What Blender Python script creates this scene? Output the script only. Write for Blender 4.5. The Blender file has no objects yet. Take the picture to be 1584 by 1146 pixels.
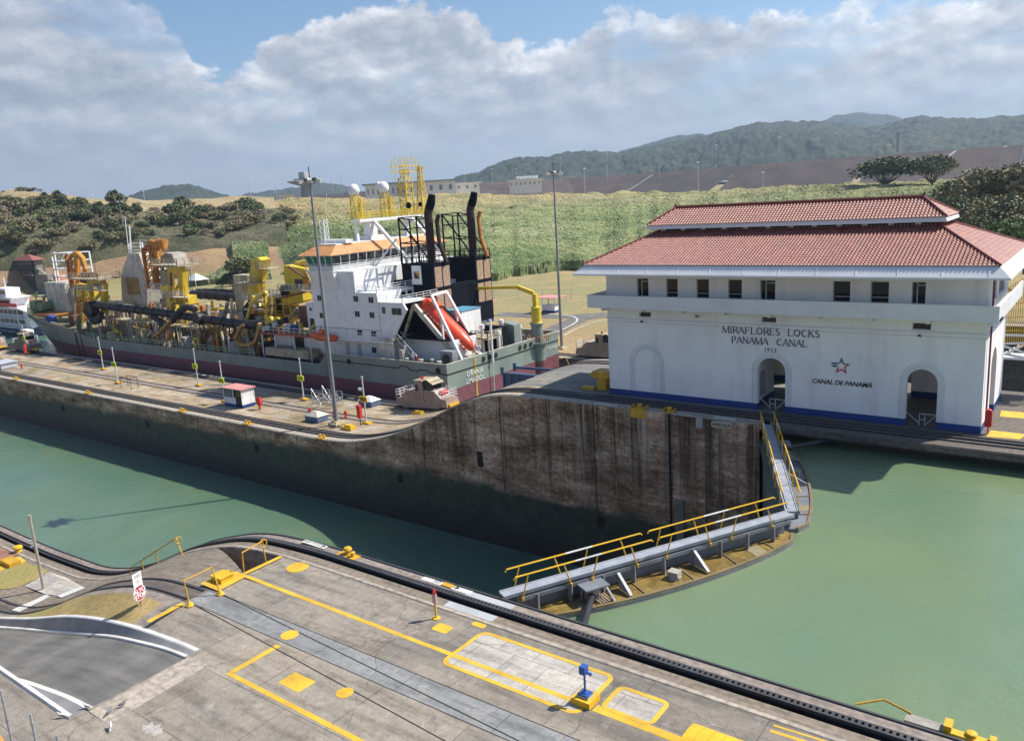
import bpy, bmesh, math, random
import numpy as np
from mathutils import Vector, Matrix, noise
random.seed(7); rng = np.random.default_rng(7)
scn = bpy.context.scene
COL = scn.collection
rad = math.radians

# ------------------------------------------------------------------ camera
# world: X runs along the lock (positive = upstream, right), Y across it, Z up (0 = coping of the upper lock)
FPX, PCX, PCY = 1265.0, 792.0, 573.0
CAM = np.array([0.0, 0.0, 19.3])
def _axes():
    dn = np.array([1158 - PCX, 6430 - PCY, FPX]); dn /= np.linalg.norm(dn)
    a = np.array([-911 - PCX, 408 - PCY, FPX]); a -= dn * a.dot(dn); a /= np.linalg.norm(a)
    X = -a; Z = -dn; Y = np.cross(Z, X)
    return np.stack([X, Y, Z])
RW = _axes()
cam_data = bpy.data.cameras.new('camera')
cam = bpy.data.objects.new('camera', cam_data); COL.objects.link(cam)
cam_data.sensor_width = 36.0; cam_data.sensor_fit = 'HORIZONTAL'
cam_data.lens = FPX / 1584.0 * 36.0
cam_data.clip_start = 0.5; cam_data.clip_end = 30000
_r = RW @ np.array([1, 0, 0]); _u = -(RW @ np.array([0, 1, 0])); _b = -(RW @ np.array([0, 0, 1]))
cam.matrix_world = Matrix(((_r[0], _u[0], _b[0], CAM[0]), (_r[1], _u[1], _b[1], CAM[1]), (_r[2], _u[2], _b[2], CAM[2]), (0, 0, 0, 1)))
scn.camera = cam

# ------------------------------------------------------------------ sun and sky
SUN = Vector((0.56, 0.685, 1.0)).normalized()
SUN_EL = math.asin(SUN.z); SUN_AZ = math.atan2(SUN.x, SUN.y)
sl = bpy.data.lights.new('sun', 'SUN'); so = bpy.data.objects.new('sun', sl); COL.objects.link(so)
sl.energy = 5.0; sl.angle = rad(0.53); sl.color = (1.0, 0.93, 0.82)
so.rotation_euler = SUN.to_track_quat('Z', 'Y').to_euler(); so.location = (0, 0, 400)
scn.view_settings.view_transform = 'Standard'; scn.view_settings.look = 'None'
scn.view_settings.exposure = 0.5; scn.view_settings.gamma = 1.0
scn.cycles.max_bounces = 6; scn.cycles.volume_bounces = 0; scn.cycles.transparent_max_bounces = 8
scn.cycles.use_denoising = True
scn.cycles.sample_clamp_indirect = 6

world = bpy.data.worlds.new('World'); scn.world = world; world.use_nodes = True
wt = world.node_tree; wn = wt.nodes; wl = wt.links; wn.clear()
def WN(t, **k):
    n = wn.new(t)
    for a, v in k.items(): setattr(n, a, v)
    return n
def wmath(op, a, b=None, c=None, clamp=False):
    n = WN('ShaderNodeMath', operation=op, use_clamp=clamp)
    for i, v in enumerate((a, b, c)):
        if v is None: continue
        if isinstance(v, (int, float)): n.inputs[i].default_value = v
        else: wl.new(v, n.inputs[i])
    return n.outputs[0]
sky = WN('ShaderNodeTexSky', sky_type='NISHITA', sun_disc=False, sun_elevation=SUN_EL, sun_rotation=SUN_AZ, altitude=50, air_density=1.0, dust_density=1.6, ozone_density=1.0)
tc = WN('ShaderNodeTexCoord'); sx = WN('ShaderNodeSeparateXYZ'); wl.new(tc.outputs['Generated'], sx.inputs[0])
az = wmath('ARCTAN2', sx.outputs[0], sx.outputs[1]); el = wmath('ARCSINE', sx.outputs[2])
def wnoise(scale, detail, sx_=1.0, sz_=1.0, oz=0.0, rough=0.55, seed=0.0):
    cb = WN('ShaderNodeCombineXYZ'); wl.new(wmath('MULTIPLY', az, sx_), cb.inputs[0]); wl.new(wmath('MULTIPLY_ADD', el, sz_, oz), cb.inputs[1]); cb.inputs[2].default_value = seed
    n = WN('ShaderNodeTexNoise'); n.inputs['Scale'].default_value = scale; n.inputs['Detail'].default_value = detail; n.inputs['Roughness'].default_value = rough
    wl.new(cb.outputs[0], n.inputs['Vector']); return n.outputs['Fac']
# height (elevation) of the cumulus tops over the azimuth
def wramp(fac, stops, interp='LINEAR'):
    r = WN('ShaderNodeValToRGB'); r.color_ramp.interpolation = interp
    e = r.color_ramp.elements
    while len(e) < len(stops): e.new(0.5)
    for q, (p, c) in zip(e, stops):
        q.position = p; q.color = (c, c, c, 1) if isinstance(c, (int, float)) else (*c, 1)
    wl.new(fac, r.inputs[0]); return r
azn = wmath('MULTIPLY_ADD', az, 1 / rad(90), 1.0, clamp=True)      # 0 = -90deg ... 1 = 0deg
top = wramp(azn, [(.0, .24), (.263, .235), (.35, .235), (.376, .150), (.40, .140), (.432, .183), (.464, .203), (.51, .208), (.557, .198), (.58, .178), (.61, .170), (.65, .172), (.672, .187), (.742, .178), (.757, .156), (.80, .163), (.87, .165), (.95, .19), (1.0, .20)]).outputs[0]
nA = wnoise(9, 6, 1.0, 1.5, 0.0, .58, 1.3); nB = wnoise(34, 7, 1.0, 1.3, 0.0, .6, 4.1); nC = wnoise(3.0, 3, 1.0, 2.2, .4, .5, 7.7)
f0 = wmath('SUBTRACT', top, el)
f1 = wmath('MULTIPLY_ADD', wmath('SUBTRACT', nA, .5), .12, f0)
f2 = wmath('MULTIPLY_ADD', wmath('SUBTRACT', nB, .5), .065, f1)
mr = WN('ShaderNodeMapRange', interpolation_type='SMOOTHSTEP'); wl.new(f2, mr.inputs[0]); mr.inputs[1].default_value = -.004; mr.inputs[2].default_value = .012
cover = mr.outputs[0]
# a second, thinner veil of cloud and holes in the deck
nD = wnoise(6.5, 6, 1.0, 2.6, .2, .6, 11.0)
mh = WN('ShaderNodeMapRange', interpolation_type='SMOOTHSTEP'); wl.new(nD, mh.inputs[0]); mh.inputs[1].default_value = .50; mh.inputs[2].default_value = .66; mh.inputs[3].default_value = 1.0; mh.inputs[4].default_value = .42
# billows: compare the noise with the same noise a little nearer the sun to find the lit sides
def billow(oz, ox):
    cb = WN('ShaderNodeCombineXYZ'); wl.new(wmath('ADD', az, ox), cb.inputs[0]); wl.new(wmath('MULTIPLY_ADD', el, 1.7, oz), cb.inputs[1]); cb.inputs[2].default_value = 2.2
    n = WN('ShaderNodeTexNoise'); n.inputs['Scale'].default_value = 13; n.inputs['Detail'].default_value = 6; n.inputs['Roughness'].default_value = .56
    wl.new(cb.outputs[0], n.inputs['Vector']); return n.outputs['Fac']
lit = wmath('MULTIPLY', wmath('SUBTRACT', billow(0, 0), billow(.020, .010)), 3.6)
rim = wmath('POWER', 2.718, wmath('MULTIPLY', wmath('MAXIMUM', f2, 0.0), -34.0))
rimn = wmath('MULTIPLY', rim, wmath('MULTIPLY_ADD', nB, 2.6, -.72, clamp=True))
bright = wmath('ADD', wmath('MULTIPLY_ADD', rimn, .75, wmath('MULTIPLY_ADD', lit, .5, .30)), wmath('MULTIPLY', wmath('SUBTRACT', nC, .5), .6), clamp=True)
fadeh = WN('ShaderNodeMapRange', interpolation_type='SMOOTHSTEP'); wl.new(el, fadeh.inputs[0]); fadeh.inputs[1].default_value = .0; fadeh.inputs[2].default_value = .13
bright2 = wmath('MULTIPLY_ADD', wmath('SUBTRACT', bright, .26), fadeh.outputs[0], .26)
ccol = wramp(bright2, [(0, (1.65, 1.9, 2.35)), (.28, (2.15, 2.4, 2.85)), (.55, (2.95, 3.1, 3.45)), (1.0, (5.2, 5.2, 5.3))])
mx = WN('ShaderNodeMix', data_type='RGBA'); wl.new(wmath('MULTIPLY', cover, mh.outputs[0]), mx.inputs[0])
skm = WN('ShaderNodeMix', data_type='RGBA', blend_type='MULTIPLY'); skm.inputs[0].default_value = 1.0; wl.new(sky.outputs[0], skm.inputs[6]); skm.inputs[7].default_value = (.50, .58, .67, 1)
wl.new(skm.outputs[2], mx.inputs[6]); wl.new(ccol.outputs[0], mx.inputs[7])
bg = WN('ShaderNodeBackground'); bg.inputs[1].default_value = 0.15; wl.new(mx.outputs[2], bg.inputs[0])
wo = WN('ShaderNodeOutputWorld'); wl.new(bg.outputs[0], wo.inputs[0])
# ------------------------------------------------------------------ helpers
def ray(px, py): return RW @ np.array([px - PCX, py - PCY, FPX])
def atz(px, py, z):
    d = ray(px, py); t = (z - CAM[2]) / d[2]; p = CAM + t * d; return Vector(p)
def aty(px, py, y):
    d = ray(px, py); t = (y - CAM[1]) / d[1]; p = CAM + t * d; return Vector(p)
def atd(px, py, dist):
    d = ray(px, py); return Vector(CAM + d / math.hypot(d[0], d[1]) * dist)

class MB:
    """collects vertices and faces; f entries are (indices, material index)"""
    def __init__(s): s.v = []; s.f = []; s.m = 0
    def add(s, vs, fs):
        b = len(s.v); s.v += [tuple(p) for p in vs]
        s.f += [(tuple(i + b for i in f), s.m) for f in fs]; return s
    def box(s, x0, x1, y0, y1, z0, z1):
        return s.add([(x0, y0, z0), (x1, y0, z0), (x1, y1, z0), (x0, y1, z0), (x0, y0, z1), (x1, y0, z1), (x1, y1, z1), (x0, y1, z1)],
                     [(0, 3, 2, 1), (4, 5, 6, 7), (0, 1, 5, 4), (1, 2, 6, 5), (2, 3, 7, 6), (3, 0, 4, 7)])
    def bar(s, p, q, w, h=None, up=(0, 0, 1)):
        """rectangular bar from p to q"""
        h = w if h is None else h
        p, q = Vector(p), Vector(q); d = (q - p).normalized(); u = Vector(up)
        if abs(d.dot(u)) > .98: u = Vector((1, 0, 0))
        a = d.cross(u).normalized() * w / 2; b = a.cross(d).normalized() * h / 2
        vs = [p - a - b, p + a - b, p + a + b, p - a + b, q - a - b, q + a - b, q + a + b, q - a + b]
        return s.add(vs, [(0, 3, 2, 1), (4, 5, 6, 7), (0, 1, 5, 4), (1, 2, 6, 5), (2, 3, 7, 6), (3, 0, 4, 7)])
    def tube(s, pts, r, n=6, cap=True):
        pts = [Vector(p) for p in pts]; rs = r if isinstance(r, (list, tuple)) else [r] * len(pts)
        rings = []; u = None
        for i, p in enumerate(pts):
            d = (pts[min(i + 1, len(pts) - 1)] - pts[max(i - 1, 0)]).normalized()
            if u is None:
                u = d.orthogonal().normalized()
            else:
                u = (u - d * u.dot(d)); u = u.normalized() if u.length > 1e-6 else d.orthogonal().normalized()
            w = d.cross(u)
            rings.append([p + (u * math.cos(2 * math.pi * k / n) + w * math.sin(2 * math.pi * k / n)) * rs[i] for k in range(n)])
        vs = [q for rg in rings for q in rg]; fs = []
        for i in range(len(pts) - 1):
            for k in range(n):
                a, b = i * n + k, i * n + (k + 1) % n; fs.append((a, b, b + n, a + n))
        if cap: fs += [tuple(range(n))[::-1], tuple(range(len(vs) - n, len(vs)))]
        return s.add(vs, fs)
    def prism(s, pts, axis, a0, a1):
        """extrude a 2-D outline along axis 'x','y' or 'z' (pts are the other two coords in order)"""
        def P(p, a): return {'x': (a, p[0], p[1]), 'y': (p[0], a, p[1]), 'z': (p[0], p[1], a)}[axis]
        n = len(pts); vs = [P(p, a0) for p in pts] + [P(p, a1) for p in pts]
        return s.add(vs, [tuple(range(n))[::-1], tuple(range(n, 2 * n))] + [(i, (i + 1) % n, (i + 1) % n + n, i + n) for i in range(n)])
    def lathe(s, c, prof, n=12):
        vs = []; fs = []
        for r, z in prof: vs += [(c[0] + r * math.cos(2 * math.pi * k / n), c[1] + r * math.sin(2 * math.pi * k / n), c[2] + z) for k in range(n)]
        for i in range(len(prof) - 1):
            for k in range(n):
                a, b = i * n + k, i * n + (k + 1) % n; fs.append((a, b, b + n, a + n))
        fs += [tuple(range(n))[::-1], tuple(range(len(vs) - n, len(vs)))]
        return s.add(vs, fs)
    def quad(s, *p): return s.add(p, [tuple(range(len(p)))])
    def rail(s, pts, h=1.05, r=.03, mid=1, step=1.8):
        """pipe handrail with posts along a polyline of foot points"""
        pts = [Vector(p) for p in pts]
        for a, b in zip(pts[:-1], pts[1:]):
            for j in range(mid + 1):
                z = Vector((0, 0, h * (1 - j / (mid + 1)))); s.bar(a + z, b + z, 2 * r)
            n = max(1, round((b - a).length / step))
            for k in range(n + 1):
                q = a.lerp(b, k / n); s.bar(q, q + Vector((0, 0, h)), 2 * r)
        return s

ORG = {}
SPLIT = {'grating', 'partition', 'hip_tiles', 'ridge_tiles', 'eave_bracket', 'clerestory_dark_strip', 'roof_locker', 'vent_pipe', 'pipe_collar', 'drag_head_joint', 'signal_lamp', 'fender_bar', 'side_opening', 'house_opening', 'red_rail', 'deck_fittings', 'radome', 'outlet', 'crane_recess', 'hopper_post', 'wing'}
def islands(mb):
    par = list(range(len(mb.v)))
    def find(a):
        while par[a] != a: par[a] = par[par[a]]; a = par[a]
        return a
    for f, _ in mb.f:
        r = find(f[0])
        for i in f[1:]: par[find(i)] = r
    g = {}
    for f, m_ in mb.f: g.setdefault(find(f[0]), []).append((f, m_))
    out = []
    for fs in g.values():
        ids = sorted({i for f, _ in fs for i in f}); mp = {i: k for k, i in enumerate(ids)}; q = MB(); q.v = [mb.v[i] for i in ids]; q.f = [(tuple(mp[i] for i in f), m_) for f, m_ in fs]; out.append(q)
    return out
def obj(name, mb, mat, parent=None, origin=None, smooth=False, label=None, cat=None, group=None, kind=None):
    if name in SPLIT and parent is not None:
        for q in islands(mb): r = _obj(name, q, mat, parent, origin, smooth, label, cat, group, kind)
        return r
    return _obj(name, mb, mat, parent, origin, smooth, label, cat, group, kind)
def _obj(name, mb, mat, parent=None, origin=None, smooth=False, label=None, cat=None, group=None, kind=None):
    me = bpy.data.meshes.new(name)
    vs = np.array(mb.v, dtype=float).reshape(-1, 3)
    o0 = ORG.get(parent.name, Vector((0, 0, 0))) if parent is not None else (Vector(origin) if origin is not None else Vector((0, 0, 0)))
    if len(vs): vs = vs - np.array(o0)
    me.from_pydata(vs.tolist(), [], [f for f, _ in mb.f])
    for m in (mat if isinstance(mat, (list, tuple)) else [mat]): me.materials.append(m)
    if any(m for _, m in mb.f): me.polygons.foreach_set('material_index', [m for _, m in mb.f])
    if smooth: me.polygons.foreach_set('use_smooth', [True] * len(me.polygons))
    me.update()
    o = bpy.data.objects.new(name, me); COL.objects.link(o)
    if parent is not None: o.parent = parent; ORG[o.name] = o0
    elif origin is not None: o.location = origin; ORG[o.name] = Vector(origin)
    return tag(o, label, cat, group, kind)
def tag(o, label=None, cat=None, group=None, kind=None):
    if label: o['label'] = label
    if cat: o['category'] = cat
    if group: o['group'] = group
    if kind: o['kind'] = kind
    return o
def thing(name, label, cat, loc=(0, 0, 0), group=None, rz=0.0, world=False):
    """Empty at the base of a thing; world=True: its parts are given in world coordinates"""
    o = bpy.data.objects.new(name, None); COL.objects.link(o); o.location = loc; o.rotation_euler = (0, 0, rz)
    if world: ORG[o.name] = Vector(loc)
    return tag(o, label, cat, group)
def dup(root, loc, rz=None, label=None, group=None, scale=None):
    r = root.copy(); COL.objects.link(r); r.location = loc
    if rz is not None: r.rotation_euler = (0, 0, rz)
    if scale is not None: r.scale = scale if isinstance(scale, (tuple, list)) else (scale,) * 3
    if label: r['label'] = label
    if group: r['group'] = group
    for ch in list(root.children):
        c = ch.copy(); COL.objects.link(c); c.parent = r
        for g in list(ch.children):
            d = g.copy(); COL.objects.link(d); d.parent = c
    return r
def struct(name, mb, mat, smooth=False): return obj(name, mb, mat, smooth=smooth, kind='structure')

def text_mesh(txt, size, depth=.02, spacing=1.0, shear=0.0, bold=0.0):
    """flat lettering in the XZ plane (front towards -Y), centred on x, base at z=0"""
    cu = bpy.data.curves.new('lettering', 'FONT'); cu.body = txt; cu.size = size; cu.align_x = 'CENTER'; cu.extrude = depth; cu.space_character = spacing; cu.shear = shear; cu.offset = bold
    cu.resolution_u = 3
    ob = bpy.data.objects.new('lettering', cu); COL.objects.link(ob)
    dg = bpy.context.evaluated_depsgraph_get(); me = bpy.data.meshes.new_from_object(ob.evaluated_get(dg))
    bpy.data.objects.remove(ob)
    mb = MB(); mb.add([(v.co.x, -v.co.z, v.co.y) for v in me.vertices], [tuple(p.vertices) for p in me.polygons])
    return mb
def xform(mb, M):
    mb.v = [tuple(M @ Vector(p)) for p in mb.v]; return mb

# ------------------------------------------------------------------ materials
class NT:
    def __init__(s, name):
        s.m = bpy.data.materials.new(name); s.m.use_nodes = True; s.t = s.m.node_tree; s.n = s.t.nodes; s.l = s.t.links
        s.b = s.n['Principled BSDF']; s.tc = s.n.new('ShaderNodeTexCoord'); s.g = s.n.new('ShaderNodeNewGeometry')
        s.P = s.tc.outputs['Object']
    def vec(s, sc=(1, 1, 1), src=None, loc=(0, 0, 0), rot=(0, 0, 0)):
        n = s.n.new('ShaderNodeMapping'); n.inputs[1].default_value = loc; n.inputs[2].default_value = rot; n.inputs[3].default_value = sc; s.l.new(src or s.P, n.inputs[0]); return n.outputs[0]
    def noise(s, scale, detail=4, vec=None, rough=.55, dist=0.0):
        n = s.n.new('ShaderNodeTexNoise'); n.inputs['Scale'].default_value = scale; n.inputs['Detail'].default_value = detail; n.inputs['Roughness'].default_value = rough; n.inputs['Distortion'].default_value = dist
        s.l.new(vec or s.P, n.inputs['Vector']); return n.outputs['Fac']
    def vor(s, scale, feature='F1', vec=None, out='Distance'):
        n = s.n.new('ShaderNodeTexVoronoi'); n.feature = feature; n.inputs['Scale'].default_value = scale; s.l.new(vec or s.P, n.inputs['Vector']); return n.outputs[out]
    def brick(s, w, h, mortar=.01, c1=(1, 1, 1), c2=(.8, .8, .8), cm=(.5, .5, .5), vec=None, off=.5):
        n = s.n.new('ShaderNodeTexBrick'); n.offset = off; n.inputs['Scale'].default_value = 1; n.inputs['Brick Width'].default_value = w; n.inputs['Row Height'].default_value = h; n.inputs['Mortar Size'].default_value = mortar
        for i, c in (('Color1', c1), ('Color2', c2), ('Mortar', cm)): n.inputs[i].default_value = (*c, 1)
        s.l.new(vec or s.P, n.inputs['Vector']); return n.outputs['Color']
    def ramp(s, fac, stops):
        r = s.n.new('ShaderNodeValToRGB'); e = r.color_ramp.elements
        while len(e) < len(stops): e.new(.5)
        for q, (p, c) in zip(e, stops): q.position = p; q.color = (c, c, c, 1) if isinstance(c, (int, float)) else (*c, 1)
        s.l.new(fac, r.inputs[0]); return r.outputs[0]
    def mix(s, fac, a, b, mode='MIX'):
        n = s.n.new('ShaderNodeMix'); n.data_type = 'RGBA'; n.blend_type = mode
        for i, v in ((0, fac), (6, a), (7, b)):
            if isinstance(v, (int, float)): n.inputs[i].default_value = v if i == 0 else (v, v, v, 1)
            elif isinstance(v, tuple): n.inputs[i].default_value = (*v, 1)
            else: s.l.new(v, n.inputs[i])
        return n.outputs[2]
    def math(s, op, a, b=0.0, clamp=False):
        n = s.n.new('ShaderNodeMath'); n.operation = op; n.use_clamp = clamp
        for i, v in ((0, a), (1, b)):
            if isinstance(v, (int, float)): n.inputs[i].default_value = v
            else: s.l.new(v, n.inputs[i])
        return n.outputs[0]
    def sep(s, src=None):
        n = s.n.new('ShaderNodeSeparateXYZ'); s.l.new(src or s.P, n.inputs[0]); return n.outputs
    def out(s, color, rough=.8, metal=0.0, bump=None, bs=.3, bd=.02, spec=None):
        if isinstance(color, tuple): s.b.inputs['Base Color'].default_value = (*color, 1)
        else: s.l.new(color, s.b.inputs['Base Color'])
        if isinstance(rough, (int, float)): s.b.inputs['Roughness'].default_value = rough
        else: s.l.new(rough, s.b.inputs['Roughness'])
        s.b.inputs['Metallic'].default_value = metal
        if spec is not None: s.b.inputs['Specular IOR Level'].default_value = spec
        if bump is not None:
            n = s.n.new('ShaderNodeBump'); n.inputs['Strength'].default_value = bs; n.inputs['Distance'].default_value = bd; s.l.new(bump, n.inputs['Height']); s.l.new(n.outputs[0], s.b.inputs['Normal'])
        return s.m

_paint = {}
def paint(name, c, rough=.55, metal=0.0, dirt=.25, rust=0.0, scale=.6):
    """painted or bare surface with grime, and rust streaks where asked"""
    if name in _paint: return _paint[name]
    t = NT(name); n1 = t.noise(scale, 5); n2 = t.noise(scale * 9, 3)
    v = t.ramp(n1, [(.3, 1.0 - dirt), (.62, 1.0)]); v2 = t.ramp(n2, [(.3, 1 - dirt * .4), (.6, 1.0)])
    col = t.mix(1.0, t.mix(1.0, c, v, 'MULTIPLY'), v2, 'MULTIPLY')
    if rust:
        st = t.noise(1.0, 4, t.vec((1.6, 1.6, .16))); pt = t.noise(1.3, 5)
        k = t.math('MULTIPLY', t.ramp(st, [(.52, 0.0), (.66, 1.0)]), t.ramp(pt, [(.42, 0.0), (.6, 1.0)]))
        col = t.mix(t.math('MULTIPLY', k, rust), col, (.17, .065, .025))
    _paint[name] = t.out(col, rough, metal, n2, .15, .01); return _paint[name]

WHITE = paint('white_paint', (.78, .79, .80), .5, dirt=.10, rust=.3)
DWHITE = paint('worn_white_paint', (.60, .57, .50), .6, dirt=.3, rust=.9)
CREAM = paint('cream_paint', (.45, .40, .28), .7, dirt=.35, rust=.7)
SHIPYEL = paint('ship_yellow_paint', (.76, .55, .035), .5, dirt=.28, rust=.45)
YEL = paint('yellow_paint', (.72, .43, .02), .6, dirt=.22)
YELR = paint('worn_yellow_paint', (.66, .38, .03), .65, dirt=.4, rust=.25)
ORRUST = paint('orange_rusted_steel', (.56, .22, .045), .8, dirt=.4, rust=.5)
RUSTB = paint('rust_brown_steel', (.20, .10, .06), .85, dirt=.5)
BLACKP = paint('black_pipe_paint', (.018, .018, .024), .6, dirt=.3, rust=.2)
BLACK = paint('black_paint', (.006, .008, .016), .85, dirt=.3); BLACK.node_tree.nodes['Principled BSDF'].inputs['Specular IOR Level'].default_value = .12
STACK = paint('stack_maroon_steel', (.045, .018, .018), .8, dirt=.4, rust=.2)
GREYST = paint('grey_steel', (.26, .28, .31), .55, dirt=.25)
LGREY = paint('light_grey_steel', (.44, .46, .48), .5, dirt=.2)
GALV = paint('galvanised_steel', (.40, .41, .43), .45, .3, dirt=.2)
DARKST = paint('dark_steel', (.06, .06, .065), .5, dirt=.3)
BLUEP = paint('blue_paint', (.02, .06, .30), .5, dirt=.2)
BLUEB = paint('faded_blue_paint', (.07, .12, .22), .6, dirt=.3, rust=.3)
REDP = paint('red_paint', (.60, .03, .025), .4, dirt=.15)
REDROOF = paint('faded_red_roof', (.66, .28, .27), .7, dirt=.25)
ORANGE = paint('orange_hull_paint', (.72, .13, .02), .4, dirt=.2)
REDBOAT = paint('red_orange_lifeboat_paint', (.75, .07, .02), .35, dirt=.15)
GREEND = paint('pale_green_deck_paint', (.22, .34, .18), .7, dirt=.4, rust=.6)
DRK = paint('dark_glass_black', (.012, .014, .018), .15, dirt=.1)
CONC = paint('plain_concrete', (.36, .34, .30), .9, dirt=.4)
TRUNK = paint('bark', (.16, .12, .09), .9, dirt=.4, scale=3)
def glass(name, c, rough=.08):
    t = NT(name); return t.out(c, rough, 0.0, spec=.3)
GLS = glass('dark_window_glass', (.015, .018, .022)); GGL = glass('green_tinted_glass', (.03, .16, .12))
# ------------------------------------------------------------------ concrete, water and ground materials
def deck_mat(name, tint, tan, slab=(4.6, 3.4), tan_amt=.5, contrast=1.0):
    t = NT(name)
    w = t.vec((1, 1, 1), rot=(0, 0, 0.0))
    wob = t.noise(.9, 3); 
    slabs = t.brick(slab[0], slab[1], .022, (1.06, 1.05, 1.03), (.84, .84, .85), (.52, .50, .48), vec=w)
    slabs2 = t.brick(slab[0] * 2.3, slab[1] * 1.7, .0, (1.14, 1.12, 1.09), (.76, .76, .78), (1, 1, 1), vec=t.vec((1, 1, 1), loc=(1.7, .9, 0)), off=.3)
    n1 = t.noise(.22, 6, rough=.62); n2 = t.noise(2.8, 8, rough=.78); n3 = t.noise(14, 3); st = t.noise(1, 4, t.vec((.25, 1.6, 1)))
    c = t.mix(t.math('MULTIPLY', t.ramp(n1, [(.40, 0.0), (.60, 1.0)]), tan_amt), tint, tan)
    c = t.mix(1.0, c, slabs, 'MULTIPLY'); c = t.mix(.8, c, slabs2, 'MULTIPLY')
    c = t.mix(1.0, c, t.ramp(n2, [(.30, .58), (.45, .90), (.58, 1.05), (.74, 1.25)]), 'MULTIPLY')
    c = t.mix(.8, c, t.ramp(st, [(.34, .60), (.5, 1.0), (.66, 1.12)]), 'MULTIPLY')
    c = t.mix(1.0, c, t.ramp(n3, [(.3, .82), (.6, 1.08)]), 'MULTIPLY')
    tm = t.noise(1, 4, t.vec((.07, 4.5, 1), loc=(3, 1, 0)), rough=.6); c = t.mix(t.math('MULTIPLY', t.ramp(tm, [(.60, 0.0), (.68, .5)]), t.ramp(t.noise(.3, 3), [(.42, 0.0), (.6, 1.0)])), c, (.10, .095, .085))
    # wandering cracks
    wv = t.n.new('ShaderNodeVectorMath'); wv.operation = 'MULTIPLY_ADD'; 
    nc = t.n.new('ShaderNodeTexNoise'); nc.inputs['Scale'].default_value = .8; nc.inputs['Detail'].default_value = 5; t.l.new(t.P, nc.inputs['Vector'])
    t.l.new(nc.outputs['Color'], wv.inputs[0]); wv.inputs[1].default_value = (1.1, 1.1, 0); t.l.new(t.P, wv.inputs[2])
    cr = t.vor(.10, 'DISTANCE_TO_EDGE', vec=wv.outputs[0])
    c = t.mix(t.ramp(cr, [(.0, .6), (.0032, .0)]), c, (.06, .055, .05))
    # dark worn spots
    sp = t.noise(.55, 5, rough=.7); c = t.mix(t.ramp(sp, [(.55, 0.0), (.70, .65 * contrast)]), c, (.09, .085, .078))
    pal = t.noise(.7, 6, t.vec((1, 1, 1), loc=(9, 4, 0)), rough=.7); c = t.mix(t.ramp(pal, [(.58, 0.0), (.75, .5)]), c, (.50, .47, .42))
    return t.out(c, .9, 0, t.math('ADD', n2, n3), .35, .02)
DECK = deck_mat('near_deck_concrete', (.25, .23, .20), (.315, .27, .215), tan_amt=.6)
DECKU = deck_mat('upper_deck_concrete', (.20, .20, .19), (.26, .24, .20), slab=(6, 4), tan_amt=.5)
DECKL = deck_mat('island_deck_concrete', (.42, .36, .29), (.30, .22, .11), slab=(7.5, 3.2), tan_amt=.9)
BAND = deck_mat('grey_covered_slot', (.27, .28, .285), (.24, .245, .25), slab=(5, 9), tan_amt=.5, contrast=.4)
LIGHTC = deck_mat('pale_new_slab', (.44, .42, .39), (.40, .38, .34), slab=(1.8, 3.1), tan_amt=.5, contrast=.3)
def strip_mat(name, a, b, sc=(.15, 3.5, 1)):
    t = NT(name); n = t.noise(1, 5, t.vec(sc), rough=.65); m = t.noise(3, 5)
    c = t.mix(t.ramp(n, [(.35, 0.0), (.65, 1.0)]), a, b); c = t.mix(1.0, c, t.ramp(m, [(.3, .6), (.6, 1.1)]), 'MULTIPLY')
    return t.out(c, .85, 0, m, .3, .02)
TRK = strip_mat('stained_track_bed', (.085, .07, .062), (.16, .135, .115))
TRKB = strip_mat('brown_track_bed', (.16, .13, .10), (.25, .21, .165))
COPE = strip_mat('coping_concrete', (.30, .26, .215), (.42, .37, .31))
COPB = strip_mat('weathered_coping', (.20, .165, .145), (.28, .24, .21))
SLOT = paint('black_slot', (.012, .010, .010), .8)
def asphalt():
    t = NT('asphalt'); n = t.noise(.5, 5); m = t.noise(30, 2); k = t.noise(1, 4, t.vec((.12, 1.4, 1)))
    c = t.mix(t.ramp(n, [(.35, 0.0), (.65, 1.0)]), (.115, .112, .108), (.17, .165, .155)); c = t.mix(1.0, c, t.ramp(k, [(.35, .75), (.6, 1.1)]), 'MULTIPLY'); c = t.mix(1.0, c, t.ramp(m, [(.3, .85), (.7, 1.1)]), 'MULTIPLY')
    return t.out(c, .85, 0, m, .3, .01)
ASPH = asphalt()
def dry_grass(name, a, b, c3, sc=1.0):
    t = NT(name); n = t.noise(.5 * sc, 6, rough=.65); m = t.noise(7 * sc, 6, t.vec((1, .6, 1)), rough=.7); k = t.noise(.09 * sc, 4)
    c = t.mix(t.ramp(n, [(.35, 0.0), (.62, 1.0)]), a, b); c = t.mix(t.ramp(k, [(.45, 0.0), (.62, .8)]), c, c3); c = t.mix(1.0, c, t.ramp(m, [(.3, .55), (.5, .95), (.7, 1.25)]), 'MULTIPLY')
    return t.out(c, .95, 0, m, .6, .08)
GRASS = dry_grass('dry_lawn', (.30, .22, .075), (.42, .31, .13), (.24, .22, .07))
WCURB = paint('white_curb_paint', (.70, .69, .66), .7, dirt=.3)
WALLG = paint('grey_retaining_wall', (.24, .24, .25), .8, dirt=.25)

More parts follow.
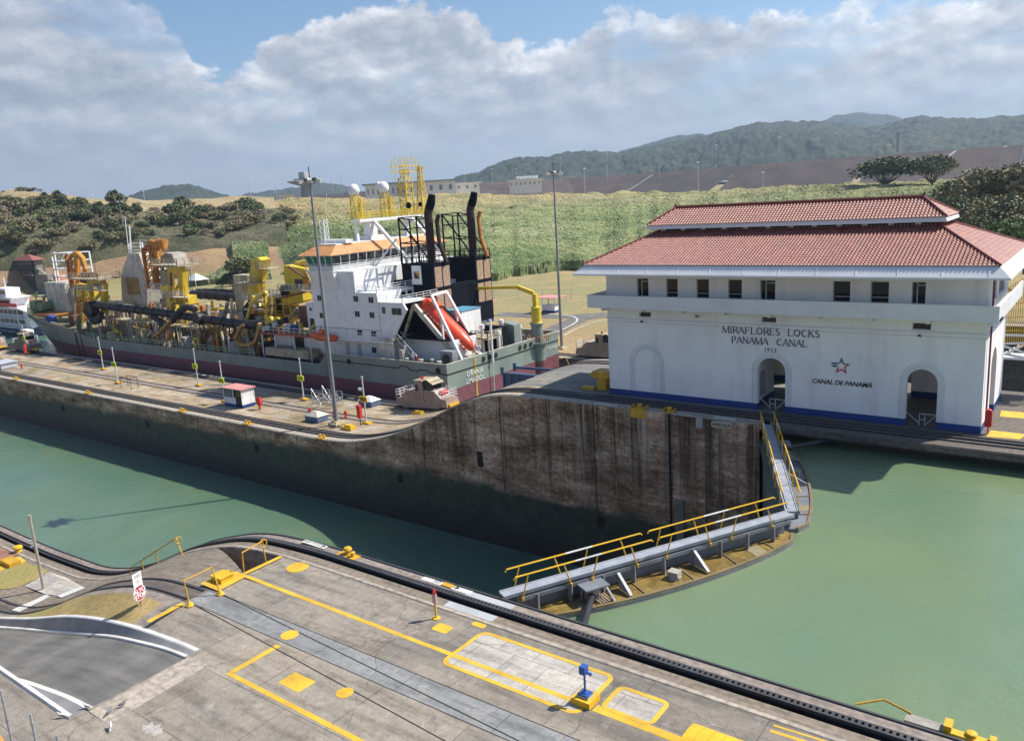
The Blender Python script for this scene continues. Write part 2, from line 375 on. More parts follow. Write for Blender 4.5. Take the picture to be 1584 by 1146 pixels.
def lockwall(name, z_moss, z_top):
    t = NT(name); x, y, z = t.sep()
    # horizontal lifts of old concrete, each with a ragged joint
    base = t.ramp(t.noise(1, 6, t.vec((.16, .16, .5)), rough=.65), [(.34, (.13, .072, .042)), (.45, (.27, .168, .104)), (.55, (.41, .28, .19)), (.68, (.54, .41, .30))])
    fine = t.noise(2.4, 7, t.vec((1, 1, 1.3)), rough=.75)
    big_ = t.noise(.16, 5, rough=.6); base = t.mix(1.0, base, t.ramp(big_, [(.36, .8), (.62, 1.5)]), 'MULTIPLY'); c = t.mix(1.0, base, t.ramp(fine, [(.30, .25), (.46, .80), (.58, 1.15), (.72, 1.9)]), 'MULTIPLY')
    wob = t.math('ADD', z, t.math('MULTIPLY', t.noise(.5, 5), .55))
    lift = t.math('ABSOLUTE', t.math('SUBTRACT', t.math('FRACT', t.math('MULTIPLY', wob, 1 / 1.15)), .5))
    lk = t.math('MULTIPLY', t.ramp(lift, [(.0, 0.85), (.035, 0.0)]), t.ramp(t.noise(.7, 4), [(.35, 0.0), (.6, 1.0)]))
    c = t.mix(lk, c, (.05, .04, .035))
    lift2 = t.math('ABSOLUTE', t.math('SUBTRACT', t.math('FRACT', t.math('MULTIPLY', wob, 1 / .38)), .5))
    c = t.mix(t.math('MULTIPLY', t.ramp(lift2, [(.0, 0.6), (.05, 0.0)]), t.ramp(t.noise(.4, 3), [(.5, 0.0), (.65, 1.0)])), c, (.06, .05, .04))
    # long vertical run-off stains: dark and pale
    sA = t.noise(1, 6, t.vec((1.15, 1.15, .03)), rough=.72); sB = t.noise(1, 5, t.vec((1.6, 1.6, .06), loc=(5, 0, 3)), rough=.7)
    fall = t.ramp(t.math('MULTIPLY', t.math('SUBTRACT', z, z_moss), 1.0 / (z_top - z_moss), clamp=True), [(.0, .15), (.35, .7), (1.0, 1.0)])
    c = t.mix(t.math('MULTIPLY', t.ramp(sA, [(.49, 0.0), (.60, .92)]), fall), c, (.045, .026, .018))
    c = t.mix(t.math('MULTIPLY', t.ramp(sB, [(.55, 0.0), (.66, .7)]), fall), c, (.55, .44, .34))
    pj = t.math('ABSOLUTE', t.math('SUBTRACT', t.math('FRACT', t.math('MULTIPLY', x, 1 / 11.0)), .5))
    c = t.mix(t.ramp(pj, [(.0, .9), (.012, .0)]), c, (.015, .012, .010))
    # wet band and algae below the high water mark
    zb = t.math('ADD', z, t.math('MULTIPLY', t.math('SUBTRACT', t.noise(1, 5, t.vec((.35, .35, .35))), .5), 2.2))
    zl = t.math('MULTIPLY', t.math('MINIMUM', t.math('ADD', x, 60.0), 0.0), .012); wet = t.ramp(t.math('SUBTRACT', t.math('ADD', z_moss + .5, zl), zb), [(.0, 0.0), (.95, 1.0)])
    g = t.mix(t.ramp(t.noise(.8, 6, rough=.7), [(.35, 0.0), (.62, 1.0)]), (.024, .032, .024), (.060, .064, .046))
    low = t.math('MULTIPLY', t.math('SUBTRACT', z_moss - 3.6, zb), .6, clamp=True)
    g = t.mix(low, g, (.034, .032, .027))
    g = t.mix(t.ramp(t.noise(3, 6, rough=.8), [(.62, 0.0), (.72, .6)]), g, (.13, .12, .10))
    c = t.mix(wet, c, g)
    return t.out(c, t.ramp(wet, [(0, .9), (1, .5)]), 0, t.math('ADD', fine, lk), .6, .08)
LW = lockwall('weathered_lock_wall', -10.2, 0.0)

def water_mat(name, c, rough=.06, s=.8, bs=.36, milky=.5):
    t = NT(name); v = t.vec((1, 1, 1)); n = t.noise(1, 3, t.vec((.9, 1.7, 1), rot=(0, 0, .5)), rough=.5, dist=.4); m = t.noise(4.5, 3, t.vec((1, 1.6, 1), rot=(0, 0, .2)), rough=.6)
    big = t.noise(.06, 4, rough=.5); gust = t.ramp(t.noise(.10, 4, dist=1.2), [(.38, .25), (.62, 1.0)])
    col = t.mix(t.ramp(big, [(.35, 0.0), (.65, 1.0)]), c, tuple(q * f for q, f in zip(c, (1.35, 1.12, .95))))
    fr = t.noise(13, 2, t.vec((1, 1.5, 1), rot=(0, 0, -.3))); h = t.math('ADD', t.math('MULTIPLY', t.math('ADD', t.math('MULTIPLY', n, .8), t.math('MULTIPLY', m, .45)), gust), t.math('MULTIPLY', fr, .10))
    t.b.inputs['Subsurface Weight'].default_value = .7; t.b.inputs['Subsurface Radius'].default_value = (.6, 1.3, .8); t.b.inputs['Subsurface Scale'].default_value = 1.0
    return t.out(col, rough, 0, h, bs, .25, spec=.75)
WPOOL = water_mat('pool_water', (.132, .215, .130)); WLOW = water_mat('chamber_water', (.090, .170, .118), bs=.4); WFAR = water_mat('far_lane_water', (.085, .18, .13))

# ------------------------------------------------------------------ profiles of the lock walls
def smooth_table(xs, zs):
    g = np.arange(-420, 140, .25); v = np.interp(g, xs, zs); k = np.hanning(25); k /= k.sum()
    w = np.convolve(np.pad(v, 12, mode='edge'), k, mode='valid'); return lambda x: float(np.interp(x, g, w))
profC = smooth_table([-420, -82, -77, -73.5, -70.4, -66, -60.7, -55.8, -52, -49, -45.5, 140], [-8.8, -8.7, -8.6, -8.4, -7.85, -6.7, -4.6, -2.1, -.65, -.1, 0, 0])
profN = smooth_table([-420, -78, -72, -64, -59.9, -54.9, -48.4, -43.1, -40.5, -36, 140], [-8.6, -8.6, -8.5, -8.1, -7.2, -5.4, -2.4, -.7, -.25, 0, 0])
roadz = smooth_table([-420, -72, -66, -51, -44, -39, -33.5, -31.5, 140], [-8.6, -8.6, -8, -4.1, -2.3, -1.0, -.05, 0, 0])
capz = smooth_table([-420, -74, -66, -50.3, -45.5, -42, -38, -33.4, 140], [-8.6, -8.6, -7.8, -3.5, -1.95, -1.1, -.42, 0, 0])
def xs_range(x0, x1, fine=.5, coarse=8, f0=-86, f1=-30):
    out = []; x = x0
    while x < x1 - 1e-6:
        out.append(x); x += fine if f0 <= x < f1 else min(coarse, (f0 - x) if x < f0 else coarse)
    return out + [x1]
def loft(cross, xs, seg_mat, skip=None, caps=False):
    mb = MB(); n = None
    for x in xs:
        c = cross(x); n = len(c); mb.v += [(x, y, z) for y, z in c]
    for i in range(len(xs) - 1):
        xm = (xs[i] + xs[i + 1]) / 2
        for k in range(n - 1):
            if skip and skip(k, xm): continue
            a = i * n + k; mb.f.append(((a, a + n, a + n + 1, a + 1), seg_mat(k, xm)))
    return mb
def strip(mb, y0, y1, prof, dz, x0, x1, step=.5, th=None):
    """a band along the wall following its height profile; th gives it sides"""
    xs = xs_range(x0, x1, step)
    for a, b in zip(xs[:-1], xs[1:]):
        za, zb = prof(a) + dz, prof(b) + dz
        if th is None: mb.quad((a, y0, za), (b, y0, zb), (b, y1, zb), (a, y1, za))
        else:
            mb.add([(a, y0, za - th), (b, y0, zb - th), (b, y1, zb - th), (a, y1, za - th), (a, y0, za), (b, y0, zb), (b, y1, zb), (a, y1, za)], [(4, 5, 6, 7), (0, 1, 5, 4), (2, 3, 7, 6)])
    return mb

# ------------------------------------------------------------------ centre wall (island between the two lanes)
def crossC(x):
    z = profC(x); e = 62.2 if x < -22.9 else 62.2
    return [(62.2, -24), (62.2, z - .5), (62.2, z - .12), (62.32, z), (63.25, z), (65.0, z), (66.1, z), (70.2, z), (71.9, z), (77.7, z), (79.3, z), (80.35, z), (80.5, z - .12), (80.5, -24)]
def matC(k, x):
    low = x < -66
    return [0, 1, 1, 1, 2, 3, 4 if low else 5, 5 if not low else 4, 6 if low else 5, 4 if low else 5, 3, 1, 1, 0][min(k, 13)] if k != 4 else 2
cw_xs = xs_range(-420, -22.9)
m = loft(crossC, cw_xs, lambda k, x: [0, 0, 1, 1, 2, 4 if x < -46 else 5, 4 if x < -60 else 5, 6 if x < -60 else 5, 4 if x < -60 else 5, 2, 1, 1, 0][k])
obj('lock_wall', m, [LW, COPE, TRK, TRKB, DECKL, DECKU, COPB], label='long stained concrete centre wall of the locks, low at left and stepped up to the white building', cat='wall')
m = MB()
m.prism([(64.2, -24), (64.2, -.55), (62.2, -.55), (62.2, -.12), (62.3, 0), (80.35, 0), (80.5, -.12), (80.5, -24)], 'x', -22.9, 130)
o = obj('lock_wall', m, [DECKU], label='upper end of the centre wall carrying the right half of the white building, hollowed under its edge', cat='wall')
o.data.materials.append(TRK)
for p in o.data.polygons:
    if abs(p.normal.y) > .5 or p.normal.z < -.5: p.material_index = 1
# rack track on the near edge, return track in the middle, track on the far edge
def track(y, prof, x0, x1, gauge=1.5):
    rl = MB()
    for yy in (y - gauge / 2, y + gauge / 2): strip(rl, yy - .05, yy + .05, prof, .09, x0, x1, .5, .09)
    struct('track_rails', rl, DARKST)
tb = MB(); strip(tb, 63.3, 63.9, profC, .006, -420, 130, .5); strip(tb, 64.35, 64.75, profC, .006, -420, 130, .5); struct('track_bed', tb, SLOT)
track(64.3, profC, -420, 130); rk = MB(); strip(rk, 64.2, 64.42, profC, .14, -420, 130, .5, .14); struct('rack_rail', rk, DARKST)
track(71.05, profC, -420, -52, 1.5)
tb = MB(); strip(tb, 78.0, 78.5, profC, .006, -420, -40, .5); strip(tb, 79.0, 79.3, profC, .006, -420, -40, .5); struct('track_bed', tb, SLOT)
track(78.5, profC, -420, -40)

# ------------------------------------------------------------------ near bank
def crossN(x):
    p = profN(x); r = roadz(x); c = capz(x); q_ = 1.0 if x < -32.35 else 0.0; z0 = 0.0 if x > -60 else -8.6 if x < -70 else -8.6 * (-60 - x) / 10
    return [(-60, z0), (11.85, z0), (11.9, z0 + .1 * q_), (12.06, z0 + .1 * q_), (12.1, r), (12.6, r + .08 * q_), (12.8, r + .08 * q_), (12.84, r), (16.98, r), (17.0, r + .09 * q_), (17.16, r + .09 * q_), (17.18, r), (17.5, max(c, r) + .02 * q_), (17.55, max(c, r) + .06 * q_), (17.75, max(c, r) + .06 * q_), (17.8, c),
            (19.5, p), (20.15, p), (20.2, p), (21.5, p), (21.55, p), (23.7, p), (26.15, p), (26.2, p + .05), (26.4, p + .05), (26.45, p), (27.05, p), (27.06, p - .22), (27.32, p - .22), (27.33, p + .0), (27.8, p), (28.3, p), (28.55, p), (28.6, p - .1), (28.6, -22)]
def matN(k, x):
    road = x < -32.4; g = x < -38.5
    t = {0: 0, 1: 1 if road else 0, 2: 1 if road else 0, 3: 1 if road else 0, 4: 2 if road else 0, 5: 1 if road else 0, 6: 1 if road else 0, 7: 3 if road else 0, 8: 1 if road else 0, 9: 1 if road else 0, 10: 1 if road else 0,
         11: 2 if road else 0, 12: 1 if road else 0, 13: 1 if road else 0, 14: 1 if road else 0, 15: 4 if g else 0, 16: 5 if g else 0, 17: 9, 18: 6 if x < -37.4 else 7, 19: 9, 20: 8 if g else 0, 21: 8 if x < -37.3 else 0,
         22: 10, 23: 10, 24: 8, 25: 8, 26: 9, 27: 9, 28: 9, 29: 6, 30: 11, 31: 10, 32: 10, 33: 12}  # gap beside the rack is coloured black, its shadow put into the material
    k2 = t.get(k, 0)
    if x < -66 and k in (15, 16, 17, 18, 19): k2 = 3
    return k2
px0, px1 = -44.0, -37.4
bank_xs = sorted(set(round(v, 3) for v in xs_range(-300, 60, .5, 6, -84, -30) + [-32.4, -32.3, -38.5, -37.4, -44.0]))
m = loft(crossN, bank_xs, matN, skip=lambda k, x: k == 21 and px0 < x < px1)
o = struct('near_bank', m, [DECK, WCURB, WALLG, ASPH, GRASS, COPB, TRK, BAND, TRKB, SLOT, COPE, COPB, LW])
# sunken stair well beside the ramp: hump side stays, track side drops 1.4 m
pit = MB(); N = 14
for i in range(N):
    a = px0 + (px1 - px0) * i / N; b = px0 + (px1 - px0) * (i + 1) / N
    ya = 26.2 - 2.5 * i / N; yb = 26.2 - 2.5 * (i + 1) / N
    pit.m = 0; pit.quad((a, 23.7, profN(a)), (b, 23.7, profN(b)), (b, yb, profN(b)), (a, ya, profN(a)))
    za, zb = -2.6 + .0 * i, -2.6
    pit.m = 1; pit.quad((a, 26.15, profN(a)), (b, 26.15, profN(b)), (b, 26.15, zb), (a, 26.15, za)); pit.quad((a, ya, profN(a)), (b, yb, profN(b)), (b, yb, zb), (a, ya, za))
    pit.quad((a, ya, za), (b, yb, zb), (b, 26.15, zb), (a, 26.15, za))
pit.m = 1; pit.quad((px1, 23.7, 0), (px1, 26.15, 0), (px1, 26.15, -2.6), (px1, 23.7, -2.6))
struct('stair_well', pit, [TRKB, COPB])
rl = MB()
for yy in (28.42,): strip(rl, yy - .05, yy + .05, profN, .07, -200, 40, .5, .07)
struct('track_rails', rl, DARKST)
rk = MB(); strip(rk, 27.34, 27.44, profN, .13, -200, 40, .5, .13); strip(rk, 27.66, 27.74, profN, .10, -200, 40, .5, .10)
x = -44.0
while x < 4: z = profN(x); rk.box(x, x + .12, 27.44, 27.66, z - .02, z + .12); x += .23
struct('rack_rail', rk, DARKST)
rl = MB()
for yy in (20.35, 21.35): strip(rl, yy - .04, yy + .04, profN, .07, -200, -37.6, .5, .07)
struct('track_rails', rl, DARKST)

# flat paint, patches and slabs on the upper deck
def flat(name, polys, mat, z=.006, kind='structure'):
    mb = MB()
    for p in polys: mb.add([(x, y, z) for x, y in p], [tuple(range(len(p)))])
    return struct(name, mb, mat)
def rrect(x0, x1, y0, y1, r=.0, n=5):
    pts = []
    for cx, cy, a in ((x1 - r, y1 - r, 0), (x0 + r, y1 - r, 90), (x0 + r, y0 + r, 180), (x1 - r, y0 + r, 270)):
        pts += [(cx + r * math.cos(rad(a + 90 * k / n)), cy + r * math.sin(rad(a + 90 * k / n))) for k in range(n + 1)]
    return pts
def ring(x0, x1, y0, y1, w, r, z=.006):
    a = rrect(x0, x1, y0, y1, r); b = rrect(x0 + w, x1 - w, y0 + w, y1 - w, max(r - w, .02)); n = len(a)
    mb = MB(); mb.add([(x, y, z) for x, y in a + b], [(i, (i + 1) % n, (i + 1) % n + n, i + n) for i in range(n)]); return mb
def t_worn(): 
    t = NT('road_marking_yellow'); n = t.noise(5, 6, rough=.7); k = t.noise(.8, 4)
    c = t.mix(t.ramp(n, [(.53, 0.0), (.66, .8)]), (.66, .40, .025), (.33, .27, .16)); c = t.mix(1.0, c, t.ramp(k, [(.3, .72), (.6, 1.05)]), 'MULTIPLY')
    return t.out(c, .75)
MARK = t_worn()
mk = MB()
def bandpoly(pts, w, z=.006):
    for (a, b) in zip(pts[:-1], pts[1:]):
        a, b = Vector((*a, z)), Vector((*b, z)); d = (b - a).normalized(); n_ = Vector((-d.y, d.x, 0)) * w / 2; mk.quad(a - n_, b - n_, b + n_, a + n_)
mk.quad((-36.9, 23.36, .006), (-15.9, 23.28, .006), (-15.9, 23.52, .006), (-36.9, 23.6, .006))
mk.quad((-15.0, 23.25, .006), (-6, 23.2, .006), (-6, 23.6, .006), (-15.0, 23.65, .006))
mk.quad((-37.45, 23.63, .006), (-37.15, 23.63, .006), (-37.15, 26.1, .006), (-37.45, 26.1, .006))
bandpoly([(-37.0, 17.9), (-37.2, 19.9)], .32, .01)
mk.quad((-38.4, 21.65, .012 - .0), (-36.75, 21.65, .012), (-36.9, 23.62, .012), (-38.55, 23.5, .012))
mk.quad((-29.6, 17.2, .006), (-20, 17.1, .006), (-20, 17.35, .006), (-29.6, 17.42, .006)); mk.quad((-29.65, 17.43, .006), (-29.35, 17.43, .006), (-29.35, 19.9, .006), (-29.65, 19.9, .006))
mk.add([(x_, y_, .006) for x_, y_ in rrect(-27.1, -25.75, 18.0, 18.9, .02)], [tuple(range(24))])
for cx_, cy_, r_ in ((-35.3, 25.65, .62), (-29.8, 20.75, .42), (-24.1, 19.0, .36)):
    mk.add([(cx_ + r_ * math.cos(a * .3142), cy_ + r_ * math.sin(a * .3142), .012) for a in range(20)], [tuple(range(20))])
for (x0_, x1_, y0_, y1_) in ((-24.45, -23.55, 24.55, 25.2), (-23.1, -22.35, 25.8, 26.15)): mk.add([(x_, y_, .006) for x_, y_ in rrect(x0_, x1_, y0_, y1_, .15)], [tuple(range(24))])
mk.v += ring(-22.25, -15.3, 22.65, 25.7, .2, .45, .010).v; b0 = len(mk.v) - 48; mk.f += [((b0 + i, b0 + (i + 1) % 24, b0 + (i + 1) % 24 + 24, b0 + i + 24), 0) for i in range(24)]
mk.v += ring(-14.9, -12.65, 23.55, 25.25, .2, .35, .012).v; b0 = len(mk.v) - 48; mk.f += [((b0 + i, b0 + (i + 1) % 24, b0 + (i + 1) % 24 + 24, b0 + i + 24), 0) for i in range(24)]
bandpoly([(-9.0, 25.6), (-5.5, 25.75)], .16); bandpoly([(-9.0, 25.95), (-5.5, 26.1)], .1)
struct('yellow_markings', mk, MARK)
flat('new_slab', [rrect(-22.1, -15.45, 22.8, 25.55, .3), rrect(-14.75, -12.85, 23.7, 25.1, .25)], LIGHTC, .0028)
flat('new_slab', [[(-32.3, 17.2), (-32.15, 12.6), (-30.6, 12.6), (-30.9, 17.2)]], COPE, .003)
flat('patch_slab', [[(-27.6, 21.9), (-26.2, 21.85), (-24.4, 24.4), (-26.0, 24.5)], [(-40 + 11, 24.6), (-28.3, 24.6), (-28.1, 25.0), (-28.8, 25.0)]], ASPH if False else COPB, .0034)
flat('whitewash_spill', [[(-28.8 + .5 * math.cos(a * .4) * (1 + .35 * math.sin(a * 2.3)), 13.4 + .28 * math.sin(a * .4) * (1 + .4 * math.cos(a * 3.1))) for a in range(16)]], LIGHTC, .004)
flat('joint_sealant', [[(-36.5, 21.58), (-10, 20.0), (-10, 19.95), (-36.5, 21.53)], [(-36.8, 20.17), (-12, 18.5), (-12, 18.45), (-36.8, 20.12)]], SLOT, .008)
# pale blue-grey steel plates where the gate meets the wall, and coping plates with numbers
flat('steel_plate', [[(-25.2, 27.85), (-22.3, 27.85), (-22.3, 28.3), (-25.2, 28.3)], [(-25.4, 26.5), (-22.4, 26.5), (-22.4, 27.0), (-25.4, 27.0)]], LGREY, .006)
# lower landing at the left: lawn, pale slab, white stop line, yellow pad, all laid on the bank surface
def on_bank(px, py, dz):
    z = -8.5
    for _ in range(12): p = atz(px, py, z); z = profN(p.x) + dz
    return (p.x, p.y, z)
def laid(name, px_poly, mat, dz): mb = MB(); mb.add([on_bank(x, y, dz) for x, y in px_poly], [tuple(range(len(px_poly)))]); return struct(name, mb, mat)
laid('patch_slab', [(39, 906), (75, 884), (100, 892), (126, 906), (88, 921), (69, 918)], LIGHTC, .03)
laid('lawn', [(-30, 912), (-30, 884), (0, 880), (38, 869), (75, 882), (55, 896), (36, 904), (16, 910)], GRASS, .035)
laid('stop_line', [(88, 921), (126, 906), (132, 909), (95, 924)], WCURB, .045); laid('stop_line', [(18, 943), (72, 919), (78, 922), (30, 946)], WCURB, .03)
laid('yellow_markings', [(-30, 874), (0, 868), (30, 860), (41, 868), (0, 882), (-30, 890)], MARK, .05); laid('patch_slab', [(-30, 868), (-5, 845), (30, 858), (0, 867)], paint('reddish_pad', (.34, .17, .11), .9, dirt=.4), .04)
# ------------------------------------------------------------------ water
m = MB(); m.quad((-420, 28.6, -16.7), (-21.5, 28.6, -16.7), (-21.5, 62.2, -16.7), (-420, 62.2, -16.7)); struct('chamber_water', m, WLOW)
m = MB(); m.quad((-900, 80.5, -11.2), (130, 80.5, -11.2), (130, 114, -11.2), (-900, 114, -11.2)); struct('far_lane_water', m, WFAR)
m = MB(); m.quad((-23.6, 28.6, -1.36), (130, 28.6, -1.36), (130, 64.25, -1.36), (-22.9, 64.25, -1.36), (-22.9, 62.0, -1.36), (-15.6, 45.5, -1.36)); struct('pool_water', m, WPOOL)
m = MB(); m.quad((-22.9, 62.2, 0), (-22.9, 64.25, 0), (-22.9, 64.25, -24), (-22.9, 62.2, -24)); m.m = 0
# ------------------------------------------------------------------ building
def wall_mat():
    t = NT('white_stucco'); n = t.noise(.35, 5); k = t.noise(60, 2); s = t.noise(1, 4, t.vec((.7, .7, .07)))
    br = t.noise(1, 2, t.vec((1.0, 1, 9)))
    c = t.mix(1.0, (.86, .87, .88), t.ramp(n, [(.3, .90), (.6, 1.0)]), 'MULTIPLY'); c = t.mix(t.ramp(s, [(.50, 0.0), (.72, .32)]), c, (.46, .45, .42))
    return t.out(c, .75, 0, t.math('ADD', k, br), .18, .02)
STUC = wall_mat(); BBASE = paint('blue_base_paint', (.012, .055, .26), .45, dirt=.2); MOLD = paint('white_trim', (.72, .74, .76), .7, dirt=.1)
def holed(mb, P, u0, u1, z0, z1, th, ops, mats=(0, 1), zb=.55):
    """wall between u0..u1, z0..z1 with openings (uc, w, z_bottom, z_spring, arch) ; P(u, d, z) maps to world, d = depth into the wall"""
    us = {u0, u1}
    for uc, w, a, s, ar in ops:
        n = 12 if ar else 1
        for i in range(n + 1): us.add(round(uc - w / 2 + w * (.5 - .5 * math.cos(math.pi * i / n)) if ar else uc - w / 2 + w * i / n, 4))
    us = sorted(us)
    def top(op, u):
        uc, w, a, s, ar = op
        return s + math.sqrt(max(0, (w / 2) ** 2 - (u - uc) ** 2)) if ar else s
    def face(ua, ub, za0, zb0, za1, zb1, d, mt):
        mb.m = mt; mb.quad(P(ua, d, za0), P(ub, d, zb0), P(ub, d, zb1), P(ua, d, za1))
    for ua, ub in zip(us[:-1], us[1:]):
        if ub - ua < 1e-5: continue
        um = (ua + ub) / 2; op = next((o for o in ops if abs(um - o[0]) < o[1] / 2), None)
        for d in (0, th):
            if op is None:
                if z0 < zb: face(ua, ub, z0, z0, zb, zb, d, mats[1]); face(ua, ub, zb, zb, z1, z1, d, mats[0])
                else: face(ua, ub, z0, z0, z1, z1, d, mats[0])
            else:
                if op[2] > z0 + .01:
                    face(ua, ub, z0, z0, op[2], op[2], d, mats[0])
                face(ua, ub, top(op, ua), top(op, ub), z1, z1, d, mats[0])
        if op:
            mb.m = mats[0]; mb.quad(P(ua, 0, top(op, ua)), P(ub, 0, top(op, ub)), P(ub, th, top(op, ub)), P(ua, th, top(op, ua)))
            if op[2] > z0 + .01: mb.quad(P(ua, 0, op[2]), P(ub, 0, op[2]), P(ub, th, op[2]), P(ua, th, op[2]))
    for uc, w, a, s, ar in ops:
        for u in (uc - w / 2, uc + w / 2):
            if a < zb and z0 < zb:
                mb.m = mats[1]; mb.quad(P(u, 0, a), P(u, th, a), P(u, th, zb), P(u, 0, zb)); a2 = zb
            else: a2 = a
            mb.m = mats[0]; mb.quad(P(u, 0, a2), P(u, th, a2), P(u, th, s), P(u, 0, s))
    return mb
BX0, BX1, BY0, BY1 = -39.0, -7.8, 66.2, 77.5
B = thing('control_house', 'long white two-storey lock control house with red tiled hip roofs and a blue base stripe', 'building', ((BX0 + BX1) / 2, 72, 0), world=True)
W = MB()
F = lambda u, d, z: (u, BY0 + d, z); K = lambda u, d, z: (u, BY1 - d, z); Rr = lambda u, d, z: (BX1 - d, u, z); L = lambda u, d, z: (BX0 + d, u, z)
A_M, A_R = (-23.35, 2.35, 0, 3.4, True), (-11.85, 2.15, 0, 3.45, True)
wins_lo = [(-35.05, 1.2, 7.55, 8.05, False), (-23.6, 1.25, 7.55, 8.05, False), (-12.05, 1.3, 7.5, 8.05, False)]
wins_up = [(-35.2, 1.15, 9.45, 11.1, False), (-32.3, 1.1, 9.45, 11.1, False), (-29.4, 1.15, 9.45, 11.1, False), (-26.5, 1.2, 9.45, 11.1, False), (-23.7, 1.25, 9.45, 11.1, False), (-17.85, 1.3, 9.45, 11.1, False), (-15.05, 1.3, 9.45, 11.1, False), (-12.35, .95, 9.45, 11.1, False)]
holed(W, F, BX0, BX1, 0, 7.3, .45, [A_M, A_R]); holed(W, F, BX0, BX1, 7.3, 8.8, .45, wins_lo); holed(W, F, BX0, BX1, 8.8, 11.6, .45, wins_up)
holed(W, K, BX0, BX1, 0, 7.3, .45, [A_M, (-15.5, 3.0, 0, 3.2, True), (-10.6, 2.2, 0, 3.2, True), (-30, 2.4, 0, 3.2, True)]); holed(W, K, BX0, BX1, 7.3, 11.6, .45, [])
holed(W, Rr, BY0, BY1, 0, 7.3, .9, [(71.5, 3.0, 0, 4.0, True)]); holed(W, Rr, BY0, BY1, 7.3, 11.6, .3, [(69.2, 2.6, 9.5, 11.2, False), (73.3, 3.6, 9.5, 11.2, False)])
holed(W, L, BY0, BY1, 0, 11.6, .45, [])
obj('wall', W, [STUC, BBASE], B)
m = MB(); m.box(-38.5, -8.2, 66.7, 77.0, 8.45, 8.62); m.box(-38.5, -8.2, 66.7, 77.0, 11.45, 11.58); m.box(-39.4, -7.3, 65.6, 78.2, 11.56, 11.62); obj('floor_slab', m, MOLD, B)
m = MB(); m.box(-21, -20.7, 66.66, 77.0, 0.56, 8.4); m.box(-25.05, -24.8, 66.7, 71.0, .56, 8.4); m.box(-14.3, -10.8, 75.2, 75.5, .56, 8.4); m.box(-11.5, -10.9, 74.6, 75.2, .56, 8.4)
m.m = 1; m.box(-21, -20.7, 66.66, 77.0, 0.004, .56); m.box(-25.05, -24.8, 66.7, 71.0, .004, .56); m.box(-14.3, -10.8, 75.2, 75.5, .004, .56); m.box(-11.5, -10.9, 74.6, 75.2, .004, .56); obj('partition', m, [STUC, BBASE], B)
m = MB(); m.box(-24.79, -24.75, 67.1, 68.6, .9, 3.0); obj('inner_door', m, LGREY, B)
# thin moulded strings and arch surrounds
m = MB(); m.box(-39.05, -7.75, 66.12, 66.197, 7.32, 7.42); m.box(-39.05, -7.75, 66.155, 66.197, 7.02, 7.10); m.box(-7.797, -7.72, 66.2, 77.5, 7.32, 7.42); obj('string_course', m, MOLD, B)
def arch_band(uc, w, s, r1, r2, y0, y1, base=.56, n=20):
    mb = MB(); a = []; b = []
    for i in range(n + 1):
        t_ = math.pi * i / n; a.append((uc - (w / 2 + r1) * math.cos(t_), s + (w / 2 + r1) * math.sin(t_))); b.append((uc - (w / 2 + r2) * math.cos(t_), s + (w / 2 + r2) * math.sin(t_)))
    a = [(a[0][0], base)] + a + [(a[-1][0], base)]; b = [(b[0][0], base)] + b + [(b[-1][0], base)]
    for i in range(len(a) - 1): mb.prism([a[i], a[i + 1], b[i + 1], b[i]], 'y', y0, y1)
    return mb
for (uc, w, s) in ((A_M[0], A_M[1], 3.4), (A_R[0], A_R[1], 3.45), (-35.0, 2.5, 3.3)):
    q = arch_band(uc, w, s, .05, .30, 66.13, 66.197); q.v += []; obj('arch_surround', q, MOLD, B); obj('arch_surround', arch_band(uc, w, s, .42, .50, 66.15, 66.197), MOLD, B)
# windows: frame, pane, blind
for k, (uc, w, a, s, ar) in enumerate(wins_lo + wins_up):
    m = MB(); y0, y1 = 66.36, 66.44; f = .055
    m.box(uc - w / 2, uc + w / 2, y0, y1, a, a + f); m.box(uc - w / 2, uc + w / 2, y0, y1, s - f, s); m.box(uc - w / 2, uc - w / 2 + f, y0, y1, a + f, s - f); m.box(uc + w / 2 - f, uc + w / 2, y0, y1, a + f, s - f)
    if a > 9:
        if k in (3, 7, 10): m.box(uc - w * .18, uc - w * .18 + .09, y0 - .02, y1, a + f, s - f); m.box(uc - w * .18, uc + w / 2 - f, y0 - .02, y1, s - .3, s - .22)
        else: m.box(uc - w / 2 + f, uc + w / 2 - f, y0, y1, a + .38, a + .45)
    fr = obj('window', m, LGREY if a > 9 else MOLD, B)
    p = MB(); p.box(uc - w / 2 + .01, uc + w / 2 - .01, 66.40, 66.415, a + .01, s - .01); obj('pane', p, GLS, fr)
for (y0, y1) in ((67.95, 70.45), (71.55, 75.05)):
    m = MB()
    for y in np.linspace(y0, y1, 4): m.box(-7.98, -7.88, y - .04, y + .04, 9.5, 11.2)
    fr = obj('window', m, MOLD, B); p = MB(); p.box(-7.95, -7.93, y0 - .03, y1 + .03, 9.51, 11.19); obj('pane', p, GLS, fr)
# balcony with solid parapet
m = MB(); m.prism([(66.2, 8.62), (66.2, 8.82), (64.1, 8.82), (64.1, 9.78), (63.95, 9.78), (63.95, 8.62)], 'x', -39.75, -6.85)
m.prism([(-7.8, 8.62), (-7.8, 8.82), (-7.0, 8.82), (-7.0, 9.78), (-6.85, 9.78), (-6.85, 8.62)], 'y', 64.12, 78.6)
m.prism([(-39.0, 8.62), (-39.0, 8.82), (-39.6, 8.82), (-39.6, 9.78), (-39.75, 9.78), (-39.75, 8.62)], 'y', 64.12, 78.6)
for k in range(9): x = -38.4 + k * 3.87; m.box(x - .12, x + .12, 64.3, 66.19, 8.3, 8.62)
obj('balcony', m, MOLD, B)
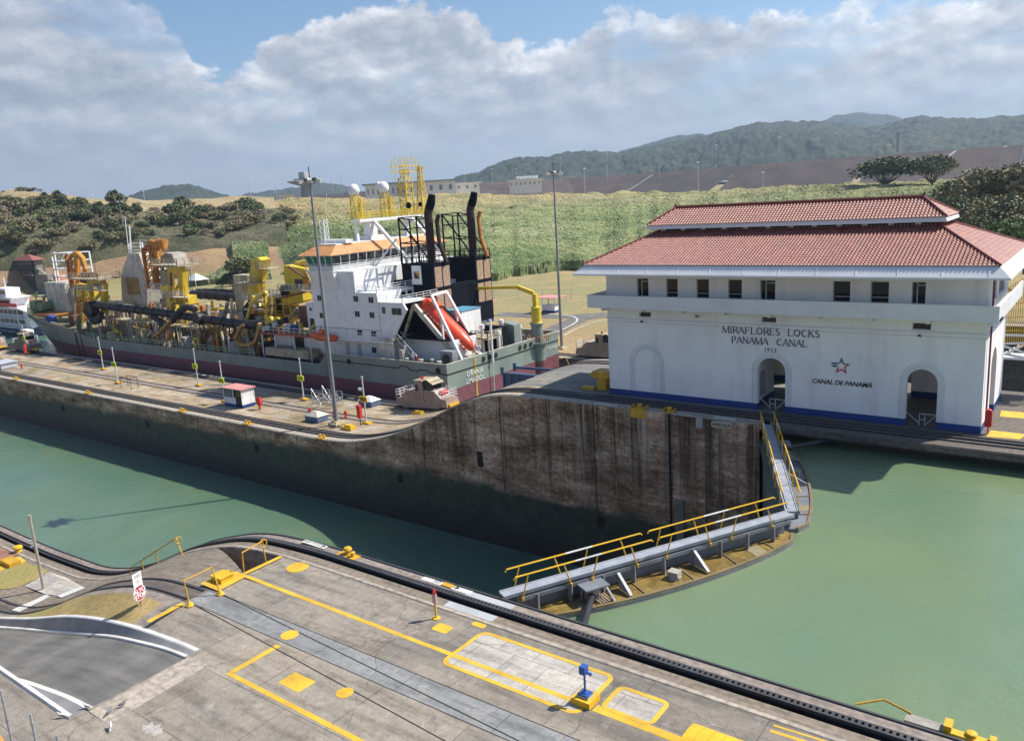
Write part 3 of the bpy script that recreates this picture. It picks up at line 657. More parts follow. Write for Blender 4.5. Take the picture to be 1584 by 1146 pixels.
# eaves: sloping apron under the tiles
EY0, EY1, EX0, EX1, EZ = 63.2, 80.5, -39.5, -6.9, 12.62
def apron(x0, x1, y0, y1, z, o, dz, parent, name, mat, th=.14):
    mb = MB(); i = [(x0, y0), (x1, y0), (x1, y1), (x0, y1)]; e = [(x0 - o, y0 - o), (x1 + o, y0 - o), (x1 + o, y1 + o), (x0 - o, y1 + o)]
    for k in range(4):
        a, b, c, d = i[k], i[(k + 1) % 4], e[(k + 1) % 4], e[k]
        mb.quad((*a, z), (*b, z), (*c, z - dz), (*d, z - dz)); mb.quad((*d, z - dz), (*c, z - dz), (*c, z - dz - th), (*d, z - dz - th))
    zb = z - dz - th; mb.quad(*[(*p, zb) for p in e]); return obj(name, mb, mat, parent)
apron(EX0, EX1, EY0, EY1, EZ - .06, .75, .68, B, 'eave', MOLD)
m = MB()
for k in range(12): x = -38.6 + k * 2.83; m.bar((x, EY0 - .14, EZ - .18), (x, EY0 - .60, EZ - .6), .05, .05)
obj('eave_bracket', m, MOLD, B)
def tile_mat():
    t = NT('clay_roof_tile'); x, y, z = t.sep()
    cell = t.n.new('ShaderNodeTexWhiteNoise'); cell.noise_dimensions = '3D'
    v = t.vec((1 / .27, 1 / .36, 1)); sn = t.n.new('ShaderNodeVectorMath'); sn.operation = 'FLOOR'; t.l.new(v, sn.inputs[0]); t.l.new(sn.outputs[0], cell.inputs['Vector'])
    c = t.mix(cell.outputs['Value'], (.21, .060, .046), (.35, .118, .090)); n = t.noise(.5, 5); f = t.noise(7, 4)
    c = t.mix(t.ramp(n, [(.40, 0.0), (.65, .55)]), c, (.23, .085, .075)); c = t.mix(t.ramp(f, [(.55, 0.0), (.75, .5)]), c, (.55, .40, .34))
    return t.out(c, .55, 0, f, .2, .01)
TILE = tile_mat(); TEND = paint('mortared_tile_end', (.56, .52, .42), .8, dirt=.25); TILEF = paint('flat_clay_shingle', (.38, .15, .135), .6, dirt=.3, scale=1.2)
def tile_face(mb, A, Bp, C, D, pitch=.27, row=.36, h=.07):
    """A->B eave, D->C top edge (plan rectangle hips may be skewed)"""
    A, Bp, C, D = map(Vector, (A, Bp, C, D)); ed = (Bp - A); Lg = ed.length; ed.normalize()
    nrm = ed.cross(D - A).normalized(); 
    if nrm.z < 0: nrm = -nrm
    upv = nrm.cross(ed).normalized()
    if upv.z < 0: upv = -upv
    S = (D - A).dot(upv); uD = (D - A).dot(ed); uC = (C - A).dot(ed); n = int(Lg / pitch); pw = Lg / n
    prof = [(0, 0), (.16, .62), (.36, 1.0), (.60, .62), (.76, .0), (.88, -.2), (1.0, 0)]
    for i in range(n):
        um = (i + .5) * pw
        smax = S * min(1, um / max(uD, 1e-6) if uD > 0 else 1, (Lg - um) / max(Lg - uC, 1e-6) if Lg > uC else 1)
        s = 0; j = 0
        while s < smax - .05:
            s2 = min(s + row, smax); lo = .045; vs = []
            for (q, hh) in prof: vs.append(A + ed * (i + q) * pw + upv * (s - .04) + nrm * (lo + hh * h))
            for (q, hh) in prof: vs.append(A + ed * (i + q) * pw + upv * s2 + nrm * (.0 + hh * h))
            k = len(prof); mb.m = 0; mb.add(vs, [(a, a + 1, a + 1 + k, a + k) for a in range(k - 1)])
            fv = vs[:5] + [A + ed * (i + prof[4][0]) * pw + upv * (s - .04) - nrm * .02, A + ed * i * pw + upv * (s - .04) - nrm * .02]
            mb.m = 1 if j == 0 else 0; mb.add(fv, [(0, 1, 2, 3, 4, 5, 6)])
            s = s2; j += 1
def hip_roof(name, ex0, ex1, ey0, ey1, ez, tx0, tx1, ty0, ty1, tz, flat_sides=True):
    E_ = [(ex0, ey0, ez), (ex1, ey0, ez), (ex1, ey1, ez), (ex0, ey1, ez)]; T_ = [(tx0, ty0, tz), (tx1, ty0, tz), (tx1, ty1, tz), (tx0, ty1, tz)]
    mb = MB()
    for k in range(4):
        a, b, c, d = E_[k], E_[(k + 1) % 4], T_[(k + 1) % 4], T_[k]
        mb.m = 0; lowr = [(*p[:2], p[2] - .03) for p in (a, b, c, d)]; mb.quad(*lowr)
        tile_face(mb, a, b, c, d, h=.07 if k in (0, 2) else .035)
    r = obj(name, mb, [TILE, TEND], B)
    hp = MB()
    for k in range(4):
        if T_[k] != T_[(k + 1) % 4] or True: hp.tube([Vector(E_[k]) + Vector((0, 0, .07)), Vector(T_[k]) + Vector((0, 0, .09))], .11, 6)
    obj('hip_tiles', hp, paint('dark_clay_hip', (.22, .06, .05), .7), r)
    return r
hip_roof('roof', EX0, EX1, EY0, EY1, EZ, -35.2, -11.9, 69.9, 73.8, 15.05)
m = MB(); m.box(-35.2, -11.9, 69.9, 73.8, 14.9, 15.45); obj('clerestory', m, MOLD, B)
m = MB()
for k in range(12): x = -34.6 + k * 1.96; m.box(x, x + 1.5, 69.85, 69.897, 15.1, 15.38)
obj('clerestory_dark_strip', m, SLOT, B)  # row of black strips on the clerestory front, below the upper eave
apron(-36.1, -11.3, 69.25, 74.45, 15.62, .12, .26, B, 'eave', MOLD, .08)
hip_roof('upper_roof', -36.15, -11.25, 69.2, 74.5, 15.66, -34.4, -13.4, 71.85, 71.86, 17.05)
m = MB(); m.tube([(-34.5, 71.85, 17.15), (-13.3, 71.85, 17.15)], .13, 6); m.tube([(-13.3, 71.85, 17.1), (-13.3, 71.85, 17.5)], [.16, .05], 6); m.tube([(-34.5, 71.85, 17.1), (-34.5, 71.85, 17.5)], [.16, .05], 6); obj('ridge_tiles', m, paint('dark_clay_hip', (.22, .06, .05), .7), B)
# lettering: serif capitals drawn with strokes
SER = {'M': [(0, 0, .05, 1), (.05, 1, .5, 0, 1), (.5, 0, .95, 1), (.95, 1, 1, 0, 1)], 'I': [(.15, 0, .15, 1, 1)], 'R': [(.1, 0, .1, 1, 1), (.1, 1, .5, 1), (.5, 1, .68, .88, 1), (.68, .88, .68, .65, 1), (.68, .65, .5, .5, 1), (.5, .5, .1, .5), (.38, .5, .8, 0, 1)],
 'A': [(0, 0, .42, 1), (.42, 1, .84, 0, 1), (.18, .36, .68, .36)], 'F': [(.1, 0, .1, 1, 1), (.1, 1, .65, 1), (.1, .53, .5, .53), (.65, 1, .65, .85), (.5, .62, .5, .44)], 'L': [(.1, 0, .1, 1, 1), (.1, 0, .68, 0), (.68, 0, .68, .18)],
 'O': [(.45, 1, .14, .82, 1), (.14, .82, .04, .5, 1), (.04, .5, .14, .18, 1), (.14, .18, .45, 0, 1), (.45, 0, .76, .18, 1), (.76, .18, .86, .5, 1), (.86, .5, .76, .82, 1), (.76, .82, .45, 1, 1)],
 'E': [(.1, 0, .1, 1, 1), (.1, 1, .62, 1), (.1, .53, .5, .53), (.1, 0, .66, 0), (.62, 1, .62, .85), (.66, 0, .66, .17)], 'S': [(.58, .85, .35, 1), (.35, 1, .12, .88, 1), (.12, .88, .14, .64, 1), (.14, .64, .54, .4, 1), (.54, .4, .58, .14, 1), (.58, .14, .32, 0, 1), (.32, 0, .06, .16)],
 'C': [(.76, .80, .5, 1), (.5, 1, .18, .85, 1), (.18, .85, .05, .5, 1), (.05, .5, .18, .15, 1), (.18, .15, .5, 0, 1), (.5, 0, .78, .2)], 'K': [(.1, 0, .1, 1, 1), (.1, .45, .68, 1), (.32, .62, .76, 0, 1)],
 'P': [(.1, 0, .1, 1, 1), (.1, 1, .48, 1), (.48, 1, .64, .86, 1), (.64, .86, .64, .62, 1), (.64, .62, .48, .47, 1), (.48, .47, .1, .47)], 'N': [(.08, 0, .08, 1), (.08, 1, .8, 0, 1), (.8, 0, .8, 1)],
 '1': [(.3, 0, .3, 1, 1), (.12, .85, .3, 1)], '9': [(.1, .06, .45, .15), (.45, .15, .58, .55, 1), (.58, .55, .55, .85, 1), (.55, .85, .32, 1, 1), (.32, 1, .1, .82, 1), (.1, .82, .1, .6, 1), (.1, .6, .32, .45), (.32, .45, .56, .58)],
 '3': [(.1, .92, .35, 1), (.35, 1, .55, .85, 1), (.55, .85, .5, .62, 1), (.5, .62, .28, .53), (.28, .53, .56, .4, 1), (.56, .4, .56, .15, 1), (.56, .15, .32, 0, 1), (.32, 0, .08, .1)]}
SW = {'M': 1.05, 'I': .3, 'O': .92, 'C': .84, 'N': .9, 'A': .86, 'K': .8, '1': .5}
SERIFS = {'M': [(0, 0), (.05, 1), (.95, 1), (1, 0)], 'I': [(.15, 0), (.15, 1)], 'R': [(.1, 0), (.1, 1), (.8, 0)], 'A': [(0, 0), (.84, 0)], 'F': [(.1, 0), (.1, 1)], 'L': [(.1, 0), (.1, 1)], 'E': [(.1, 0), (.1, 1)], 'K': [(.1, 0), (.1, 1), (.76, 0), (.68, 1)], 'P': [(.1, 0), (.1, 1)], 'N': [(.08, 0), (.08, 1), (.8, 1)], '1': [(.3, 0)]}
def serif_text(txt, xc, z, h, gap, y, word=.7):
    if gap > 1: gap = (gap - sum(SW.get(c, .74) * h if c != ' ' else word * h for c in txt)) / h / (sum(c != ' ' for c in txt) - 1)
    tot = sum((SW.get(c, .74) + gap) * h if c != ' ' else word * h for c in txt) - gap * h; x = xc - tot / 2; mb = MB(); j = 0
    for c in txt:
        if c == ' ': x += word * h; continue
        for s in SER[c]:
            w = .13 * h if len(s) == 5 else .06 * h; j += 1
            p = Vector((x + s[0] * h, y - .0006 * (j % 7), z + s[1] * h)); q = Vector((x + s[2] * h, y - .0006 * (j % 7), z + s[3] * h)); d = (q - p).normalized() * w * .35
            mb.bar(p - d, q + d, w, .03, up=(0, 1, 0))
        for (a, b) in SERIFS.get(c, []): j += 1; mb.box(x + (a - .13) * h, x + (a + .13) * h, y - .02 - .0006 * (j % 7), y + .015, z + b * h - .03 * h, z + b * h + .03 * h)
        x += (SW.get(c, .74) + gap) * h
    return mb
INK = paint('black_letter', (.02, .02, .025), .5, dirt=.1)
for txt, xc, z, h, gap, wd in (('MIRAFLORES LOCKS', -23.5, 6.54, .56, 8.2, .95), ('PANAMA CANAL', -23.6, 5.70, .54, 6.4, 1.2), ('1913', -23.45, 5.1, .32, 1.05, 0)): obj('lettering', serif_text(txt, xc, z, h, gap, 66.17, wd), INK, B)
t_ = text_mesh('CANAL DE PANAMÁ', .52, .015, .96, .22, .006); xform(t_, Matrix.Translation((-17.7, 66.17, 2.78))); obj('lettering', t_, INK, B)
# the star emblem: open star outline in navy and red with two speed bars on its left
star = [(math.sin(a), math.cos(a)) if k % 2 == 0 else (.42 * math.sin(a), .42 * math.cos(a)) for k, a in [(k, k * math.pi / 5) for k in range(10)]]
def seg_on(pts, c0, c1): pass
NAVY = paint('navy_emblem', (.02, .035, .12), .5, dirt=.05); RED2 = paint('red_emblem', (.45, .02, .03), .5, dirt=.05)
cxs, czs, rs = -17.72, 4.32, .72
def sp(k, f=1.0): x_, z_ = star[k % 10]; return (cxs + x_ * rs * f * 1.0 - .0, czs + z_ * rs * f)
for mt, ks in ((NAVY, (9, 0, 1, 8, 7)), (RED2, (2, 3, 4, 5, 6))):
    mb = MB()
    for k in ks:
        a, b, c, d = sp(k), sp(k + 1), sp(k + 1, .66), sp(k, .66)
        if k in (7, 8): # left arm is broken into bars
            continue
        mb.prism([a, b, c, d], 'y', 66.16 if mt is NAVY else 66.163, 66.19)
    if mt is NAVY:
        mb.prism([(cxs - .84, czs + .26), (cxs - .22, czs + .26), (cxs - .30, czs + .14), (cxs - .66, czs + .14)], 'y', 66.155, 66.19); mb.prism([(cxs - .84, czs + .04), (cxs - .30, czs + .06), (cxs - .38, czs - .08), (cxs - .62, czs - .08)], 'y', 66.155, 66.19)
    obj('emblem', mb, mt, B)
# rail gates inside the two open arches, pipe, hydrant cabinet and cable
for uc, w in ((A_M[0], A_M[1]), (A_R[0], A_R[1])):
    m = MB(); y = 66.5; x0, x1 = uc - w / 2 + .05, uc + w / 2 - .05; xm = uc - .1
    for a, b in (((x0 + .9, .05), (x0 + .9, 1.05)), ((xm + .35, .05), (xm + .35, 1.05)), ((x0 + .9, 1.0), (x1, 1.0)), ((x0 + .9, .55), (xm + .35, .55)), ((xm + .35, .1), (x1, .95)), ((x0, 1.0), (x0 + .9, .25))): m.bar((a[0], y, a[1]), (b[0], y, b[1]), .06)
    obj('gate', m, LGREY, label=None, origin=(uc, y, 0), cat='gate'); g_ = COL.objects[-1]
    g_['label'] = 'low white pipe gate standing in the %s open archway of the white building' % ('middle' if uc < -20 else 'right-hand'); g_.name = 'pipe_gate'
m = MB(); m.tube([(-7.62, 67.1, .6), (-7.62, 67.1, 11.7)], .07, 6); obj('drain_pipe', m, paint('maroon_pipe', (.22, .02, .03), .5), B)
m = MB(); m.tube([(-38.9, 66.05, 11.35), (-7.7, 66.05, 11.35)], .03, 4); obj('roof_conduit', m, paint('maroon_pipe', (.22, .02, .03), .5), B)
for x, z in ((-35.2, 7.25), (-12.1, 7.2), (-29.8, 7.95), (-32.9, 8.45)):
    m = MB(); m.tube([(x, 66.15, z), (x, 65.85, z + .02)], .025, 5); m.tube([(x - .12, 65.8, z - .02), (x + .14, 65.8, z - .1)], [.09, .05], 7); m.tube([(x, 65.86, z + .03), (x, 65.86, z - .12)], .05, 6); obj('wall_camera', m, DARKST, B)
H = thing('hydrant_cabinet', 'red fire hose cabinet on a post at the right corner of the white building', 'hose cabinet', (-7.35, 66.45, 0), world=True)
m = MB(); m.box(-7.6, -7.15, 66.3, 66.6, .55, 1.75); obj('cabinet', m, REDP, H); m = MB(); m.tube([(-7.37, 66.45, 0), (-7.37, 66.45, .56)], .05, 6); obj('post', m, REDP, H); m = MB(); m.lathe((-7.37, 66.45, 1.75), [(.2, 0), (.18, .08), (.05, .14)], 8); obj('cap', m, REDP, H)
fm = MB(); fm.quad((-7.35, 65.7, .008), (-5.3, 65.9, .008), (-5.0, 67.4, .008), (-7.3, 67.4, .008)); fm.quad((-7.2, 71.6, .008), (-4, 71.9, .008), (-4, 73.5, .008), (-7.3, 73.5, .008)); struct('yellow_markings', fm, MARK)
# yellow caged stair on the right flank
S = thing('steel_staircase', 'yellow barred steel staircase with white landing beams on the right flank of the white building', 'staircase', (-6, 80, 0), world=True)
m = MB()
for k in range(20): x = -8.3 + k * .16; m.bar((x, 79.6, 4.2), (x, 79.6, 8.9 + .12 * k), .05)
for k in range(5): m.bar((-8.3, 79.58, 4.3 + k * 1.1), (-5.2, 79.58, 4.3 + k * 1.25), .06)
for k in range(14): x = -5.2 + k * .22; m.bar((x, 80.4, 4.0), (x, 80.4, 8.0), .05)
obj('cage', m, YEL, S)
m = MB(); m.box(-8.4, -4.5, 79.2, 81.2, 3.0, 3.2); m.bar((-8.3, 79.2, 4.2), (-5.0, 79.2, 3.25), .14); m.bar((-8.6, 79.0, 5.1), (-3.5, 79.0, 5.25), .16); m.bar((-8.6, 79.0, 4.3), (-3.5, 79.0, 4.9), .14); obj('landing', m, MOLD, S)
m = MB()
for k in range(16): m.box(-8 + k * .28, -7.7 + k * .28, 80.2, 81.1, 3.3 + k * .2, 3.34 + k * .2)
m.bar((-8, 80.18, 3.2), (-3.6, 80.18, 6.4), .04, .25); obj('flight', m, MOLD, S)

# ------------------------------------------------------------------ miter gate
OCH = NT('algae_ochre_steel'); n_ = OCH.noise(1.2, 6, rough=.7); k_ = OCH.noise(6, 4)
GATEDECK = OCH.out(OCH.mix(1.0, OCH.ramp(n_, [(.3, (.085, .058, .016)), (.5, (.20, .135, .035)), (.68, (.30, .215, .07))]), OCH.ramp(k_, [(.3, .7), (.6, 1.1)]), 'MULTIPLY'), .45, 0, k_, .3, .02)
GATEST = paint('grey_blue_gate_steel', (.20, .22, .26), .5, dirt=.35, rust=.3); WALKT = paint('walkway_plate', (.33, .36, .42), .55, dirt=.25, scale=1.4); HRY = paint('handrail_yellow', (.75, .45, .02), .5, dirt=.15)
RAILW = paint('handrail_white', (.7, .7, .7), .5)
def gate_leaf(P0, P1, bow, label, shade_side, strut):
    """P0 hinge, P1 miter end (plan); bow = outward belly of the upstream skin"""
    P0, P1 = Vector((*P0, 0)), Vector((*P1, 0)); d = (P1 - P0).normalized(); Lg = (P1 - P0).length
    o = Vector((-d.y, d.x, 0));  o = o if o.x > 0 else -o     # towards the pool
    G = thing('miter_gate', label, 'lock gate', tuple(P0), world=True, group='the two leaves of the closed miter gate')
    n = 24; out = []
    for i in range(n + 1):
        t = i / n; out.append(P0 + d * Lg * t + o * (.95 + bow * (1 - (2 * t - 1) ** 2) ** .8 if 0 < t < 1 else .55))
    inn = [P0 + d * Lg * t - o * .15 for t in (0, 1)]
    poly = [(p.x, p.y) for p in out] + [(inn[1].x, inn[1].y), (inn[0].x, inn[0].y)]
    m = MB(); m.prism(poly, 'z', -20, -1.16); obj('leaf', m, [GATEST], G); COL.objects[-1].data.materials.append(GATEDECK)
    L_ = COL.objects[-1]
    for p in L_.data.polygons:
        if p.normal.z > .5: p.material_index = 1
    m = MB()
    for a, b in zip(out[:-1], out[1:]): m.bar(a + Vector((0, 0, -1.12)) - o * .1, b + Vector((0, 0, -1.12)) - o * .1, .16, .10)
    for t in (.22, .38, .55, .72, .88):
        q = P0 + d * Lg * t; e = out[int(t * n)]; m.bar(q + Vector((0, 0, -1.13)) + o * .5, e + Vector((0, 0, -1.13)), .10, .05)
    obj('deck_rim', m, paint('rim_ochre', (.22, .17, .09), .6, dirt=.3), G)
    m = MB()
    for t in (.19, .80): 
        q = P0 + d * Lg * t; m.add([tuple(q + o * .5 + d * s + Vector((0, 0, -1.145))) for s in (0, .9)] + [tuple(out[int(t * n)] + d * s + Vector((0, 0, -1.145)) - o * .1) for s in (.9, 0)], [(0, 1, 2, 3)])
    obj('grating', m, paint('weathered_grating', (.30, .26, .15), .6, dirt=.4, scale=8), G)
    # upstand carrying the walkway
    m = MB(); m.bar(P0 + d * .5 + Vector((0, 0, -.68)), P1 - d * .3 + Vector((0, 0, -.68)), .22, .98)
    for k in range(9):
        q = P0 + d * (Lg * (.07 + .105 * k)) + o * .62; m.bar(q + Vector((0, 0, -1.16)), q + Vector((0, 0, -.2)), .12, .22)
    m.bar(P0 + d * .5 + o * .62 + Vector((0, 0, -.27)), P1 - d * .3 + o * .62 + Vector((0, 0, -.27)), .06, .2); obj('upstand', m, GATEST, G)
    m = MB(); a, b = P0 - d * .4 + o * .12 + Vector((0, 0, -.06)), P1 + d * .1 + o * .12 + Vector((0, 0, -.06)); m.bar(a, b, .72, .12)
    obj('walkway', m, WALKT, G)
    m = MB()
    for s in (-.33, .35):
        m.bar(a + o * s + Vector((0, 0, .03)), b + o * s + Vector((0, 0, .03)), .05, .16)
    k = 1.2
    while k < Lg: m.bar(a + d * k - o * .34 + Vector((0, 0, .063)), a + d * k + o * .34 + Vector((0, 0, .063)), .03, .006); k += 1.4
    obj('kick_plate', m, paint('pale_edge_plate', (.45, .47, .50), .5), G)
    # handrails in lift-off sections, leaning posts, both sides
    for s, lab in ((-.32, 0), (.40, 1)):
        for (t0, t1) in ((.03, .47), (.50, .985)):
            m = MB(); p0 = a + d * Lg * t0 + o * (s + (.15 if lab else -.15)); p1 = a + d * Lg * t1 + o * (s + (.15 if lab else -.15)); z = Vector((0, 0, 1.06))
            m.tube([p0 + z * .88 - d * .1, p0 + z, p1 + z, p1 + z * .9 + d * .08], .042, 6)
            nn = 4
            for j in range(nn):
                t = (j + .35) / nn; tp = p0.lerp(p1, t) + z; f = 1 if j % 2 else -1; ft = p0.lerp(p1, t) + d * .38 * f + Vector((0, 0, -.18)); m.tube([tp, ft], .036, 6); m.tube([ft + Vector((0, 0, .1)), ft - Vector((0, 0, .08))], .07, 6)
            obj('handrail', m, HRY, G)
            m = MB(); m.tube([p0.lerp(p1, .42) + z, p0.lerp(p1, .62) + z], .047, 6); obj('rail_sleeve', m, RAILW, G)
    # gussets, strut bracket and hatch boxes on the ochre deck
    for t in (.33, .60):
        m = MB(); q = P0 + d * Lg * t + o * .7; e = P0 + d * Lg * t + o * 1.9
        m.add([tuple(q + Vector((0, 0, -.3))), tuple(e + Vector((0, 0, -1.0))), tuple(e + Vector((0, 0, -1.14))), tuple(q + Vector((0, 0, -1.14)))] , [(0, 1, 2, 3)]); m.bar(q + Vector((0, 0, -.3)), e + Vector((0, 0, -1.05)), .16, .06); obj('gusset', m, paint('pale_gusset', (.42, .44, .47), .5, dirt=.3), G)
    q = P0 + d * Lg * .5 + o * 1.35; m = MB(); m.lathe((q.x, q.y, -1.16), [(.36, 0), (.36, .16), (.30, .2)], 14); m.box(q.x - .3, q.x + .3, q.y - .28, q.y + .28, -.96, -.72); obj('hatch', m, CONC, G)
    if strut:
        sx_, sy_ = strut; q = P0 + d * Lg * .235 + o * 1.0; e = Vector((sx_, sy_, 0))
        m = MB(); m.bar(q + Vector((0, 0, -.34)) - d * .7, q + Vector((0, 0, -.34)) + d * .7, 1.1, .08); m.bar(q - d * .7 + Vector((0, 0, -.75)), q - d * .7 + o * .1 + Vector((0, 0, -.76)), .1, .7)
        m.bar(q + d * .75 + o * -.4 + Vector((0, 0, -.4)), q + d * .75 + o * .9 + Vector((0, 0, -1.1)), .12, .08); obj('strut_bracket', m, GATEST, G)
        m = MB(); m.box(q.x - .3, q.x + .25, q.y - .35, q.y + .3, -1.1, -.55)
        for k in range(6): a_ = q + d * (-.2 + .16 * k) + o * .2; m.bar(a_ + Vector((0, 0, -.85)), a_ + o * (.55) + d * .25 + Vector((0, 0, -1.1)), .05, .05)
        obj('strut_clevis', m, paint('chalky_clevis', (.38, .32, .27), .8, dirt=.4, scale=3), G)
        m = MB(); m.tube([q + Vector((0, 0, -.8)), e + Vector((0, 0, -.75))], .17, 12); obj('strut_arm', m, paint('strut_black', (.03, .032, .04), .35, dirt=.2), G)
    return G
gate_leaf((-23.5, 29.25), (-15.0, 45.3), 1.35, 'near leaf of the miter gate, its sunlit grey walkway meeting the near bank', 0, (-18.2, 27.0))
gate_leaf((-22.6, 62.6), (-15.0, 45.7), 1.25, 'far leaf of the miter gate, its walkway ending under the white building', 1, (-16.6, 64.2))
# ------------------------------------------------------------------ far bank, fields, dam, hills
def azr(px, py): d = ray(px, py); return math.degrees(math.atan2(d[0], d[1])), d[2] / math.hypot(d[0], d[1])
ctl = [tuple(atz(x, y, -8.6)) for x, y in ((930, 415), (840, 424), (760, 435), (600, 440), (440, 427), (360, 436), (240, 440), (120, 450), (0, 462), (700, 470), (900, 470), (560, 470), (0, 500), (300, 470))]
ctl += [(-40, 250, -8.0), (60, 250, -8), (-60, 120, -8.6), (-200, 120, -8.6), (60, 120, -7), (-330, 120, -8.6), (-500, 150, -8.6)]
for x, y, d in ((440, 369, 410), (300, 386, 400), (200, 398, 395), (90, 400, 400), (0, 405, 400), (380, 374, 405),
                (0, 345, 450), (130, 340, 455), (250, 345, 455), (0, 298, 520), (60, 302, 520), (140, 311, 520), (200, 319, 530), (300, 318, 545), (400, 310, 560), (440, 318, 540), (480, 348, 430), (520, 317, 600), (600, 313, 620), (700, 311, 620), (800, 310, 600), (900, 309, 580), (1000, 308, 560), (1100, 304, 540), (1200, 300, 520), (1300, 297, 500), (1450, 292, 480), (1584, 291, 450),
                (560, 375, 350), (640, 350, 420), (760, 365, 370), (900, 345, 380), (1100, 330, 380), (1300, 325, 350), (500, 405, 310), (850, 398, 290), (1500, 330, 300)):
    ctl.append(tuple(atd(x, y, d)))
for x, d, z in ((0, 800, 18), (200, 800, 16), (400, 800, 14), (600, 830, 12), (800, 800, 8), (1000, 760, 5), (1250, 720, 4), (1584, 680, 2), (300, 1400, 12), (1000, 1200, 10)):
    p = atd(x, 300, d); ctl.append((p.x, p.y, z))
ctl = np.array(ctl)
def tps(P, z, lam=30.0):
    n = len(P); s = 200.0; Q = P / s
    D = np.linalg.norm(Q[:, None] - Q[None], axis=2); K = np.where(D > 0, D ** 2 * np.log(D + 1e-12), 0) + np.eye(n) * lam * 1e-4
    A = np.zeros((n + 3, n + 3)); A[:n, :n] = K; A[:n, n] = 1; A[:n, n + 1:] = Q; A[n, :n] = 1; A[n + 1:, :n] = Q.T
    w = np.linalg.solve(A, np.concatenate([z, np.zeros(3)]))
    def f(X, Y):
        q = np.stack([np.asarray(X, float).ravel() / s, np.asarray(Y, float).ravel() / s], 1)
        D = np.linalg.norm(q[:, None] - Q[None], axis=2); U = np.where(D > 0, D ** 2 * np.log(D + 1e-12), 0)
        return (U @ w[:n] + w[n] + q @ w[n + 1:]).reshape(np.shape(X))
    return f
_tz = tps(ctl[:, :2], ctl[:, 2])
FOOT_AZ = []; FOOT_R = []
for x, y in ((0, 462), (120, 450), (240, 440), (360, 436), (440, 427), (600, 440), (760, 435), (840, 424), (930, 415), (1584, 380)):
    p = atz(x, y, -8.6); FOOT_AZ.append(math.degrees(math.atan2(p.x, p.y))); FOOT_R.append(math.hypot(p.x, p.y))
FOOT_AZ += [-2, 40]; FOOT_R += [265, 280]
_o = np.argsort(FOOT_AZ); FOOT_AZ = np.array(FOOT_AZ)[_o]; FOOT_R = np.array(FOOT_R)[_o]
def TZ(X, Y):
    X = np.asarray(X, float); Y = np.asarray(Y, float); r = np.hypot(X, Y); a = np.degrees(np.arctan2(X, Y)); fr = np.interp(a, FOOT_AZ, FOOT_R)
    k = np.clip((r - fr) / 30.0, 0, 1); z = _tz(X, Y); return np.where(Y < 130, -8.6, -8.6 + (np.maximum(z, -8.6) + 8.6) * k * k * (3 - 2 * k))
def vnoise(X, Y, s, seed=0):
    """smooth value noise on arrays"""
    x = X / s + seed * 17.3; y = Y / s - seed * 9.1; xi = np.floor(x).astype(int); yi = np.floor(y).astype(int); fx = x - xi; fy = y - yi
    def h(a, b): v = np.sin(a * 127.1 + b * 311.7 + seed * 74.7) * 43758.5453; return v - np.floor(v)
    fx = fx * fx * (3 - 2 * fx); fy = fy * fy * (3 - 2 * fy)
    return (h(xi, yi) * (1 - fx) + h(xi + 1, yi) * fx) * (1 - fy) + (h(xi, yi + 1) * (1 - fx) + h(xi + 1, yi + 1) * fx) * fy
def grid_mesh(name, X, Y, Z, mat, smooth=True, kind='structure', label=None, cat=None):
    n, m_ = X.shape; me = bpy.data.meshes.new(name); V = np.stack([X, Y, Z], 2).reshape(-1, 3)
    idx = np.arange(n * m_).reshape(n, m_); f = np.stack([idx[:-1, :-1], idx[1:, :-1], idx[1:, 1:], idx[:-1, 1:]], 2).reshape(-1, 4)
    me.vertices.add(len(V)); me.vertices.foreach_set('co', V.ravel()); me.loops.add(f.size); me.loops.foreach_set('vertex_index', f.ravel().astype(np.int32)); me.polygons.add(len(f))
    me.polygons.foreach_set('loop_start', (np.arange(len(f)) * 4).astype(np.int32)); me.polygons.foreach_set('loop_total', np.full(len(f), 4, np.int32)); me.polygons.foreach_set('use_smooth', [smooth] * len(f))
    me.update(calc_edges=True); me.validate(); me.materials.append(mat); o = bpy.data.objects.new(name, me); COL.objects.link(o); return tag(o, label, cat, None, kind)
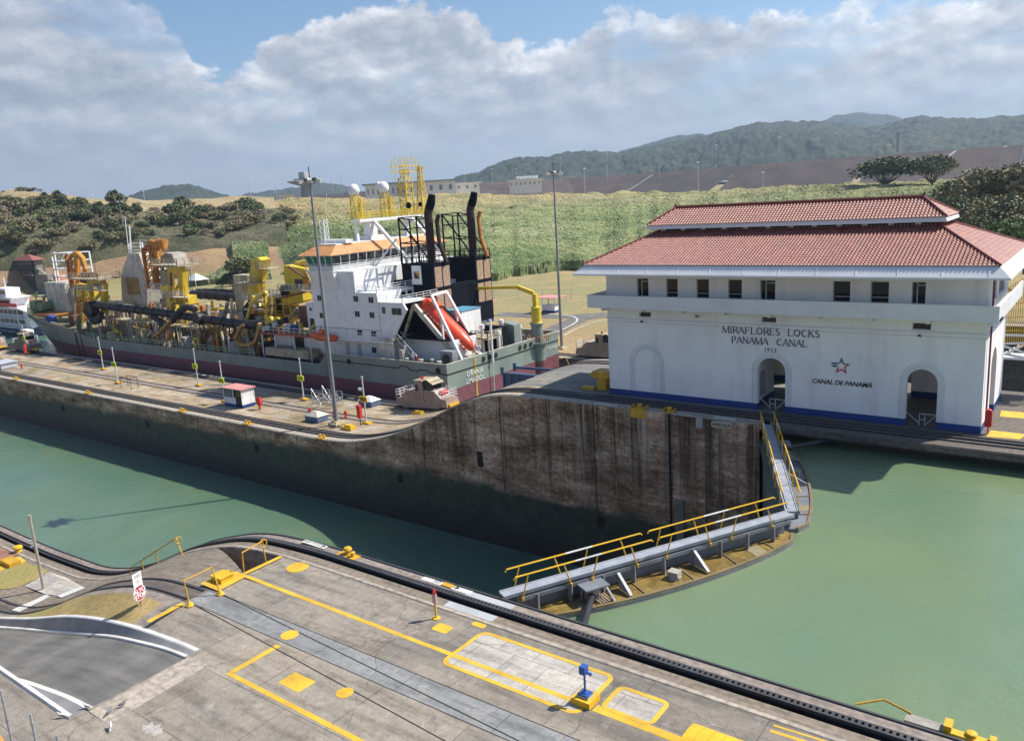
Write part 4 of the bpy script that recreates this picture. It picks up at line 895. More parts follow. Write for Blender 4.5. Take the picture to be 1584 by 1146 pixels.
def land_mat():
    t = NT('dry_land'); n = t.noise(.018, 6, rough=.6); m = t.noise(.16, 6, rough=.7); f = t.noise(1.5, 5, rough=.7); x, y, z = t.sep()
    c = t.mix(t.ramp(n, [(.38, 0.0), (.6, 1.0)]), (.26, .19, .085), (.20, .20, .075)); c = t.mix(t.ramp(m, [(.42, 0.0), (.68, .8)]), c, (.31, .215, .12))
    k = t.ramp(t.math('MULTIPLY', t.math('SUBTRACT', y, 118.0), 1 / 60.0, clamp=True), [(.0, (.35, .25, .13)), (.35, (.30, .22, .10)), (.6, (.26, .23, .105)), (1, (.25, .23, .10))])
    c = t.mix(t.ramp(t.math('MULTIPLY', t.math('ADD', z, 8.6), 1 / 4.0, clamp=True), [(0, 1.0), (1, 0.0)]), c, k)
    hill = t.math('MULTIPLY', t.ramp(t.math('MULTIPLY', t.math('ADD', z, 6.5), 1 / 3.0, clamp=True), [(0, 0.0), (1, 1.0)]), t.ramp(t.math('MULTIPLY', t.math('SUBTRACT', 5.5, z), 1 / 2.0, clamp=True), [(0, 0.0), (1, 1.0)]))
    c = t.mix(t.math('MULTIPLY', hill, t.ramp(t.math('MULTIPLY', t.math('ADD', x, 262.0), -1 / 15.0, clamp=True), [(0, 0.0), (1, 1.0)])), c, (.27, .17, .105))
    c = t.mix(t.ramp(t.noise(.07, 6, t.vec((1, 1, 1), loc=(7, 3, 0)), rough=.7), [(.48, 0.0), (.6, .75)]), c, (.36, .26, .13)); c = t.mix(t.ramp(t.noise(.3, 5, rough=.7), [(.55, 0.0), (.7, .5)]), c, (.12, .14, .05)); c = t.mix(1.0, c, t.ramp(f, [(.3, .55), (.65, 1.2)]), 'MULTIPLY'); return t.out(c, .95, 0, f, .5, .15)
LAND = land_mat()
A, Rg = np.meshgrid(np.radians(np.linspace(-88, 40, 260)), np.concatenate([np.linspace(118, 300, 60), np.geomspace(303, 640, 110), np.geomspace(660, 5200, 24)]), indexing='ij')
X = Rg * np.sin(A); Y = np.maximum(Rg * np.cos(A), 0)
Yc = np.maximum(Y, 114.0); X = np.where(Rg > 5000, X, X)
Z = TZ(X, Yc) + np.where(Rg > 260, (vnoise(X, Yc, 14, 1) - .5) * 1.0 + (vnoise(X, Yc, 4, 2) - .5) * .5, 0)
Z = np.where(Rg > 700, np.minimum(Z, 12), Z)
grid_mesh('far_ground', X, Yc, Z, LAND)
m = MB(); m.quad((-2600, 114, -8.62), (600, 114, -8.62), (600, 150, -8.62), (-2600, 150, -8.62)); m.quad((-3000, 114, -8.62), (-3000, 114, -24), (600, 114, -24), (600, 114, -8.62)); 
farw = struct('far_bank', m, [LAND, TRK]); farw.data.polygons[1].material_index = 1
m = MB(); m.quad((-15000, -3000, -30), (9000, -3000, -30), (9000, 16000, -30), (-15000, 16000, -30)); struct('ground', m, LAND)
fbz = smooth_table([-420, -62, -58, -46, -41, 140], [-8.6, -8.6, -8.0, -.8, 0, 0])
m = loft(lambda x: [(114, -24), (114, fbz(x) + .01), (115.4, fbz(x) + .02), (117.4, fbz(x) + .02), (132, fbz(x) + .02), (150, -8.61)], xs_range(-66, 130, 1, 8, -66, -38), lambda k, x: [0, 1, 0, 2, 3][k]); struct('far_bank', m, [TRK, COPE, LAND, LAND])
m = MB(); m.quad((-420, 114, -8.58), (-30, 114, -8.58), (-30, 115.4, -8.58), (-420, 115.4, -8.58)); struct('coping', m, COPE)
m = MB(); m.quad((-420, 115.4, -8.57), (-30, 115.4, -8.57), (-30, 117.4, -8.57), (-420, 117.4, -8.57)); struct('track_bed', m, TRK)
m = MB()
for y in (115.7, 117.1): m.box(-420, -30, y, y + .1, -8.57, -8.45)
struct('track_rails', m, DARKST)
# asphalt path with pale kerb on the far bank
def road_strip(name, pts, w, z, mat):
    mb = MB(); P = [Vector(p[:2]).to_3d() for p in pts]
    L_ = []; R_ = []
    for i, p in enumerate(P):
        d = (P[min(i + 1, len(P) - 1)] - P[max(i - 1, 0)]).normalized(); n = Vector((-d.y, d.x, 0)) * w / 2; L_.append(p + n + Vector((0, 0, z))); R_.append(p - n + Vector((0, 0, z)))
    for i in range(len(P) - 1): mb.quad(L_[i], R_[i], R_[i + 1], L_[i + 1])
    return struct(name, mb, mat)
def bez(pts, n=24):
    out = []; P = [Vector((p[0], p[1], 0)) for p in pts]; P = [P[0]] + P + [P[-1]]
    for i in range(1, len(P) - 2):
        for k in range(n // 4): t = k / (n // 4); out.append(.5 * ((2 * P[i]) + (-P[i - 1] + P[i + 1]) * t + (2 * P[i - 1] - 5 * P[i] + 4 * P[i + 1] - P[i + 2]) * t * t + (-P[i - 1] + 3 * P[i] - 3 * P[i + 1] + P[i + 2]) * t ** 3))
    return out + [P[-1]]
GZ = -8.6
road_strip('road', bez([atz(845, 518, GZ), atz(870, 505, GZ), atz(905, 492, GZ), atz(950, 488, GZ), atz(1010, 492, GZ)]), 5.2, -8.55, ASPH)
road_strip('road', bez([atz(770, 486, GZ), atz(815, 488, GZ), atz(880, 490, GZ), atz(940, 486, GZ)]), 5.5, -8.545, ASPH)
road_strip('kerb', bez([atz(860, 515, GZ), atz(885, 503, GZ), atz(893, 495, GZ), atz(882, 489, GZ), atz(850, 486, GZ)]), .35, -8.5, WCURB)
road_strip('kerb', bez([atz(872, 520, GZ), atz(895, 508, GZ), atz(935, 496, GZ), atz(975, 500, GZ)]), .3, -8.5, WCURB)

# reed field: ragged tall grass in its own sheet, one mass nobody could count
def reed_mat(name='tall_reed_grass', g1=(.12, .18, .058), g2=(.23, .27, .105), pale=(.35, .35, .20), dark=(.055, .085, .03), dryk=.85):
    t = NT(name); rv = t.vec((.38, 1, 1), t.vec(rot=(0, 0, rad(-30)))); n = t.noise(.03, 5, rv, rough=.6); m = t.noise(.30, 6, rv, rough=.72); f = t.noise(1.4, 6, rv, rough=.8); x, y, z = t.sep()
    c = t.mix(t.ramp(n, [(.42, 0.0), (.56, 1.0)]), g1, g2); c = t.mix(t.ramp(t.noise(.013, 4, t.vec((1, 1, 1), loc=(200, 90, 0)), rough=.6), [(.48, 0.0), (.62, .6)]), c, pale); c = t.mix(t.ramp(m, [(.5, 0.0), (.66, .85)]), c, pale); c = t.mix(t.math('MULTIPLY', t.ramp(m, [(.30, .85), (.46, 0.0)]), t.ramp(t.noise(.045, 4, t.vec((1, 1, 1), loc=(31, 2, 0))), [(.42, .2), (.58, 1.0)])), c, dark)
    dry = t.math('MULTIPLY', t.ramp(t.math('MULTIPLY', t.math('SUBTRACT', z, 9.0), 1 / 9.0, clamp=True), [(0, 0.0), (1, 1.0)]), t.ramp(t.noise(.05, 6), [(.35, .25), (.55, 1.0)]))
    c = t.mix(t.math('MULTIPLY', dry, dryk), c, (.42, .31, .15)); c = t.mix(1.0, c, t.ramp(f, [(.30, .42), (.5, .95), (.70, 1.55)]), 'MULTIPLY')
    return t.out(c, .9, 0, f, .8, .5)
def reeds(name, a0, a1, rin, rout, hgt, da=.085, dr=.75, seed=3, lean=0.0, mat=None, foot=None, taper=0, far=3):
    az_ = np.arange(a0, a1, da); n = int((rout - rin) / dr); out = []
    t = np.linspace(0, 1, n) ** 1.25
    A = np.radians(az_)[:, None] + np.zeros(n)[None]; fr = np.interp(az_, FOOT_AZ, FOOT_R) + rin; fr = fr + 9 * (vnoise(az_, az_ * 0, 1.3, 5) - .5) + 4 * (vnoise(az_, az_ * 0, .5, 6) - .5) + 0 * az_
    Rr_ = fr[:, None] + t[None] * (rout - fr)[:, None]; A = A + rng.normal(0, .012, A.shape) * np.pi / 180; Rr_ = Rr_ + rng.normal(0, .25, Rr_.shape)
    if foot: Rr_ = foot[0] + t[None] * (foot[1] - foot[0]) + 0 * Rr_
    A = A + np.radians(lean) * np.clip(t * 1.6, 0, 1)[None] * ((a1 - az_) / (a1 - a0))[:, None]
    X = Rr_ * np.sin(A); Y = Rr_ * np.cos(A); g = TZ(X, Y); h = hgt * (.35 + .75 * vnoise(X, Y, 26, seed) + .65 * vnoise(A * 350 / 2.4, Rr_, 7, seed + 1) + .3 * vnoise(A * 350 / 2, Rr_, 2.4, seed + 2)) + rng.normal(0, .14, X.shape)
    clump = np.clip(vnoise(X, Y, 17, seed + 6) - .72, 0, 1) * 9; h = h + clump
    edge = np.minimum(1, np.arange(n) / (14.0 if foot else 3.0))[None] * np.minimum(1, np.arange(n)[::-1] / 3.0)[None]; ct = np.minimum(1, np.arange(len(az_)) / taper)[:, None] if taper else 1.0; ce = np.minimum(1, np.arange(n) / far)[::-1][None]; Z = g - 1.6 + (h + 1.3) * edge * ct * ce
    return grid_mesh(name, X, Y, Z, mat or REED, smooth=False, kind='stuff')
REED = reed_mat()
reeds('reed_field', -53.5, 2, 0, 655, 2.6, taper=30)
reeds('reed_field', -60.0, -53.3, -14, 400, 2.6, seed=9, lean=4.0, taper=12, far=14)

# dam of the new locks: long sloped rock face
def rock_mat():
    t = NT('dark_rock_fill'); n = t.noise(.04, 5); f = t.noise(.9, 5, rough=.75); c = t.mix(t.ramp(n, [(.35, 0.0), (.65, 1.0)]), (.055, .040, .037), (.095, .070, .063)); c = t.mix(1.0, c, t.ramp(f, [(.3, .6), (.65, 1.3)]), 'MULTIPLY'); return t.out(c, .95)
ROCK = rock_mat(); DRYB = paint('pale_dry_berm', (.33, .29, .19), .95, dirt=.4, scale=.05)
DK = 1.72
dm = [(-62, 292), (620, 292), (700, 286), (880, 276), (1000, 268), (1150, 256), (1350, 241), (1584, 224), (1900, 203)]
tp = [atz(x, y, 36) for x, y in dm[1:]]
tp = [tp[0] + Vector((-260, 30, 0))] + tp
m = MB(); crest = MB()
for a, b in zip(tp[:-1], tp[1:]):
    d = (b - a).normalized(); n = Vector((d.y, -d.x, 0)); n = n if n.dot(-a) > 0 else -n; up = Vector((0, 0, 1))
    m.quad(a + n * 75 - up * 34, b + n * 75 - up * 34, b, a); crest.quad(a + up * .1, b + up * .1, b - n * 30 + up * .6, a - n * 30 + up * .6)
struct('rock_dam', m, ROCK); struct('dam_crest', crest, DRYB)
m = MB()
for (x0, y0, x1, y1) in ((1108, 292, 1143, 262), (968, 298, 1010, 271), (1440, 265, 1478, 234)):
    for k in range(8):
        ta, tb_ = k / 8, (k + 1) / 8
        def on(t):
            px = x0 + (x1 - x0) * t; top_y = np.interp(px, [p[0] for p in dm], [p[1] for p in dm]); bot_y = top_y + 60; py = y0 + (y1 - y0) * t
            # intersection of the view ray with the sloped face
            best = None
            for a, b in zip(tp[:-1], tp[1:]):
                d = (b - a).normalized(); n = Vector((d.y, -d.x, 0)); n = n if n.dot(-a) > 0 else -n; N = (n * 75 - Vector((0, 0, 34))).cross(d); r_ = Vector(ray(px, py)); s_ = (a - Vector(CAM)).dot(N) / r_.dot(N); q = Vector(CAM) + r_ * s_; u = (q - a).dot(d)
                if -1 <= u <= (b - a).length + 1: best = q + n * .6
            return best
        A_, B_ = on(ta), on(tb_)
        if A_ and B_: m.bar(A_, B_, 2.2, 1.0)
struct('dam_stairway', m, paint('pale_path', (.45, .43, .40), .8))

# wooded hills
def wood_mat(name, a, b):
    t = NT(name); n = t.noise(.012, 6, rough=.7); f = t.noise(.07, 6, rough=.8); c = t.mix(t.ramp(n, [(.35, 0.0), (.65, 1.0)]), a, b); c = t.mix(1.0, c, t.ramp(f, [(.32, .5), (.65, 1.35)]), 'MULTIPLY'); c = t.mix(t.ramp(t.noise(.02, 5, t.vec((1, 1, 1), loc=(50, 0, 0))), [(.62, 0.0), (.72, .5)]), c, (.17, .14, .07)); return t.out(c, .95, 0, f, .6, 3)
WOOD = wood_mat('hill_forest', (.014, .026, .018), (.032, .046, .026))
def hill(name, prof, dist, depth, base, amp=9, nz=26, step=1.6, seed=1, sc=24):
    xs = np.arange(prof[0][0], prof[-1][0] + .1, step); ys = np.interp(xs, [p[0] for p in prof], [p[1] for p in prof]) + 0.0
    D = np.array([[*azr(x, y)] for x, y in zip(xs, ys)]); A = np.radians(D[:, 0]); zt = CAM[2] + D[:, 1] * dist - amp * .6
    t = np.linspace(-1, .6, nz); R_ = dist + depth * t[None] + np.zeros((len(xs), 1)); A2 = A[:, None] + 0 * R_; X = R_ * np.sin(A2); Y = R_ * np.cos(A2)
    sh = np.where(t < 0, (1 - (-t) ** 1.35), 1 - (t / .6) ** 2 * .8)[None]
    gul = (vnoise(X, Y, depth * .35, seed) - .5) * .5 * (1 - np.exp(-np.abs(t[None]) * 6))
    Z = base + (zt[:, None] - base) * np.clip(sh + gul * (sh > .02), 0, 1.2) + amp * (vnoise(X, Y, sc, seed + 3) + .6 * vnoise(X, Y, sc * .4, seed + 4) - .5) * np.clip(sh * 4, 0, 1)
    return grid_mesh(name, X, Y, Z, WOOD, smooth=False)
hill('hills', [(1240, 250), (1262, 188), (1290, 178), (1335, 172), (1380, 178), (1420, 192), (1500, 205), (1600, 240)], 4700, 500, 20, 9, 20, 1.2, 2, 40)
hill('hills', [(900, 262), (960, 232), (1000, 220), (1050, 208), (1085, 205), (1120, 215), (1200, 232)], 3900, 600, 20, 10, 20, 1.2, 7, 50)
hill('hills', [(640, 296), (690, 279), (714, 270), (740, 266), (760, 255), (800, 247), (850, 246), (880, 240), (920, 238), (960, 240), (1000, 230), (1050, 221), (1090, 212), (1130, 200), (1170, 191), (1210, 189), (1250, 187), (1300, 190), (1340, 197), (1380, 190), (1420, 180), (1470, 182), (1520, 184), (1560, 181), (1620, 178), (1900, 170)], 2700, 1050, 22, 10, 60, 1.5, 12, 22)
hill('hills', [(170, 318), (190, 308), (225, 293), (265, 285), (292, 283), (318, 290), (345, 299), (380, 306), (420, 312)], 2500, 500, 18, 9, 24, 1.2, 21, 24)
hill('hills', [(330, 312), (380, 299), (410, 294), (450, 290), (495, 283), (530, 287), (560, 296), (600, 303)], 3600, 700, 18, 9, 24, 1.2, 27, 30)

# ------------------------------------------------------------------ trees
def leaf_mat(name, a, b, c3=None):
    t = NT(name); n = t.noise(.35, 4); w = t.n.new('ShaderNodeObjectInfo'); c = t.mix(t.ramp(n, [(.38, 0.0), (.62, 1.0)]), a, b)
    c = t.mix(t.math('MULTIPLY', w.outputs['Random'], .5), c, c3 or b); t.out(c, .75)
    try:
        t.b.inputs['Subsurface Weight'].default_value = 0
    except Exception: pass
    return t.m
LEAF_D = leaf_mat('dark_leaves', (.06, .085, .038), (.12, .15, .06), (.16, .155, .08)); LEAF_O = leaf_mat('olive_leaves', (.14, .145, .07), (.27, .25, .14), (.27, .20, .12)); LEAF_G = leaf_mat('green_leaves', (.055, .10, .025), (.12, .18, .05), (.15, .20, .06)); LEAF_B = leaf_mat('dry_leaves', (.20, .165, .12), (.30, .25, .18), (.22, .17, .13))
def make_tree(name, label, h, r, mat, nleaf=1400, ls=.42, flat=.55, seed=0, bare=.0, lobes=9, trunk_h=.42):
    rg = np.random.default_rng(seed); T = thing(name, label, 'tree'); tr = MB(); cz = h * (1 - flat * r / h * .9)
    top = Vector((rg.normal(0, .3), rg.normal(0, .3), h * trunk_h)); tr.tube([(0, 0, -.6), (.05, 0, h * trunk_h * .5), tuple(top)], [.035 * h, .026 * h, .02 * h], 6)
    cents = []
    for k in range(lobes):
        a = 2 * math.pi * (k * .618 + rg.uniform(0, .12)); q = math.sqrt((k + .4) / lobes) * r * .72; c = Vector((q * math.cos(a), q * math.sin(a), h * (1 - .18 * (q / r) ** 2 * 1.6) - r * flat * .5 + rg.normal(0, .06) * h)); cents.append((c, r * rg.uniform(.30, .48)))
        md = top.lerp(c, .55) + Vector((0, 0, -.05 * h)); tr.tube([top, md, c + Vector((0, 0, .3))], [.016 * h, .010 * h, .004 * h], 5)
        for j in range(3): e = c + Vector((rg.normal(0, .3) * r * .6, rg.normal(0, .3) * r * .6, rg.uniform(.0, .12) * h)); tr.tube([md.lerp(c, .5), e], [.006 * h, .002 * h], 4)
    obj('trunk', tr, TRUNK, T); m = MB(); per = nleaf // lobes; vs = []; fs = []
    for c, cr in cents:
        d = rg.normal(size=(per, 3)); d /= np.linalg.norm(d, axis=1)[:, None]; rr = cr * (.45 + .62 * rg.random(per) ** .6); P = np.array(c) + d * rr[:, None] * np.array([1, 1, flat]); s = ls * rg.uniform(.6, 1.4, per)
        u = rg.normal(size=(per, 3)); u[:, 2] *= .5; u /= np.linalg.norm(u, axis=1)[:, None]; w = np.cross(u, rg.normal(size=(per, 3))); w /= np.linalg.norm(w, axis=1)[:, None]
        for i in range(per):
            b = len(vs); p = P[i]; vs += [tuple(p - u[i] * s[i]), tuple(p + w[i] * s[i] * .6), tuple(p + u[i] * s[i]), tuple(p - w[i] * s[i] * .6)]; fs.append(((b, b + 1, b + 2, b + 3), 0))
    m.v = vs; m.f = fs; obj('crown', m, mat, T); return T
NLB = 'in the woodland belt on the left hillside'
protos = [make_tree('broadleaf_tree', 'dark bushy tree ' + NLB, 10, 5.2, LEAF_D, 1500, .5, .75, 1), make_tree('olive_tree', 'olive-grey spreading tree ' + NLB, 9, 5.4, LEAF_O, 1100, .46, .5, 2),
          make_tree('bare_tree', 'pale half-bare tree with visible branches ' + NLB, 9, 4.8, LEAF_B, 420, .4, .6, 3), make_tree('young_tree', 'bright green rounded tree ' + NLB, 8, 4.2, LEAF_G, 1200, .45, .8, 4), make_tree('tall_tree', 'tall narrow dark tree ' + NLB, 14, 4.6, LEAF_D, 1500, .5, 1.0, 5)]
used = set()
def plant(k, x, y, s, label=None, group='trees of the left woodland belt', sz=None, rz=None):
    z = float(TZ(np.array([x]), np.array([y]))[0]) - .2; a = random.uniform(0, 6.28) if rz is None else rz; sc = (s, s, sz or s)
    if k not in used: used.add(k); o = protos[k]; o.location = (x, y, z); o.rotation_euler.z = a; o.scale = sc; o['group'] = group; 
    else: o = dup(protos[k], (x, y, z), a, None, group, sc)
    if label: o['label'] = label
    return o
SCRUB = reed_mat('understory', (.05, .06, .028), (.10, .10, .05), (.17, .15, .09), (.025, .038, .018), .0)
reeds('understory_scrub', -71, -52.0, 398, 486, 3.4, da=.12, seed=31, mat=SCRUB, foot=(398, 486), taper=16, far=22)
DRYG = reed_mat('dry_ridge_grass', (.19, .155, .08), (.29, .23, .125), (.34, .28, .17), (.08, .085, .04), .25)
reeds('dry_ridge_grass', -72, -52.5, 470, 640, 1.3, da=.12, seed=41, mat=DRYG, foot=(470, 640), taper=16, far=10)
# woodland belt: scattered through a real area of the slope
cnt = 0
for i in range(700):
    px = random.uniform(-30, 455); 
    lo_y = np.interp(px, [0, 100, 200, 300, 400, 455], [406, 405, 401, 388, 372, 356]); up_y = np.interp(px, [0, 100, 200, 260, 300, 400, 455], [352, 356, 358, 350, 338, 328, 324])
    if px > 395 and random.random() < .5: continue
    py = lo_y - (lo_y - up_y) * random.random() ** .8; dist = 402 + (lo_y - py) / (lo_y - up_y) * 62
    p = atd(px, py, dist); k = random.choices([0, 1, 2, 3, 4], [.20, .38, .24, .10, .08])[0]; plant(k, p.x, p.y, random.uniform(.6, 1.1)); cnt += 1
    if cnt >= 175: break
for px, py, d, k, s, sz in ((285, 335, 455, 4, 1.15, 1.0), (268, 338, 450, 0, 1.1, 1.1), (322, 325, 460, 1, .9, 1.0), (380, 330, 455, 0, 1.3, 1.25), (365, 335, 450, 1, 1.1, 1.2), (395, 330, 452, 0, 1.0, 1.1), (350, 330, 456, 1, 1.0, 1.1), (192, 352, 440, 4, .9, .9)): p = atd(px, py, d); plant(k, p.x, p.y, s, sz=sz)
for i in range(26):   # scrub on the crest and the slope behind the ship
    px = random.choice([random.uniform(0, 80), random.uniform(0, 470), random.uniform(440, 560)]); py, d = (random.uniform(306, 318), 515) if px < 440 else (random.uniform(330, 360), random.uniform(430, 470)); p = atd(px, py, d); plant(random.choice([1, 2, 2, 0]), p.x, p.y, random.uniform(.25, .5), group='scrub on the ridge')['label'] = 'small scrubby bush on the dry ridge left of the ship bridge'
for px, py, s in ((352, 408, .55), (362, 398, .6), (372, 388, .6), (384, 380, .5), (340, 416, .5), (396, 372, .5), (376, 424, 1.25), (358, 428, .7), (392, 420, .9), (420, 345, .6), (445, 350, .5)): p = atd(px, py, 312 if py > 415 else 330 if py > 370 else 420); plant(0, p.x, p.y, s, 'dark bush standing in the reeds at the end of the bare earth slope', 'bushes in the reeds')
# right: two umbrella trees before the dam and the dense clump behind the white building
um = make_tree('umbrella_tree', 'wide flat-topped tree before the rock dam, left of the pair', 18, 13, LEAF_D, 4200, .7, .62, 8, lobes=16, trunk_h=.2); p = atd(1372, 283, 430); um.location = (p.x, p.y, p.z - 4.5); um.scale = (1.2, 1.2, .95); um['group'] = 'umbrella trees before the dam'
p = atd(1440, 283, 425); dup(um, (p.x, p.y, p.z - 4), 2.0, 'wide flat-topped tree before the rock dam, right of the pair', scale=(.85, .85, .95))
big = make_tree('rain_tree', 'big dark tree in the dense clump behind the right end of the white building', 15, 8, LEAF_D, 4200, .42, .8, 11, lobes=16, trunk_h=.3); big2 = make_tree('rain_tree', 'big olive tree in the dense clump behind the right end of the white building', 13, 7.5, LEAF_O, 3600, .42, .75, 12, lobes=14, trunk_h=.3)
big3 = make_tree('young_tree', 'bright green tree low in the clump behind the right end of the white building', 9, 5, LEAF_G, 2600, .34, .8, 14, lobes=12)
first = {id(big): 1, id(big2): 1, id(big3): 1}
for px, top_y, d, b, s in ((1475, 292, 262, big2, .8), (1500, 270, 250, big, 1.0), (1525, 262, 240, big2, 1.1), (1552, 263, 245, big, 1.1), (1580, 255, 235, big, 1.2), (1610, 250, 230, big2, 1.2), (1490, 300, 225, big, .8), (1520, 300, 215, big, .95), (1548, 305, 205, big2, .9), (1575, 300, 200, big, 1.0), (1600, 310, 195, big2, 1.0), (1560, 335, 180, big3, .9), (1590, 340, 172, big3, 1.0), (1530, 330, 190, big, .7), (1465, 305, 275, big3, .8), (1450, 300, 285, big3, .6)):
    q = atd(px, top_y, d); hh = {id(big): 15, id(big2): 13, id(big3): 9}[id(b)] * s; loc = (q.x, q.y, q.z - hh)
    if first.get(id(b)): first[id(b)] = 0; b.location = loc; b.scale = (s, s, s); b['group'] = 'dense clump of trees at the right'
    else: dup(b, loc, random.uniform(0, 6), None, 'dense clump of trees at the right', s)

# ------------------------------------------------------------------ haze: one closed box of thin air
hz = MB(); hz.box(-5600, 900, -60, 5600, -31, 420)
hm = bpy.data.materials.new('haze'); hm.use_nodes = True; hn = hm.node_tree; hn.nodes.remove(hn.nodes['Principled BSDF'])
pv = hn.nodes.new('ShaderNodeVolumePrincipled'); pv.inputs['Density'].default_value = .00010; pv.inputs['Color'].default_value = (.55, .76, 1.0, 1); pv.inputs['Anisotropy'].default_value = .25
hn.links.new(pv.outputs[0], hn.nodes['Material Output'].inputs['Volume'])
hzo = obj('haze', hz, hm, kind='stuff')
# ------------------------------------------------------------------ the dredger in the far lane
SH = thing('dredger_ship', 'grey-green and maroon hopper dredger with white stern bridge, black funnels and yellow cranes', 'ship', (-150, 97, -11), world=True)
def part(name, m, mat, parent=None, smooth=False, label=None): return obj(name, m, mat, parent or SH, smooth=smooth, label=label)
def pbox(m, x0, y0, x1, y1, Y, dep):
    """box whose near face spans the given picture corners on the plane Y"""
    a, b = aty(x0, y1, Y), aty(x1, y0, Y); a2 = aty(x0, y0, Y); xm0 = (a.x + a2.x) / 2; m.box(min(xm0, b.x), max(xm0, b.x), Y, Y + dep, min(a.z, b.z), max(a.z, b.z)); return m
def T(*pts): return [aty(p[0], p[1], p[2]) for p in pts]
def hull_mat():
    t = NT('hull_paint'); t.P = t.g.outputs['Position']; x, y, z = t.sep(); n = t.noise(.25, 5); f = t.noise(1.2, 5, rough=.7); st = t.noise(1, 5, t.vec((.5, .5, .06)), rough=.65)
    g = t.mix(1.0, (.20, .235, .215), t.ramp(n, [(.3, .8), (.6, 1.05)]), 'MULTIPLY'); r = t.mix(1.0, (.17, .055, .075), t.ramp(f, [(.3, .75), (.6, 1.1)]), 'MULTIPLY')
    line = t.ramp(t.math('ADD', z, 7.15), [(0, 1.0), (.02, 0.0)]); c = t.mix(line, g, r)
    c = t.mix(t.math('MULTIPLY', t.ramp(st, [(.60, 0.0), (.70, .7)]), t.ramp(f, [(.4, .3), (.6, 1.0)])), c, (.17, .09, .04)); sc = t.noise(2.5, 4); c = t.mix(t.ramp(sc, [(.70, 0.0), (.76, .5)]), c, (.45, .45, .42))
    return t.out(c, .55, 0, n, .1, .05)
HULL = hull_mat()
def sheer(x): return float(np.interp(x, [-230, -207, -190, -183, -176, -102, -100, -75], [-1.2, -1.7, -3.0, -3.9, -5.2, -5.2, -3.4, -3.4]))
def hb(x, lv):   # half breadth: lv 0 top, 1 bottom
    t = np.interp(x, [-230, -226, -220, -212, -203, -193, -180, -75], [0.02, 3.6, 7.4, 10.8, 12.8, 13.7, 14, 14]); b = np.interp(x, [-230, -224, -219, -212, -203, -190, -175, -78, -75], [0, 0, .3, 4.6, 9.2, 12.8, 14, 14, 14]); return float(t * (1 - lv) + b * lv)
hx = [-230, -228.5, -226, -223, -220, -216, -212, -208, -203, -198, -193, -187, -180, -176, -165, -150, -135, -120, -102, -100, -90, -78, -75]
m = MB(); rows = []
for x in hx:
    zs = sheer(x); lv = [(zs, 0), (zs * .5 - 3.6, .25), (-7.15, .5), (-9.5, .85), (-13, 1)]; off = max(0, (-224 - x)) ; r = []
    for k, (z, l) in enumerate(lv): r.append((max(x, -230 + k * 2.2 if x < -222 else x), 97 - hb(x, l), z))
    rows.append(r)
n = 5
for sgn in (0, 1):
    b = len(m.v)
    for r in rows: m.v += [(p[0], p[1] if not sgn else 194 - p[1], p[2]) for p in r]
    for i in range(len(rows) - 1):
        for k in range(n - 1): a = b + i * n + k; m.f.append(((a, a + n, a + n + 1, a + 1), 0))
m.quad((-75, 83, -3.4), (-75, 111, -3.4), (-75, 111, -10), (-75, 83, -10)); m.quad((-75, 83, -10), (-75, 111, -10), (-79, 109, -13), (-79, 85, -13))
for i in range(len(hx) - 1):
    a, b_ = hx[i], hx[i + 1]; d = 1.0
    m.m = 1; m.quad((a, 97 - hb(a, 0) + .05, sheer(a) - d), (b_, 97 - hb(b_, 0) + .05, sheer(b_) - d), (b_, 97 + hb(b_, 0) - .05, sheer(b_) - d), (a, 97 + hb(a, 0) - .05, sheer(a) - d))
part('hull', m, [HULL, paint('worn_deck', (.22, .20, .13), .85, dirt=.5, rust=1.0)])
# rubbing strake with the jogs near the stern, bulwark cap, draught marks, fairleads
m = MB(); pts = [(-100, -4.45), (-92, -4.5), (-84.4, -4.55), (-84, -4.2), (-82.6, -4.2), (-82.1, -4.65), (-80.5, -4.7), (-80.1, -4.45), (-78.6, -4.5), (-78.2, -4.75), (-75.02, -4.8)]
for a, b in zip(pts[:-1], pts[1:]): m.bar((a[0], 82.97, a[1]), (b[0], 82.97, b[1]), .10, .12)
m.bar((-74.97, 83, -4.8), (-74.97, 104.2, -4.85), .1, .14); m.bar((-74.97, 107.5, -4.85), (-74.97, 111, -4.85), .1, .14)
part('rubbing_strake', m, SLOT)
m = MB(); m.box(-100, -75, 82.95, 83.12, -3.4, -3.33); m.box(-75.15, -74.98, 83, 111, -3.42, -3.3); m.box(-75, -100, 110.9, 111.1, -3.4, -3.3); part('bulwark_cap', m, DWHITE)
for x, z in ((-76.6, -4.3), (-95.0, -4.35)):
    m = MB(); m.tube([(x, 82.9, z), (x, 83.1, z)], .42, 12); part('fairlead', m, SLOT)
for y in (91.2, 92.7, 94.2, 100.3, 101.7, 103.2):
    m = MB(); m.tube([(-75.1, y, -4.15), (-74.9, y, -4.15)], .4, 12); part('fairlead', m, SLOT)
m = MB(); m.box(-182.6, -182.2, 82.92, 83.3, -12, -4.2); m.box(-180.3, -180.0, 82.95, 83.3, -12, -4.2); part('fender_bar', m, RUSTB)
for txt, z, sp_ in (('ORANJE', -5.95, 1.15), ('LIMASSOL', -7.0, 1.0)):
    tm = text_mesh(txt, .95, .02, sp_, 0, .012); xform(tm, Matrix.Translation((-74.95, 89.0, z)) @ Matrix.Rotation(rad(90), 4, 'Z')); part('ship_lettering', tm, paint('white_letter', (.75, .75, .72), .6))
tm = text_mesh('ORANJE', .6, .02, 1.2, 0, .01); xform(tm, Matrix.Translation((-74.95, 109.2, -5.9)) @ Matrix.Rotation(rad(90), 4, 'Z')); part('ship_lettering', tm, paint('white_letter', (.75, .75, .72), .6))
